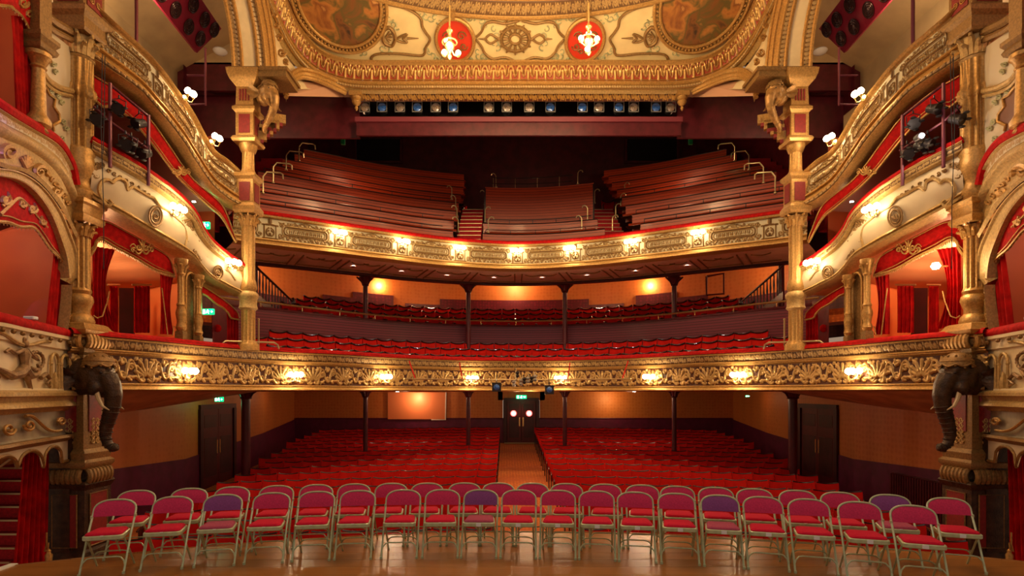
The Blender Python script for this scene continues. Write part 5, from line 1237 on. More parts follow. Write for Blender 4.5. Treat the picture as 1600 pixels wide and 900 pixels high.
# ================================================================ stage boxes at the sides of the frame
def make_stage_box(s):
    sd = SIDE[s]; rr = random.Random(5)
    X0 = -300
    def rib(T, B, prof, n=50, dy=0.0): m = MB(); ribbon(m, s, line(nb, T, s, 5, dy), line(nb, B, s, 5, dy), prof, n); return m
    def flat(z): return [(x, 612 - (z - 2.1) * F / YN(x)) for x in (X0, -200, -100, -40, 0, 30, 60, 85, 108)]
    rail = flat(3.04); mid = flat(2.80); base = flat(2.08)
    t = thing('stage_box_balustrade', 'ivory balustrade with carved mermaid figures and small arcades under red rail, %s stage box' % sd, 'balustrade', nb(40, 600, s)); t['kind'] = 'structure'
    m = rib(rail, base, [(0, .02), (.0, .08), (.07, .08), (.09, .03), (.24, .02), (.26, -.02), (.92, -.02), (.93, .05), (1, .06)]); m.build('ivory_panel', MATS['ivory_panel_paint'], t)
    m = MB(); m.tube(inward(s, resample(line(nb, flat(3.08), s, 5), n=50)[0], .02), .085, 10); m.build('padded_rail', red_velvet, t)
    m = rib(flat(2.12), flat(1.78), [(0, -.02), (0, .10), (.1, .14), (.25, .14), (.3, .08), (.5, .06), (.6, .10), (.75, .11), (.85, .02), (1, -.02)]); m.build('base_moulding', gold_pale, t)
    m = MB()
    for px in np.arange(-140, 112, 15): p = nb(px, 612 - (2.93 - 2.1) * F / YN(px), s); q = inward(s, [nb(px - 2, 600, s), p, nb(px + 2, 600, s)], .08)[1]; m.ball((q[0], q[1], p.z), .035, 7)
    m.build('stud_row', gold_dull, t)
    # arcade of small arches and relief scrolls on the panel
    def Z(px, z): return 612 - (z - 2.1) * F / YN(px)
    def L(pts, r, dy=-.05): return [nb(x, Z(x, z), s, dy) for x, z in pts], r
    m = MB()
    for ax in (86, 102):
        for sg in (-1, 1): P, r = L([(ax + sg * 6, 2.16), (ax + sg * 6, 2.55)], .022); m.tube(P, [.03, .022], 6); m.ball(P[1], .032, 6); m.ball(P[0], .034, 6)
        P, r = L([(ax - 6 * math.cos(a), 2.57 + .15 * math.sin(a)) for a in np.linspace(0, PI, 9)], .02); m.tube(P, .024, 6)
        P, r = L([(ax, 2.14), (ax, 2.24), (ax, 2.34), (ax, 2.42)], .02, -.02); m.tube(P, [.05, .06, .035, .01], 8)
    m.build('small_arcade', gold_pale, t)
    m = MB()
    for (bx, k) in ((38, 1), (-48, 1.15)):
        # mermaid figure: torso, head, tail coils, arms
        def q(u, z): return nb(bx + u * k, Z(bx, z), s, -.06)
        m.tube([q(0, 2.40), q(1, 2.52), q(0, 2.64), q(0, 2.72)], [.075, .06, .085, .05], 8); m.ball(q(1, 2.80), .055, 8, (1, 1, 1.2)); m.ball(q(0, 2.86), .04, 6)
        m.tube([q(-3, 2.70), q(-14, 2.66), q(-24, 2.72), q(-30, 2.68)], [.035, .03, .025, .02], 6); m.tube([q(4, 2.70), q(13, 2.62), q(22, 2.56)], [.035, .03, .02], 6)
        m.tube([q(0, 2.44), q(-8, 2.36), q(-20, 2.33), q(-32, 2.40), q(-42, 2.45)], [.08, .075, .06, .04, .02], 8); m.tube([q(0, 2.42), q(9, 2.33), q(18, 2.34), q(24, 2.42), q(20, 2.5)], [.08, .06, .045, .03, .015], 8)
        m.tube([q(2, 2.38), q(6, 2.26), q(10, 2.14)], [.05, .04, .03], 6)
        m.tube([q(18 + 12 * math.cos(a), 2.55 + .13 * math.sin(a)) for a in np.linspace(-2.2, 2.2, 14)], .024, 6)
        for a in np.linspace(-2.2, 2.2, 12): m.ball(q(18 + 12 * math.cos(a), 2.55 + .13 * math.sin(a)), .030, 6)
        m.tube([q(26, 2.30), q(34, 2.36), q(40, 2.28), q(34, 2.22), q(40, 2.18)], [.035, .035, .03, .025, .02], 6)
    m.build('carved_mermaid', mat('bronze_relief_figure', (.34, .20, .09), .42, .35, .4, 9, .3, 40) if 'bronze_relief_figure' not in MATS else MATS['bronze_relief_figure'], t)
    m = MB(); P = [nb(x, Z(x, 2.84 - .06 * math.cos((x - 38) * .075)), s, -.05) for x in np.arange(-60, 84, 6)]; m.tube(P, .03, 6); m.build('swag', gold_pale, t)
    # apron panel below
    t = thing('stage_box_apron', 'grey panel with gold scrolls below the %s stage box balustrade' % sd, 'panel', nb(50, 660, s)); t['kind'] = 'structure'
    m = rib(flat(1.80), flat(1.36), [(0, -.06), (.08, -.06), (.9, -.06), (1, -.02)]); m.build('panel_face', mat('warm_grey_paint', (.34, .28, .19), .5, 0, .2, 6) if 'warm_grey_paint' not in MATS else MATS['warm_grey_paint'], t)
    m = MB()
    for (px, zz, r, st, tn) in ((14, 1.58, 10, 0, 1.4), (46, 1.60, 9, PI, -1.4), (96, 1.60, 6, PI, 1.3), (-30, 1.58, 12, 0, 1.4), (-70, 1.6, 10, PI, -1.3)):
        P = [nb(px + x, Z(px, zz) + y, s, -.02) for x, y in spiral(0, 0, r, 2, st, tn, 20)]; m.tube(P, .022, 6)
    P = [nb(x, Z(x, z), s, -.02) for x, z in bez((40, 1.74), (60, 1.80), (66, 1.40), (96, 1.46))]; m.tube(P, .024, 6)
    m.build('gold_scrolls', gold, t)
    m = rib(flat(1.38), flat(1.27), [(0, -.02), (0, .06), (.4, .08), (.7, .03), (1, .0)]); m.build('lower_moulding', gold_dull, t)
    # cusped arch over the doorway
    t = thing('cusped_arch', 'pale cusped arch under the %s stage box' % sd, 'arch', nb(85, 700, s)); t['kind'] = 'structure'
    m = MB()
    fn = lambda x, y: nb(x, y, s, .02)
    top = [(x, Z(x, 1.29)) for x in range(-60, 114, 6)]
    def lowz(x):
        base_ = 1.05
        for c_, w in ((82, 14), (47, 19), (5, 22), (-38, 22)):
            if abs(x - c_) < w: return 1.02 + .20 * math.sqrt(1 - ((x - c_) / w) ** 2)
        return .93
    m.grid([[fn(x, y) for x, y in top], [fn(x, Z(x, lowz(x))) for x, y in top]]); m.grid([[nb(x, y, s, .22) for x, y in top], [nb(x, Z(x, lowz(x)), s, .22) for x, y in top]]); m.grid([[fn(x, Z(x, lowz(x))) for x, y in top], [nb(x, Z(x, lowz(x)), s, .22) for x, y in top]])
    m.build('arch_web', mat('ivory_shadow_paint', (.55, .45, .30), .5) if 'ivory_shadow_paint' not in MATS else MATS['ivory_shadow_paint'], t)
    m = MB(); m.tube([fn(x, Z(x, lowz(x))) for x in np.linspace(-60, 112, 90)], .03, 6); m.build('arch_edge', gold_dull, t)
    m = MB(); m.box(tuple(mx((-7.98, 10.05, .15), s)), (.36, .5, 2.5)); struct('wall_stage_box_pier_' + sd, m, bronze, smooth=False)
    # long curtain in the doorway with tassel
    t = thing('doorway_curtain', 'tall red curtain in the doorway under the %s stage box' % sd, 'curtain', nb(50, 880, s))
    m = MB(); a, b = W(38, 682, 9.3), W(76, 690, 9.7); c, d = W(18, 900, 9.0), W(72, 878, 9.6)
    curtain(m, mx(a, s), mx(b, s), mx(c, s), mx(d, s), 6, .05, gather=.0); m.build('cloth', red_curtain, t)
    m = MB(); P = [mx(W(x, y, 9.35), s) for x, y in ((73, 832), (73, 850), (70, 862), (75, 858), (76, 848))]; m.tube(P, .014, 5); m.lathe(tuple(mx(W(76, 873, 9.35), s)), [(.04, -.12), (.055, .06), (.03, .10), (.035, .13), (.01, .16)], 10); m.build('tassel', gold, t)
    # stairs beyond
    t = thing('box_stairs', 'carpeted stairs with brass edges beyond the %s doorway curtain' % sd, 'stairs', mx((-8.6, 10, -1.2), s))
    for i in range(9):
        y_ = 893 - 19.5 * i; p = mx(W(10, y_, 9.6), s)
        m = MB(); m.box((p.x + s * .50, p.y + .1 * i, p.z - .1), (1.4, .5, .2)); m.build('step', carpet, t, smooth=False)
        m = MB(); m.box((p.x + s * .50, p.y - .26 + .1 * i, p.z - .012), (1.4, .03, .03)); m.build('step_nosing', brass_dull, t, smooth=False)
    m = MB(); m.box(tuple(mx((-9.55, 10.9, .2), s)), (2.2, .1, 3.6)); struct('wall_stair_' + sd, m, maroon_dark, smooth=False)
    m = MB(); m.tube([mx(W(-10, 737, 9.3), s), mx(W(34, 705, 9.3), s)], .02, 6); struct('trim_stair_rail_' + sd, m, brass_dull)
    # ---- box opening at dress circle level
    t = thing('stage_box_frame', 'carved gold foliage frame around the %s stage box opening' % sd, 'arch frame', nb(100, 520, s)); t['kind'] = 'structure'
    outer = [(X0, 258), (-150, 255), (-70, 258), (0, 263), (30, 270), (60, 290), (88, 325), (106, 365), (117, 400), (119, 450), (117, 520)]
    inner = [(X0, 270), (-150, 268), (-70, 268), (0, 276), (28, 284), (52, 303), (74, 335), (90, 375), (100, 410), (102, 455), (96, 514)]
    m = rib(outer, inner, [(0, .0), (0, .05), (.15, .06), (.2, .03), (.85, .03), (.9, .07), (1, .06), (1, -.1)], 60); m.build('frame_band', gold_pale, t)
    O = resample(line(nb, outer, s, 5), n=40)[0]; I = resample(line(nb, inner, s, 5), n=40)[0]
    m = MB()
    for i in range(8, 40):
        c_ = (O[i] + I[i]) / 2
        u = Vector((O[i] - I[i])).normalized(); g = Vector(O[min(i + 1, 39)] - O[i - 1]).normalized()
        for k in range(2):
            P = [Vector(c_) + u * (.07 * math.sin(2 * a + i)) + g * (.08 * math.cos(a) + .05 * k) + Vector((0, -.05, 0)) for a in np.linspace(0, 4.2, 8)]; m.tube(P, [.03, .028, .026, .024, .022, .018, .014, .01], 5)
    m.build('carved_foliage', gold_dull, t)
    up = [(X0, 262), (-150, 260), (-70, 262), (0, 268), (30, 276), (58, 296), (82, 330), (96, 370), (103, 410), (104, 455), (102, 505)]
    lo = [(X0, 345), (-150, 330), (-70, 350), (0, 346), (28, 354), (50, 355), (62, 368), (76, 388), (90, 402), (98, 420), (101, 506)]
    Tp = resample(line(nb, up, s, 5, .1), n=60)[0]; Bp = resample(line(nb, lo, s, 5, .1), n=60)[0]
    t = thing('stage_box_pelmet', 'red arched pelmet with gold embroidery and fringe in the %s stage box' % sd, 'pelmet', nb(40, 340, s))
    m = MB(); ribbon(m, s, Tp, Bp, [(0, 0), (.5, .03), (1, .01)], 60); m.build('pelmet_cloth', red_velvet, t)
    m = MB(); m.tube(inward(s, Bp, .02), .024, 5); m.tube(inward(s, Tp * .12 + Bp * .88, .03), .01, 5)
    for q in inward(s, Bp, .02): m.tube([q, q - np.array([0, 0, .05])], [.016, .006], 4)
    m.build('gold_fringe', gold, t)
    m = MB(); S = []
    for (cx, cy, w, h) in ((8, 312, 14, 18), (34, 318, 10, -12), (50, 326, 12, 12), (66, 346, 8, -14)):
        S.append((spiral(cx, cy, w * .55, 2, 0, 1.2, 14), .034, .016)); S.append(([(cx - w * .3, cy + h * .6), (cx, cy), (cx + w * .5, cy - h * .4)], .03, .016)); S.append(([(cx + w * .2, cy - h * .5), (cx + w * .7, cy - h * .1)], .04, .012))
    S.append(([tuple(p)[:2] for p in catmull([(0, 335, 0), (14, 322, 0), (30, 310, 0), (48, 325, 0), (60, 340, 0), (74, 355, 0)], 5)], .03, .018))
    strokes_on(m, nb, s, S, .05); m.build('gold_embroidery', gold, t)
    t = thing('stage_box_curtain', 'red curtain at the far edge of the %s stage box' % sd, 'curtain', nb(90, 508, s, .15))
    m = MB(); curtain(m, nb(84, 385, s, .2), nb(103, 410, s, .2), nb(72, 506, s, .2), nb(92, 516, s, .2), 4, .04); m.build('cloth', red_curtain, t)
    m = MB(); m.bbox(tuple(nb(48, 497, s, -.02)), (.16, .10, .05), .01); tag(m.build('rail_notice', paper), 'small white notice lying on the red rail of the %s stage box' % sd, 'notice')
    # interior of both levels
    m = MB(); m.grid([[(s * 9.6, 4.5, 2.3), (s * 9.6, 10.1, 2.3)], [(s * 9.6, 4.5, 9.5), (s * 9.6, 10.1, 9.5)]]); struct('wall_stage_box_' + sd, m, box_red_wall, smooth=False)
    m = MB(); m.add([mx((-7.1, 7.0, 5.55), s), mx((-8.05, 10.1, 5.55), s), mx((-10.4, 10.1, 5.55), s), mx((-10.4, 4.5, 5.55), s), mx((-6.9, 4.5, 5.55), s)], [(0, 1, 2, 3, 4)]); struct('ceiling_stage_box_' + sd, m, MATS['red_soffit'], smooth=False)
    m = MB(); m.add([mx((-7.1, 7.0, 1.95), s), mx((-8.0, 9.8, 1.95), s), mx((-10.4, 10.1, 1.95), s), mx((-10.4, 4.5, 1.95), s), mx((-6.9, 4.5, 1.95), s)], [(0, 1, 2, 3, 4)]); struct('floor_stage_box_' + sd, m, maroon_dark, smooth=False)
    # ---- tier 2 front of the stage box
    z2 = flat(5.98)
    top = [(X0, 612 - 3.88 * F / YN(X0)), (-150, 612 - 3.88 * F / YN(-150)), (-60, 130), (0, 172), (40, 196), (82, 222), (104, 256), (112, 290)]
    bot = [(X0, 612 - 3.0 * F / YN(X0)), (-150, 612 - 3.0 * F / YN(-150)), (-60, 236), (0, 262), (30, 268), (60, 288), (88, 322), (104, 352), (114, 372)]
    T = line(nb, top, s, 5); B = line(nb, bot, s, 5)
    t = thing('scrolled_box_front', 'upper stage box front with large gold scrolls under a red rail, %s side' % sd, 'balcony', nb(50, 250, s)); t['kind'] = 'structure'
    m = MB(); ribbon(m, s, T, B, [(0, 0), (0, .08), (.06, .10), (.1, .04), (.22, .03), (.25, .08), (.35, .12), (.42, .10), (.48, .03), (.9, .02), (.93, .08), (1, .05)], 60); m.build('front_panel', gold_pale, t)
    m = MB(); m.tube(inward(s, resample(T, n=60)[0], .05) + np.array([0, 0, .03]), .085, 8); m.build('padded_rail', red_velvet, t)
    m = MB(); Tr = resample(T, n=60)[0]; Br = resample(B, n=60)[0]
    relief('foliage_band', inward(s, Tr * .94 + Br * .06, .05), inward(s, Tr * .78 + Br * .22, .05), GUI, GUW, cream_relief, .02, 70, 8, 1 if s < 0 else -1, t, fit=True)
    S = []
    for (cx, cy, r, tn, st) in ((14, 238, 13, 1.5, 2.5), (62, 268, 11, -1.5, .5), (-50, 215, 15, -1.5, 1), (88, 300, 6, 1.3, 0)): S.append((spiral(cx, cy, r, 2, st, tn, 22), .045, .02))
    for a in np.linspace(.3, 2.2, 6): S.append(([(40, 262), (40 + 7 * math.cos(a), 262 - 10 * math.sin(a)), (40 + 13 * math.cos(a), 262 - 19 * math.sin(a))], .03, .025))
    for i in range(7): S.append((spiral(70 + 6 * i, 262 + 9 * i, 4, 1, i, 1.2, 9), .022, .012))
    m = MB(); strokes_on(m, nb, s, S, -.08); m.build('carved_scrolls', gold, t)
    m = MB(); m.add([tuple(p) for p in T] + [(s * 9.6, 10.1, T[-1].z - .5), (s * 9.6, 4.5, T[0].z - .4)], [tuple(range(len(T) + 2))]); m.v = [(x, y, z - .35) for x, y, z in m.v]; struct('floor_stage_box_upper_' + sd, m, maroon_dark, smooth=False)
    # ---- top opening: pelmet, curtain, colonnette, ivory wall with niche
    up = [(X0, -80), (-150, -60), (0, -55), (50, -50), (53, -20), (53, 60), (52, 150)]; lo = [(X0, 0), (-150, 0), (0, 8), (18, 14), (34, 28), (46, 60), (51, 152)]
    Tp = resample(line(nb, up, s, 5, .1), n=50)[0]; Bp = resample(line(nb, lo, s, 5, .1), n=50)[0]
    t = thing('stage_box_pelmet', 'red embroidered pelmet at the top of the upper stage box, %s side' % sd, 'pelmet', nb(40, 20, s))
    m = MB(); ribbon(m, s, Tp, Bp, [(0, 0), (.5, .03), (1, .01)], 50); m.build('pelmet_cloth', red_velvet, t)
    m = MB(); m.tube(inward(s, Bp, .02), .022, 5)
    for q in inward(s, Bp, .02): m.tube([q, q + (np.array([0.0, 0, -.05]))], [.014, .006], 4)
    m.build('gold_fringe', gold, t)
    m = MB(); strokes_on(m, nb, s, [(spiral(36, 4, 8, 2, 0, 1.3, 12), .03, .014), (spiral(46, 22, 6, 2, 0, -1.3, 12), .026, .012)], .05); m.build('gold_embroidery', gold, t)
    t = thing('stage_box_curtain', 'bright red curtain drawn back in the upper stage box, %s side' % sd, 'curtain', nb(35, 190, s, .15))
    m = MB(); curtain(m, nb(17, 24, s, .2), nb(50, 26, s, .2), nb(26, 186, s, .2), nb(50, 196, s, .2), 5, .04); m.build('cloth', red_curtain, t)
    p = nb(60, 208, s, -.05); tpz = nb(60, 84, s, -.05).z; h = tpz - p.z; r = .085
    t = thing('gilded_colonnette', 'slim gilded column between curtain and niche of the upper stage box, %s side' % sd, 'column', p)
    m = MB(); m.lathe((0, 0, 0), [(r * .8, 0), (r * 1.5, h * .03), (r * 1.2, h * .07), (r * 1.9, h * .1), (r * 1.95, h * .16), (r * 1.4, h * .22), (r * 1.2, h * .25), (r, h * .8)], 18); m.build('shaft', gold, t, local=True)
    m = MB(); m.lathe((0, 0, 0), [(r, h * .8), (r * 1.3, h * .82), (r * 1.1, h * .85), (r * 1.6, h * .93), (r * 2, h * .95), (r * 2, h)], 14); m.build('capital', gold, t, local=True)
    m = MB(); P = nb(60, 84, s, -.05); sqm(m, (P.x, P.y), [(.12, P.z), (.16, P.z + .03), (.18, P.z + .09), (.15, P.z + .14), (.19, P.z + .20), (.19, P.z + .26), (.115, P.z + .30), (.115, P.z + 1.05), (.15, P.z + 1.1), (.17, P.z + 1.2), (.12, P.z + 1.25), (.12, P.z + 2.2)]); struct('trim_stage_box_post_' + sd, m, gold_dull, smooth=False)
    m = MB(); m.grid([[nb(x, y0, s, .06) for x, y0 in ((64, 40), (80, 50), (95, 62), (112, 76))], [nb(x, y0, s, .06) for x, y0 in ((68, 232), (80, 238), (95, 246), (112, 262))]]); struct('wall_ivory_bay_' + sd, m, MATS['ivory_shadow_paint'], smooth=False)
    t = thing('niche_panel', 'dark cusped niche beside the slim column of the upper stage box, %s side' % sd, 'niche', nb(82, 225, s)); t['kind'] = 'structure'
    out = [(66, 225), (66, 150), (67, 134), (72, 138), (78, 148), (86, 154), (84, 166), (92, 178), (93, 190), (82, 196), (84, 205), (92, 222)]
    m = MB(); m.add([nb(x, y, s, .03) for x, y in out], [tuple(range(len(out)))]); m.build('niche_back', mat('umber_niche', (.16, .06, .025), .6) if 'umber_niche' not in MATS else MATS['umber_niche'], t, smooth=False)
    m = MB(); m.tube([nb(x, y, s, -.0) for x, y in out[2:-1]], .025, 6); m.build('arch_moulding', gold, t)
    m = MB(); S = [(spiral(cx, cy, 4, 1, a, 1.2, 9), .02, .012) for cx, cy, a in ((80, 142, 0), (92, 150, 1), (98, 160, 2), (102, 148, 3), (100, 190, 1), (104, 200, 0), (88, 112, 2), (84, 100, 0), (98, 216, 1), (72, 70, 1))]
    strokes_on(m, nb, s, S, .0); m.build('painted_foliage', sage, t)
    m = MB(); P = line(nb, [(66, 112), (74, 124), (84, 132), (96, 138), (112, 142)], s, 5, -.02); m.tube(P, .05, 7); m.tube([q + Vector((0, 0, -.09)) for q in P], .03, 6); struct('trim_stage_box_cornice_' + sd, m, gold_pale)
    m = MB(); P = line(nb, [(70, 22), (84, 34), (98, 42), (112, 50)], s, 5, -.02); m.tube(P, .07, 7); m.tube([q + Vector((0, 0, -.14)) for q in P], .05, 6); struct('trim_stage_box_beam_' + sd, m, gold_dull)
for s in (-1, 1): make_stage_box(s)
# ================================================================ ceiling
def cz(Y): return 11.07 + .517 * (15.9 - Y)
def onp(px, py, lift=0.0):
    """point where the sight line meets the sloping ceiling"""
    k = (612 - py) / F; Y = (11.07 + .517 * 15.9 - 2.1 - lift) / (k + .517)
    return Vector((CAMX + (px - CX) / F * Y, Y, cz(Y) - lift))
cor = [(0, 15.9), (-2.5, 15.9), (-4.2, 15.9), (-4.9, 15.82), (-5.45, 15.6), (-5.8, 15.25), (-6.0, 14.75), (-6.1, 14.1), (-6.2, 13.2), (-6.35, 12.0), (-6.6, 10.0), (-6.8, 8.4)]
CP = [Vector((x, y, cz(y))) for x, y in [(a, b) for a, b in cor[::-1]] + [(-a, b) for a, b in cor[1:]]]
CP = catmull(CP, 5)
m = MB()
nU, nV = 60, 40
ring_c = (0.0, 7.65)
half_i = [(p.x, p.y) for p in CP]
cen = Vector((0, 10.5, 0)); 
def ringpt(a, da, dz=0.0):
    x = (6.2 - da) * math.sin(a); y = 12.5 + (2.2 - da) * math.cos(a); return Vector((x, y, cz(y) + dz))
rows = [[ringpt(math.atan2(p.x / 6.2, (p.y - 12.5) / 2.2), -.02).lerp(Vector(p), v) for p in CP] for v in np.linspace(0, 1, 6)]
m.grid(rows)
aa = [math.atan2(CP[0].x / 6.2, (CP[0].y - 12.5) / 2.2)]; aN = -2 * PI - aa[0]
m.grid([[ringpt(aa[0] + (aN - aa[0]) * k / 20, -.02) for k in range(21)], [Vector((-6.8 + 13.6 * k / 20, 8.4, cz(8.4))) for k in range(21)]]); struct('ceiling', m, cream_ceiling)
# cornice mouldings hanging below the edge of the ceiling
CPr = resample(CP, n=220)[0]
t = thing('ceiling_cornice', 'broad gold cornice of egg and dart mouldings framing the cream ceiling', 'cornice', (0, 15.9, 10.3)); t['kind'] = 'structure'
def voff(P, o, dz): return path_offset(P, o) + np.array([0, 0, dz])
m = MB(); sweep(m, CPr, [(.28, .03), (.28, -.02), (.22, -.05), (.20, -.02)]); sweep(m, CPr, [(.02, -.40), (.05, -.42), (.06, -.50), (.00, -.54), (-.03, -.56)]); m.build('upper_moulding', gold, t)
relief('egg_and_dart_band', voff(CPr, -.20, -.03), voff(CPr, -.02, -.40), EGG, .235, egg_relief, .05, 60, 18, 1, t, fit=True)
m = MB(); m.tube((CPr + np.array([0, 0, -.56])).tolist(), .05, 8); m.build('roll_moulding', gold, t)
relief('bead_band', voff(CPr, -.045, -.53), voff(CPr, -.045, -.60), BEAD, BEW, gold_band, .02, 50, 4, 1, t)
relief('stud_band', voff(CPr, -.24, .05), voff(CPr, -.24, -.03), BEAD, .16, gold_band, .02, 30, 4, 1, t)
m = MB(); sweep(m, CPr, [(.0, -.58), (-.05, -.59), (-.08, -.62), (-.06, -.63), (-.12, -.65), (-.14, -.66), (-.16, -.67)]); m.build('lower_moulding', gold_pale, t)
# fret band along the straight back part, with pendants
xs = np.linspace(-4.45, 4.45, 60); FB = np.array([(x, 16.12, 10.47) for x in xs])
relief('fret_band', FB, FB + np.array([0, .16, -.17]), GUI, GUW, fret_relief, .02, 60, 8, 1, t, fit=True)
for s in (-1, 1):
    p = Vector((s * 4.55, 16.1, 10.2)); m = MB()
    m.box((p.x, p.y, p.z + .18), (.34, .34, .12)); m.lathe(p, [(.0, -.26), (.03, -.22), (.05, -.17), (.03, -.12), (.10, -.06), (.13, .0), (.10, .06), (.14, .10), (.15, .13)], 14); m.build('pendant', gold, t)
# dome ring
t = thing('dome_ring', 'gold ring moulding around the painted ceiling dome', 'ceiling moulding', (0, 12.5, 13)); t['kind'] = 'structure'
A = np.linspace(-PI, PI, 220)
m = MB(); m.tube([ringpt(a, 0, -.04) for a in A], .07, 8); m.tube([ringpt(a, .42, -.08) for a in A], .05, 8); m.build('roll_moulding', gold, t)
relief('leaf_band', [ringpt(a, .06, -.08) for a in A], [ringpt(a, .38, -.10) for a in A], GUI, GUW, gold_band, .03, 60, 12, 1, t, fit=True)
m = MB(); rows = [[ringpt(a, .44 + 1.7 * v, -.06 + 1.2 * math.sin(v * PI / 2)) for a in np.linspace(-PI, PI, 80)] for v in np.linspace(0, 1, 10)]; m.grid(rows); m.build('dome_painting', dome_paint, t)
# fill between the sloping ceiling and the dome is open: cut by the ring
# oval paintings
for s in (-1, 1):
    cpt = onp(531, 4); cpt = mx(cpt, s); e = (Vector((1, 0, 0)), Vector((0, -1, .517)).normalized()); nrm = e[0].cross(e[1]); dn = Vector((0, -.46, -.89))
    ang = -.25 * s * -1
    ax = e[0] * math.cos(ang) + e[1] * math.sin(ang); ay = -e[0] * math.sin(ang) + e[1] * math.cos(ang)
    t = thing('oval_ceiling_painting', 'large oval painting in a gold frame on the cream ceiling, %s side' % SIDE[s], 'painting', cpt)
    ra, rb = 1.02, 1.10
    m = MB(); m.add([cpt + dn * .03 + ax * (ra * math.cos(a)) + ay * (rb * math.sin(a)) for a in np.linspace(0, 2 * PI, 48, endpoint=False)], [tuple(range(48))]); m.build('canvas', oil_paint, t, smooth=False)
    m = MB()
    for q, r in ((1.0, .04), (1.14, .045)): m.tube([cpt + dn * .05 + ax * (ra * q * math.cos(a)) + ay * (rb * q * math.sin(a)) for a in np.linspace(0, 2 * PI, 61)], r, 7)
    for a in np.linspace(0, 2 * PI, 72, endpoint=False): m.ball(cpt + dn * .06 + ax * (ra * 1.07 * math.cos(a)) + ay * (rb * 1.07 * math.sin(a)), .036, 6)
    sc = cpt + ax * (s * 1.0 * .88) - ay * (rb * .86) + dn * .05
    for a in np.linspace(0, PI * 2, 10, endpoint=False): m.tube([sc + (ax * math.cos(a) + ay * math.sin(a)) * .04, sc + (ax * math.cos(a) + ay * math.sin(a)) * .16], [.015, .03], 5)
    m.tube([sc + (ax * math.cos(a) + ay * math.sin(a)) * .2 for a in np.linspace(0, 2 * PI, 17)], .025, 5)
    m.build('gold_frame', gold, t)
# ceiling ornaments, measured in the picture and laid on the slope
def cstroke(m, S, lift=.03, s=-1):
    for pts, r0, r1 in S:
        P = [mx(onp(x, y, lift), s) for x, y in pts]; n = len(P); m.tube(P, [r0 + (r1 - r0) * i / (n - 1) for i in range(n)], 6)
def cm(pts, n=5): return [tuple(p)[:2] for p in catmull([(a, b, 0) for a, b in pts], n)]
CXW = 811.0
def mirp(pts): return [(2 * CXW - x, y) for x, y in pts]
t = thing('ceiling_plasterwork', 'gold and sage scroll plasterwork lying on the cream ceiling', 'plasterwork', (0, 15, 11.5)); t['kind'] = 'structure'
S = [(cm([(580, 97), (582, 88), (595, 84), (625, 84), (655, 87), (663, 84), (665, 75), (672, 62), (666, 52), (660, 42), (658, 30), (648, 20), (630, 12), (605, 6), (592, 0)]), .035, .035)]
S += [(cm([(744, 62), (752, 72), (758, 84), (770, 92), (790, 90), (811, 99)]), .035, .035), (cm([(744, 58), (752, 50), (758, 38), (770, 34), (790, 37), (811, 32)]), .035, .035)]
for c_, k_ in (((608, 58), 1), ):
    S += [(cm([(618, 62), (612, 72), (600, 66), (599, 50), (608, 43), (616, 52), (618, 62)]), .045, .045), (cm([(618, 62), (628, 56), (636, 54), (630, 60), (636, 66), (628, 66), (618, 62)]), .03, .03), ([(636, 60), (654, 60)], .03, .012)]
    for a in np.linspace(-1, 1, 5): S.append(([(603, 58), (603 + 10 * math.cos(a), 58 + 10 * math.sin(a))], .03, .02))
m = MB(); cstroke(m, S); cstroke(m, S, s=1)
S2 = [([(811 + 22 * math.cos(a), 61 + 19 * math.sin(a)) for a in np.linspace(0, 2 * PI, 21)], .05, .05), ([(811 + 9 * math.cos(a), 61 + 8 * math.sin(a)) for a in np.linspace(0, 2 * PI, 15)], .04, .04)]
for a in np.linspace(0, 2 * PI, 12, endpoint=False): S2.append(([(811 + 11 * math.cos(a), 61 + 10 * math.sin(a)), (811 + 19 * math.cos(a), 61 + 17 * math.sin(a))], .03, .045)); S2.append(([(811 + 24 * math.cos(a), 61 + 21 * math.sin(a)), (811 + 28 * math.cos(a), 61 + 25 * math.sin(a))], .04, .015))
for sg in (-1, 1): S2 += [(cm([(811 + sg * 26, 61), (811 + sg * 38, 54), (811 + sg * 46, 61), (811 + sg * 38, 68), (811 + sg * 26, 61)]), .03, .03), ([(811 + sg * 46, 61), (811 + sg * 58, 61)], .03, .01)]
S2 += [(cm([(795, 35), (803, 28), (811, 35), (819, 28), (827, 35)]), .03, .03), (cm([(795, 96), (803, 102), (811, 96), (819, 102), (827, 96)]), .03, .03)]
cstroke(m, [([(x - 811 + 805, y) for x, y in p], a, b) for p, a, b in S2]); m.build('gold_scrollwork', gold_dull, t)
m = MB(); S3 = []; rr = random.Random(11)
for (x0, y0, x1, y1, n) in ((655, 22, 690, 34, 5), (662, 76, 690, 100, 5), (595, 72, 612, 84, 3), (606, 28, 622, 44, 3), (745, 22, 760, 42, 4), (745, 80, 760, 98, 4), (560, 78, 575, 88, 2), (474, 60, 500, 84, 3), (445, 5, 455, 25, 2), (640, 8, 655, 14, 2), (690, 92, 700, 100, 2), (728, 92, 742, 100, 3), (728, 24, 742, 32, 3), (770, 66, 780, 76, 2), (770, 46, 780, 56, 2)):
    for i in range(n): S3.append((spiral(x0 + (x1 - x0) * (i + .5) / n, y0 + (y1 - y0) * (i + .5) / n + rr.uniform(-3, 3), rr.uniform(4, 7), 1.2, rr.uniform(0, 6), rr.choice((-.8, .8)), 10), .022, .008))
S3 += [([(575, 97), (690, 98)], .015, .015), ([(742, 98), (811, 99)], .015, .015), ([(740, 30), (811, 31)], .012, .012)]
cstroke(m, S3, .015); cstroke(m, S3, .015, 1); m.build('sage_scrollwork', sage, t)
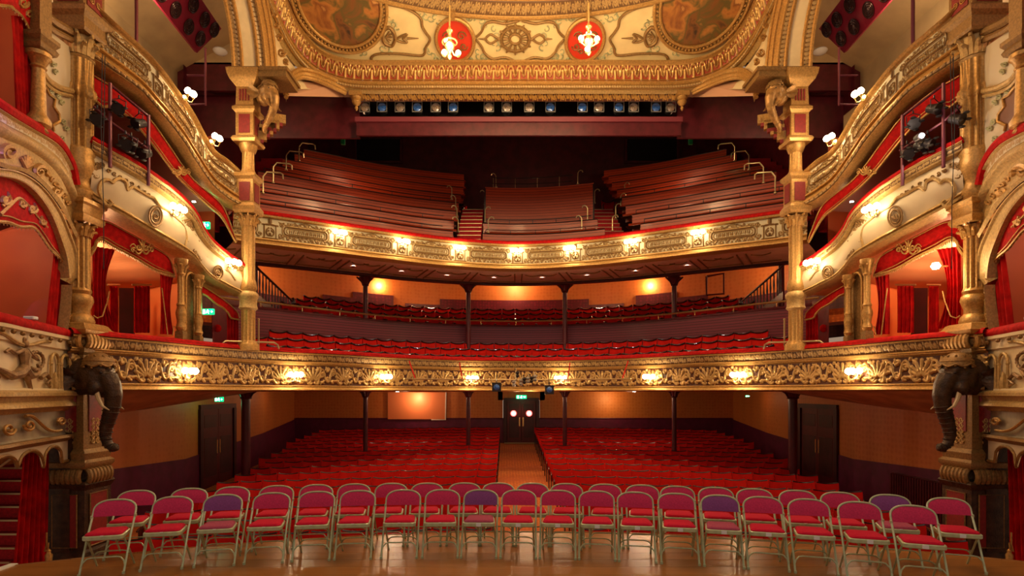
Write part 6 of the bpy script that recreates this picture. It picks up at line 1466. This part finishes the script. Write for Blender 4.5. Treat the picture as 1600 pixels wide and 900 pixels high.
# red medallions
for s in (-1, 1):
    cpt = onp(711, 62); cpt = mx(cpt, s); e0, e1, dn = Vector((1, 0, 0)), Vector((0, -1, .517)).normalized(), Vector((0, -.46, -.89))
    t = thing('red_ceiling_medallion', 'round red medallion in a gold ring behind the %s chandelier' % SIDE[s], 'medallion', cpt)
    m = MB(); m.add([cpt + dn * .03 + e0 * (.47 * math.cos(a)) + e1 * (.52 * math.sin(a)) for a in np.linspace(0, 2 * PI, 36, endpoint=False)], [tuple(range(36))]); m.build('red_field', mat('vermilion_field', (.62, .035, .008), .5) if 'vermilion_field' not in MATS else MATS['vermilion_field'], t, smooth=False)
    m = MB(); m.tube([cpt + dn * .05 + e0 * (.50 * math.cos(a)) + e1 * (.56 * math.sin(a)) for a in np.linspace(0, 2 * PI, 41)], .05, 7); m.tube([cpt - e1 * .56 + dn * .05, cpt - e1 * .78 + dn * .05], [.09, .04], 6); m.tube([cpt + e1 * .56 + dn * .05, cpt + e1 * .78 + dn * .05], [.06, .09], 6); m.build('gold_ring', gold, t)
    m = MB()
    for sg in (-1, 1):
        for (a, b, r, tn) in ((.18, .12, .13, 1.3), (.22, -.16, .11, -1.3), (.08, -.30, .08, 1.2)):
            m.tube([cpt + dn * .045 + e0 * (sg * x) + e1 * y for x, y in spiral(a, b, r, .02, 0, tn, 14)], .018, 5)
    m.build('monogram_scrolls', gold_dull, t)
    # chandelier
    tp = mx(W(705, 15, 13.5), s) if s < 0 else W(920, 12, 13.5)
    lamps = [(702, 72), (694, 84), (716, 85), (698, 66)] if s < 0 else [(908, 62), (933, 63), (918, 79), (920, 54)]
    t = thing('hanging_lantern', 'brass chandelier with lit bulbs hanging before the %s red medallion' % SIDE[s], 'chandelier', tp)
    cx_ = sum(a for a, b in lamps) / 4; cy_ = 70 if s < 0 else 64
    cc = W(cx_, cy_, 13.35); tp = Vector((cc.x, cc.y, tp.z))
    m = MB(); m.tube([tp, cc + Vector((0, 0, -.15))], .022, 8)
    m.lathe(cc, [(.02, -.34), (.06, -.28), (.03, -.2), (.10, -.1), (.12, .0), (.05, .1), (.04, .25), (.08, .32), (.03, .4)], 12); m.build('stem', brass, t)
    for i, (a, b) in enumerate(lamps):
        q = W(a, b, 13.2 if i < 3 else 13.5); m = MB(); m.tube([cc, (cc + q) / 2 + Vector((0, 0, -.12)), q + Vector((0, 0, -.06))], .016, 6); m.lathe(q, [(.01, -.07), (.05, -.05), (.06, -.02)], 10); arm = m.build('arm', brass, t)
        m = MB(); m.ball(q + Vector((0, 0, .03)), .062, 10); m.build('bulb', globe, arm)
    m = MB(); m.tube([cc + Vector((.17 * math.cos(a), .17 * math.sin(a), .06)) for a in np.linspace(0, 2 * PI, 25)], .018, 6); m.build('hoop', brass, t)
    light('chandelier_bulbs', cc + Vector((0, -.35, -.35)), 300, (1, .72, .36), .25)
# ================================================================ side arches springing from the slender columns
for s in (-1, 1):
    sd = SIDE[s]
    t = thing('side_arch', 'tall gold and cream arch rising from the %s elephant bracket to the ceiling' % sd, 'arch', mx((-6.4, 13.3, 9.4), s)); t['kind'] = 'structure'
    def ar(off, rad, z0=9.42, drop=0.0):
        A_ = Vector((-6.05 - off * .62, 13.75 - off * .32, z0)); B_ = Vector((-7.6 - off * .62, 10.0 - off * .1, z0)); C = (A_ + B_) / 2; h = (A_ - B_) / 2
        return [mx(C + h * (math.cos(a) * rad) + Vector((0, 0, 3.4 * math.sin(a) * rad)), s) for a in np.linspace(0, PI, 41)]
    m = MB(); m.grid([ar(.12, .97), ar(.85, .97)]); m.build('cream_soffit', cream, t)
    for o1, o2, nm in ((-.02, .22, 'inner'), (.72, .98, 'outer')):
        P1, P2 = ar(o1, .96), ar(o2, .96); P3, P4 = ar(o1 - .02, 1.10), ar(o2 + .02, 1.10)
        relief('beaded_archivolt', [tuple(p) for p in P1], [tuple(p) for p in P2], BEAD, BEW * 1.4, gold_band, .04, 50, 8, 1, t)
        m = MB()
        for P in (P1, P2): m.tube(P, .045, 6)
        for q, r in ((1.05, .05), (1.12, .05)): m.tube(ar(o1, q), r, 6)
        m.grid([P1, ar(o1 - .02, 1.12)]); m.build('gold_archivolt', gold, t)
    # spandrel between arch and cornice, cream and sage
    m = MB(); A1 = ar(-.02, 1.10)[:24]; C1 = resample([mx(p, -1 if s < 0 else 1) for p in [Vector(q) for q in path_offset(np.array([tuple(p) for p in CP if p.x < 0]), .16) + np.array([0, 0, -.74])]], n=60)[0]
    C1 = np.array([c for c in C1 if c[1] > 11.3 and abs(c[0]) > 5.2])
    C2 = resample(C1[::-1] if C1[0][1] < C1[-1][1] else C1, n=24)[0]
    m.grid([[tuple(p) for p in A1], [tuple(Vector(a).lerp(Vector(b), .5)) for a, b in zip(A1, C2)], [tuple(p) for p in C2]]); m.build('spandrel_field', cream, t)
    m = MB()
    for (px, py, r) in ((432, 40, 5), (437, 60, 6), (440, 82, 7), (430, 25, 4), (447, 96, 5), (425, 70, 4), (436, 108, 5)):
        P = [mx(W(px + x, py + y, 14.0), s) for x, y in spiral(0, 0, r, 1, px, 1.3, 10)]; m.tube(P, .03, 5)
    m.build('carved_foliage', gold, t)
    # small arch from the elephant bracket to the pendant
    t = thing('small_corner_arch', 'small dark arch between the %s elephant bracket and the cornice pendant' % sd, 'arch', mx((-5.5, 15, 9.6), s)); t['kind'] = 'structure'
    def sa(dz, dy=0.0):
        pts = [(447, 152, 14.1), (450, 138, 14.3), (457, 127, 14.5), (470, 121, 14.8), (490, 124, 15.1), (515, 134, 15.6), (540, 146, 16.0)]
        return [mx(W(a, b - dz, y + dy), s) for a, b, y in pts]
    m = MB(); m.tube(catmull(sa(0), 5), .055, 7); m.tube(catmull(sa(5), 5), .07, 7); m.tube(catmull(sa(12), 5), .06, 7); m.build('gold_rib', gold, t)
    m = MB(); m.grid([[tuple(p) for p in catmull(sa(0), 5)], [tuple(p) for p in catmull(sa(-8, 1.0), 5)]]); m.grid([[tuple(p) for p in catmull(sa(0), 5)], [tuple(p) for p in catmull(sa(14, .1), 5)]]); m.build('fretted_soffit', gold_dull, t)
    m = MB(); m.add([mx(W(448, 150, 14.6), s), mx(W(455, 128, 14.8), s), mx(W(540, 128, 16.2), s), mx(W(548, 152, 16.5), s)], [(0, 1, 2, 3)]); struct('wall_above_gallery_' + sd, m, mat('rose_plaster', (.5, .26, .15), .6) if 'rose_plaster' not in MATS else MATS['rose_plaster'], smooth=False)
    # upper side wall, sloping ceiling, duct and ringed panel
    wallm = mat('tan_plaster', (.55, .38, .18), .6, 0, .2, 1.2) if 'tan_plaster' not in MATS else MATS['tan_plaster']
    m = MB(); m.add([(s * 9.75, 8.0, 7.2), (s * 9.75, 17.2, 7.2), (s * 9.75, 17.2, 12.6), (s * 9.75, 8.0, 12.6)], [(0, 1, 2, 3)]); struct('wall_upper_' + sd, m, wallm, smooth=False)
    m = MB(); m.add([(s * 9.8, 8.0, 11.2), (s * 9.8, 16.6, 11.2), (s * 6.7, 16.6, 12.9), (s * 6.7, 8.0, 13.4)], [(0, 1, 2, 3)]); struct('ceiling_upper_' + sd, m, wallm, smooth=False)
    m = MB(); m.box((s * 8.1, 16.5, 12.6), (3.6, .1, 2.3)); struct('wall_upper_end_' + sd, m, wallm, smooth=False)
    m = MB(); m.box((s * 8.2, 16.5, 11.1), (3.4, .1, .8)); struct('wall_upper_band_' + sd, m, maroon, smooth=False)
    m = MB(); m.box((s * 9.5, 12.5, 9.75), (.4, 8, .5)); struct('trim_duct_' + sd, m, wallm, smooth=False)
    m = MB(); m.box((s * 9.64, 14.0, 8.9), (.06, 5, .10)); struct('trim_wall_rail_' + sd, m, gold_dull, smooth=False)
    pA, pB, pC = mx(W(226, -20, 12.2), s), mx(W(308, 83, 14.6), s), mx(W(346, 45, 15.0), s); pD = pA + (pC - pB)
    t = thing('ringed_ceiling_panel', 'dark red slanting panel covered with black ringed discs beside the arch, %s side' % sd, 'ceiling panel', pB)
    nn = (pB - pA).cross(pC - pB).normalized(); nn = nn if nn.z < 0 else -nn
    m = MB(); m.prism([pA, pB, pC, pD], -nn * .08); m.build('panel_board', mat('crimson_board', (.20, .004, .022), .45) if 'crimson_board' not in MATS else MATS['crimson_board'], t, smooth=False)
    u_, v_ = (pB - pA), (pC - pB)
    ul, vl = u_.normalized(), (v_ - u_.normalized() * v_.dot(u_.normalized())).normalized()
    for (a, b) in ((.88, .32), (.66, .26), (.74, .74), (.50, .72), (.40, .26), (.27, .66), (.16, .24), (.93, .80), (.05, .7)):
        c_ = pA + u_ * a + v_ * b + nn * .02; m = MB()
        for q in (.17, .12, .07): m.tube([c_ + (ul * math.cos(w_) + vl * math.sin(w_)) * q for w_ in np.linspace(0, 2 * PI, 25)], .018, 6)
        m.add([c_ + (ul * math.cos(w_) + vl * math.sin(w_)) * .16 for w_ in np.linspace(0, 2 * PI, 24, endpoint=False)], [tuple(range(24))]); m.build('ringed_disc', MATS.get('umber_gloss_ring') or mat('umber_gloss_ring', (.05, .02, .02), .22, .3), t)
    p = mx(W(344, 80, 15.0), s); t = thing('round_ceiling_lamp', 'unlit round white ceiling lamp between the arch and the ringed panel, %s side' % sd, 'ceiling light', p)
    m = MB(); m.lathe((0, 0, 0), [(.16, .03), (.18, .0), (.14, -.05), (.05, -.08)], 16); m.build('glass', white_paint, t, local=True)
    t = thing('trapeze_pipe', 'dark hanging pipe frame above the carved upper front, %s side' % sd, 'pipe', mx(W(320, 100, 13), s)); m = MB()
    m.tube([mx(W(x, y, 13.2), s) for x, y in ((321, 75), (321, 165))], .025, 6); m.tube([mx(W(x, y, 13.2), s) for x, y in ((321, 118), (292, 118))], .02, 6); m.tube([mx(W(x, y, 13.2), s) for x, y in ((321, 163), (290, 164))], .02, 6); m.build('pipe_frame', steel_purple, t)
    t = thing('vertical_pipe', 'dark vertical pipe beside the top corner of the carved upper front, %s side' % sd, 'pipe', mx(W(213, 70, 11.5), s)); m = MB(); m.tube([mx(W(213, -60, 11.5), s), mx(W(213, 72, 11.5), s)], .035, 7); m.build('pipe_tube', steel_purple, t)
# ================================================================ lamps on the two central fronts
gx = [528, 628, 716, 806, 893, 988, 1092]
def on_path(P, px):
    q = (P[:, 0] - CAMX) / P[:, 1] * F + CX; i = int(np.argmin(np.abs(q - px))); g = P[min(i + 1, len(P) - 1)] - P[i - 1]; n = Vector((g[1], -g[0], 0)).normalized(); return Vector(P[i]), n
for i, px in enumerate(gx):
    p, n = on_path(GF, px); p = Vector((p.x, p.y, 6.52)) + n * .06
    q = sconce(p, n, 'lit gilt lamp cluster, %s from the left of seven on the upper balcony front' % ORD[i], 'lamps on the upper balcony front')
    light('sconce_bulb', q, 74)
for i, px in enumerate([285, 460, 600, 737, 876, 1018, 1160, 1347]):
    p, n = on_path(DC, px); p = Vector((p.x, p.y, 2.46)) + n * .05
    q = sconce(p, n, 'lit gilt lamp cluster, %s from the left of eight on the lower balcony front' % ORD[i], 'lamps on the lower balcony front')
    light('sconce_bulb', q, 74)
# lamps on the back walls and downlights
for i, px in enumerate((598, 805, 1010)):
    p = W(px, 439, 24.3 if i != 1 else 25.1); t = thing('wall_lamp', 'lit wall lamp high on the orange wall behind the circle, %s from the left' % ORD[i], 'wall lamp', p, 0, 'wall lamps behind the circle')
    m = MB(); m.lathe((0, 0, 0), [(.05, -.12), (.10, -.08), (.12, .0), (.09, .08), (.04, .12)], 14); m.build('lamp_shade', globe, t, local=True); m = MB(); m.box((0, .12, 0), (.05, .2, .05)); m.build('bracket', brass, t, local=True)
    light('wall_lamp_bulb', p + Vector((0, -.4, -.25)), 60, (1, .66, .34), .1)
for x, y in ((-8.2, 20.0), (8.2, 20.0), (-3.2, 23), (3.2, 23)): light('circle_ceiling_lamp', (x, y, 6.2), 26, (1, .62, .32), .15)
for i, px in enumerate((553, 627, 700, 772, 848, 918, 992, 1073)):
    p = on_path(path_offset(GF, 1.2), px)[0]; t = thing('downlight', 'small lit downlight, %s from the left in the soffit of the upper balcony' % ORD[i], 'ceiling light', (p.x, p.y, 5.975), 0, 'downlights in the soffit of the upper balcony')
    m = MB(); m.lathe((0, 0, 0), [(.05, -.02), (.055, .0), (.03, .01)], 12); m.build('lamp_glass', downlight, t, local=True); m = MB(); m.lathe((0, 0, 0), [(.056, -.025), (.08, -.015), (.08, .0), (.056, .0)], 14); m.build('rim', brass, t, local=True)
    light('downlight_bulb', (p.x, p.y, 5.86), 26, (1, .80, .62), .05, 'SPOT', (0, 0, 0), spot=1.9, blend=.8)
for i, (px, py, Y) in enumerate(((621, 614, 20), (991, 617, 20))):
    p = W(px, py, Y); t = thing('dome_lamp', 'lit white dome lamp under the lower balcony, %s of the two over the stalls' % ('left' if i == 0 else 'right'), 'ceiling light', (p.x, p.y, 2.2), 0)
    m = MB(); m.lathe((0, 0, 0), [(.03, -.11), (.10, -.08), (.14, -.02), (.15, .0)], 16); m.build('lamp_glass', downlight, t, local=True)
    light('dome_bulb', (p.x, p.y, 1.95), 34, (1, .62, .34), .1)
for x, y in ((-5.5, 25.2), (-3.2, 25.6), (4.2, 25.2), (-8.8, 22), (8.8, 22)): light('stalls_ceiling_lamp', (x, y, 1.9), 5, (1, .58, .3), .1)
for x, y in ((-7.2, 17.5), (-3.5, 18), (3.5, 18), (7.2, 17.5), (0, 19)): light('stalls_under_balcony_lamp', (x, y, 1.95), 3.5, (1, .6, .35), .1)
# central followspot bar and clutter below the lower balcony front
t = thing('front_light_bar', 'thin gold bar of lighting fittings across the middle of the lower balcony front', 'lighting bar', tuple(W(806, 590, 17.3)))
pts = [on_path(path_offset(DC, -.45), px)[0] for px in (632, 680, 737, 800, 870, 930, 985)]
m = MB(); m.tube([(p.x, p.y, 2.47) for p in pts], .022, 6); m.build('bar_tube', brass_dull, t)
for px in (635, 718, 893, 985):
    p, n = on_path(DC, px); a = p + n * .14; m = MB(); m.tube([(a.x, a.y, 3.0), (a.x + n.x * .3, a.y + n.y * .3, 2.47)], .018, 5); m.build('hanger', red_velvet, t)
for i, (px, py) in enumerate(((776, 605), (858, 609))):
    p = W(px, py, 17.4); l = thing('bar_lantern', 'small dark lantern under the middle of the lower balcony front, %s of centre' % ('left' if i == 0 else 'right'), 'stage light', p)
    m = MB(); m.lathe((0, 0, 0), [(.07, -.14), (.12, -.10), (.13, .10), (.10, .11)], 12, Matrix.Rotation(PI / 2, 3, 'X')); m.box((0, -.1, 0), (.27, .03, .27)) ; m.build('lamp_body', black_metal, l, local=True)
    m = MB(); m.lathe((0, -.12, 0), [(.09, 0), (.07, .015), (.0, .025)], 12, Matrix.Rotation(PI / 2, 3, 'X')); m.build('lens', lens_blue, l, local=True)
    m = MB(); m.tube([(0, 0, .1), (0, .05, .35)], .015, 5); m.build('yoke', black_metal, l, local=True)
t = thing('projector_cluster', 'tangle of small fittings and cables above the centre exit sign', 'equipment', tuple(W(810, 595, 17.5))); rr = random.Random(2)
for i in range(7):
    px, py = 803 + i * 5.5, 590 + rr.uniform(-6, 10); p = W(px, py, 17.45); m = MB(); m.lathe(p, [(.03, -.10), (.06, -.05), (.035, .0), (.07, .05), (.03, .10)], 8); m.tube([p, p + Vector((rr.uniform(-.1, .1), 0, .18))], .012, 4); m.build('fitting', black_metal if i % 2 else MATS['pewter_frame'], t)
m = MB(); m.tube([W(806, 592, 17.45), W(806, 575, 17.45)], [.03, .012], 6); m.build('finial', brass_dull, t)
# green exit lights at the gallery
exit_sign(W(1113, 197, 19.0), 0, 'lit green exit sign under the gallery ceiling on the right', .34, .15); light('exit_glow', W(1113, 203, 18.7), 4, (.1, 1, .4), .05)
exit_sign(W(500, 197, 19.0), 0, 'dim lit exit sign under the gallery ceiling on the left', .28, .07)
for i, (px, sd) in enumerate(((536, 'left'), (1079, 'right'))):
    a, b = W(px, 226, 18.0), W(px, 196, 18.0); m = MB(); m.box(tuple((a + b) / 2), (.12, .08, b.z - a.z)); tag(m.build('green_post', mat('green_gloss_paint', (.0, .16, .05), .4) if i == 0 else MATS['green_gloss_paint'], smooth=False), 'narrow green post under the lighting slot on the %s' % sd, 'post')
exit_sign(W(342, 624, 17.0), 0, 'lit green exit sign over the left side doors of the stalls', .26, .14); light('exit_glow', W(342, 632, 16.7), 3, (.2, 1, .4), .05)
exit_sign(W(1168, 619, 19.0), 0, 'small lit exit sign under the lower balcony on the right', .12, .06)
exit_sign(W(1160, 410, 19.6), 0, 'small lit exit sign beside the right circle staircase', .12, .12)
# stair flights at the ends of the circle
for s in (-1, 1):
    sd = SIDE[s]; a, b = mx(W(398, 415, 16.6), s), mx(W(458, 472, 19.0), s)
    t = thing('circle_staircase', 'dark staircase with turned balusters rising at the %s end of the circle' % sd, 'stairs', b)
    m = MB(); m.tube([a, b], .035, 7); m.build('handrail', dark_wood, t)
    m = MB(); d = Vector((0, 0, -.75)); m.prism([a + d, b + d, b + d + Vector((0, 0, -.22)), a + d + Vector((0, 0, -.22))], (0, .08, 0)); m.build('stringer', dark_wood, t, smooth=False)
    for i in range(13):
        p = a.lerp(b, (i + .5) / 13); m = MB(); m.lathe(p + d, [(.022, 0), (.03, .12), (.018, .2), (.032, .4), (.018, .6), (.022, .75)], 8); m.build('baluster', dark_wood, t)
    m = MB(); m.lathe(b + Vector((0, 0, -.95)), [(.06, 0), (.06, .3), (.045, .35), (.06, .9), (.07, 1.0), (.03, 1.1)], 10); m.build('newel_post', dark_wood, t)
# pink framed opening and alcove on the stalls back wall
t = thing('lit_alcove', 'bright orange lit recess in the stalls back wall left of the double doors', 'alcove', tuple(W(650, 650, 26.9))); t['kind'] = 'structure'
a, b = W(606, 655, 26.93), W(697, 613, 26.93); m = MB(); m.box(tuple((a + b) / 2), (b.x - a.x, .04, b.z - a.z)); m.build('alcove_back', mat('salmon_paint', (.75, .22, .07), .5), t, smooth=False)
m = MB(); m.tube([W(697, 613, 26.8), W(696, 656, 26.8), W(674, 656, 26.8)], .03, 6); m.build('white_edge', white_paint, t)
light('alcove_lamp', W(650, 622, 26.4), 45, (1, .62, .35), .08)
light('alcove_lamp', W(955, 624, 26.2), 30, (1, .68, .3), .08)
t = thing('framed_panel', 'thin dark red frame hanging on the orange circle wall near the right stairs', 'frame', tuple(W(1117, 445, 20.2)))
m = MB(); P = [W(x, y, 20.2) for x, y in ((1104, 432), (1131, 427), (1131, 459), (1104, 461), (1104, 432))]; m.tube(P, .04, 4); m.build('frame_moulding', maroon, t)
# pair of red seats at the top of the right gallery stairs
for i, px in enumerate((951, 973)):
    p = W(px, 314, 23.3); o = dup(cs2); o.location = (p.x, p.y, p.z - .80); o.rotation_euler = (0, 0, 0); o['label'] = 'lone red seat at the top of the right gallery stairs, %s of two' % ORD[i]; o['group'] = 'pair of seats above the right gallery stairs'
p = W(728, 320, 23.3); o = dup(cs2); o.location = (p.x, p.y, p.z - .80); o['label'] = 'lone red seat at the top of the left gallery stairs'; o['group'] = 'seat above the left gallery stairs'
# radiator and small boxes on the stalls walls
t = thing('radiator', 'dark ribbed radiator on the right stalls side wall', 'radiator', (9.3, 13.4, -.9)); m = MB(); m.box((9.28, 13.4, -.35), (.06, 1.9, .9)); m.build('back_plate', maroon, t, smooth=False)
m = MB()
for i in range(22): m.bbox((9.21, 12.5 + i * .086, -.35), (.08, .05, .86), .012)
m.build('rib', maroon, t)
# unseen fill lamps added above the stage to brighten the whole view
light('stage_fill_lamp', (-2.5, 1.5, 9.5), 200, (1, .88, .74), .8)
light('stage_fill_lamp', (3.0, 1.5, 9.5), 200, (1, .88, .74), .8)
for x, y in ((-5.5, 20.0), (5.5, 20.0), (.8, 23.5)): light('gallery_lamp', (x, y, 10.6), 70, (1, .55, .28), .15)
light('aisle_fill_lamp', (.4, 21.5, 1.9), 42, (1, .62, .34), .1)  # unseen lamps added over the aisle to brighten its carpet
light('aisle_fill_lamp', (.4, 18.2, 1.95), 20, (1, .62, .34), .1)
for s in (-1, 1):
    light('upper_side_fill_lamp', (s * 8.5, 12.6, 10.4), 70, (1, .74, .46), .15)  # unseen lamp added to brighten the wall behind the upper front
    light('stage_box_lamp', (s * 8.9, 8.3, 4.9), 35, (1, .55, .30), .12)
    light('stage_box_lamp', (s * 8.6, 8.0, 8.2), 25, (1, .55, .30), .12)
v = light('violet_effect_lamp', (-3.5, 4.0, 7.5), 900, (.22, .10, 1), .05, 'SPOT', spot=.30, blend=.6)
v.rotation_euler = (Vector((-7.45, 7.7, 5.2)) - Vector((-3.5, 4.0, 7.5))).to_track_quat('-Z', 'Y').to_euler()
light('house_lamp', (0, 10.5, 10.8), 520, (1, .64, .30), .5)

t = thing('lit_box_lantern', 'small bright lit lamp among the lanterns on the right scaffold frame', 'stage light', tuple(W(1440, 212, 10.3)))
m = MB(); m.ball((0, 0, 0), .045, 10); m.build('bulb', downlight, t, local=True); m = MB(); m.lathe((0, .05, 0), [(.06, -.08), (.07, .04), (.06, .05)], 12, Matrix.Rotation(PI / 2, 3, 'X')); m.build('lamp_body', black_metal, t, local=True)
light('lantern_bulb', W(1440, 212, 10.15), 12, (1, .8, .6), .04)
# ================================================================ camera, world, lamps
cd = bpy.data.cameras.new('camera'); cam = bpy.data.objects.new('camera', cd); COL.objects.link(cam)
cam.location = (CAMX, 0, CAMZ); cam.rotation_euler = (PI / 2, 0, 0)
cd.sensor_width = 36; cd.lens = 36 * F / 1600; cd.shift_x = (800 - CX) / 1600; cd.shift_y = (CY - 450) / 1600; cd.clip_end = 200; cd.clip_start = .05
SC.camera = cam
w = bpy.data.worlds.new('world'); SC.world = w; w.use_nodes = True
w.node_tree.nodes['Background'].inputs[0].default_value = (1, .68, .46, 1); w.node_tree.nodes['Background'].inputs[1].default_value = .30
SC.view_settings.view_transform = 'Standard'; SC.view_settings.look = 'None'; SC.view_settings.exposure = .12; SC.view_settings.gamma = 1
SC.view_settings.use_curve_mapping = False
SC.cycles.max_bounces = 5; SC.cycles.diffuse_bounces = 3; SC.cycles.glossy_bounces = 3; SC.cycles.sample_clamp_indirect = 4; SC.cycles.use_denoising = True
try: SC.cycles.denoiser = 'OPENIMAGEDENOISE'
except Exception: pass
SC.cycles.use_light_tree = True
SC.cycles.use_adaptive_sampling = True; SC.cycles.adaptive_threshold = .02
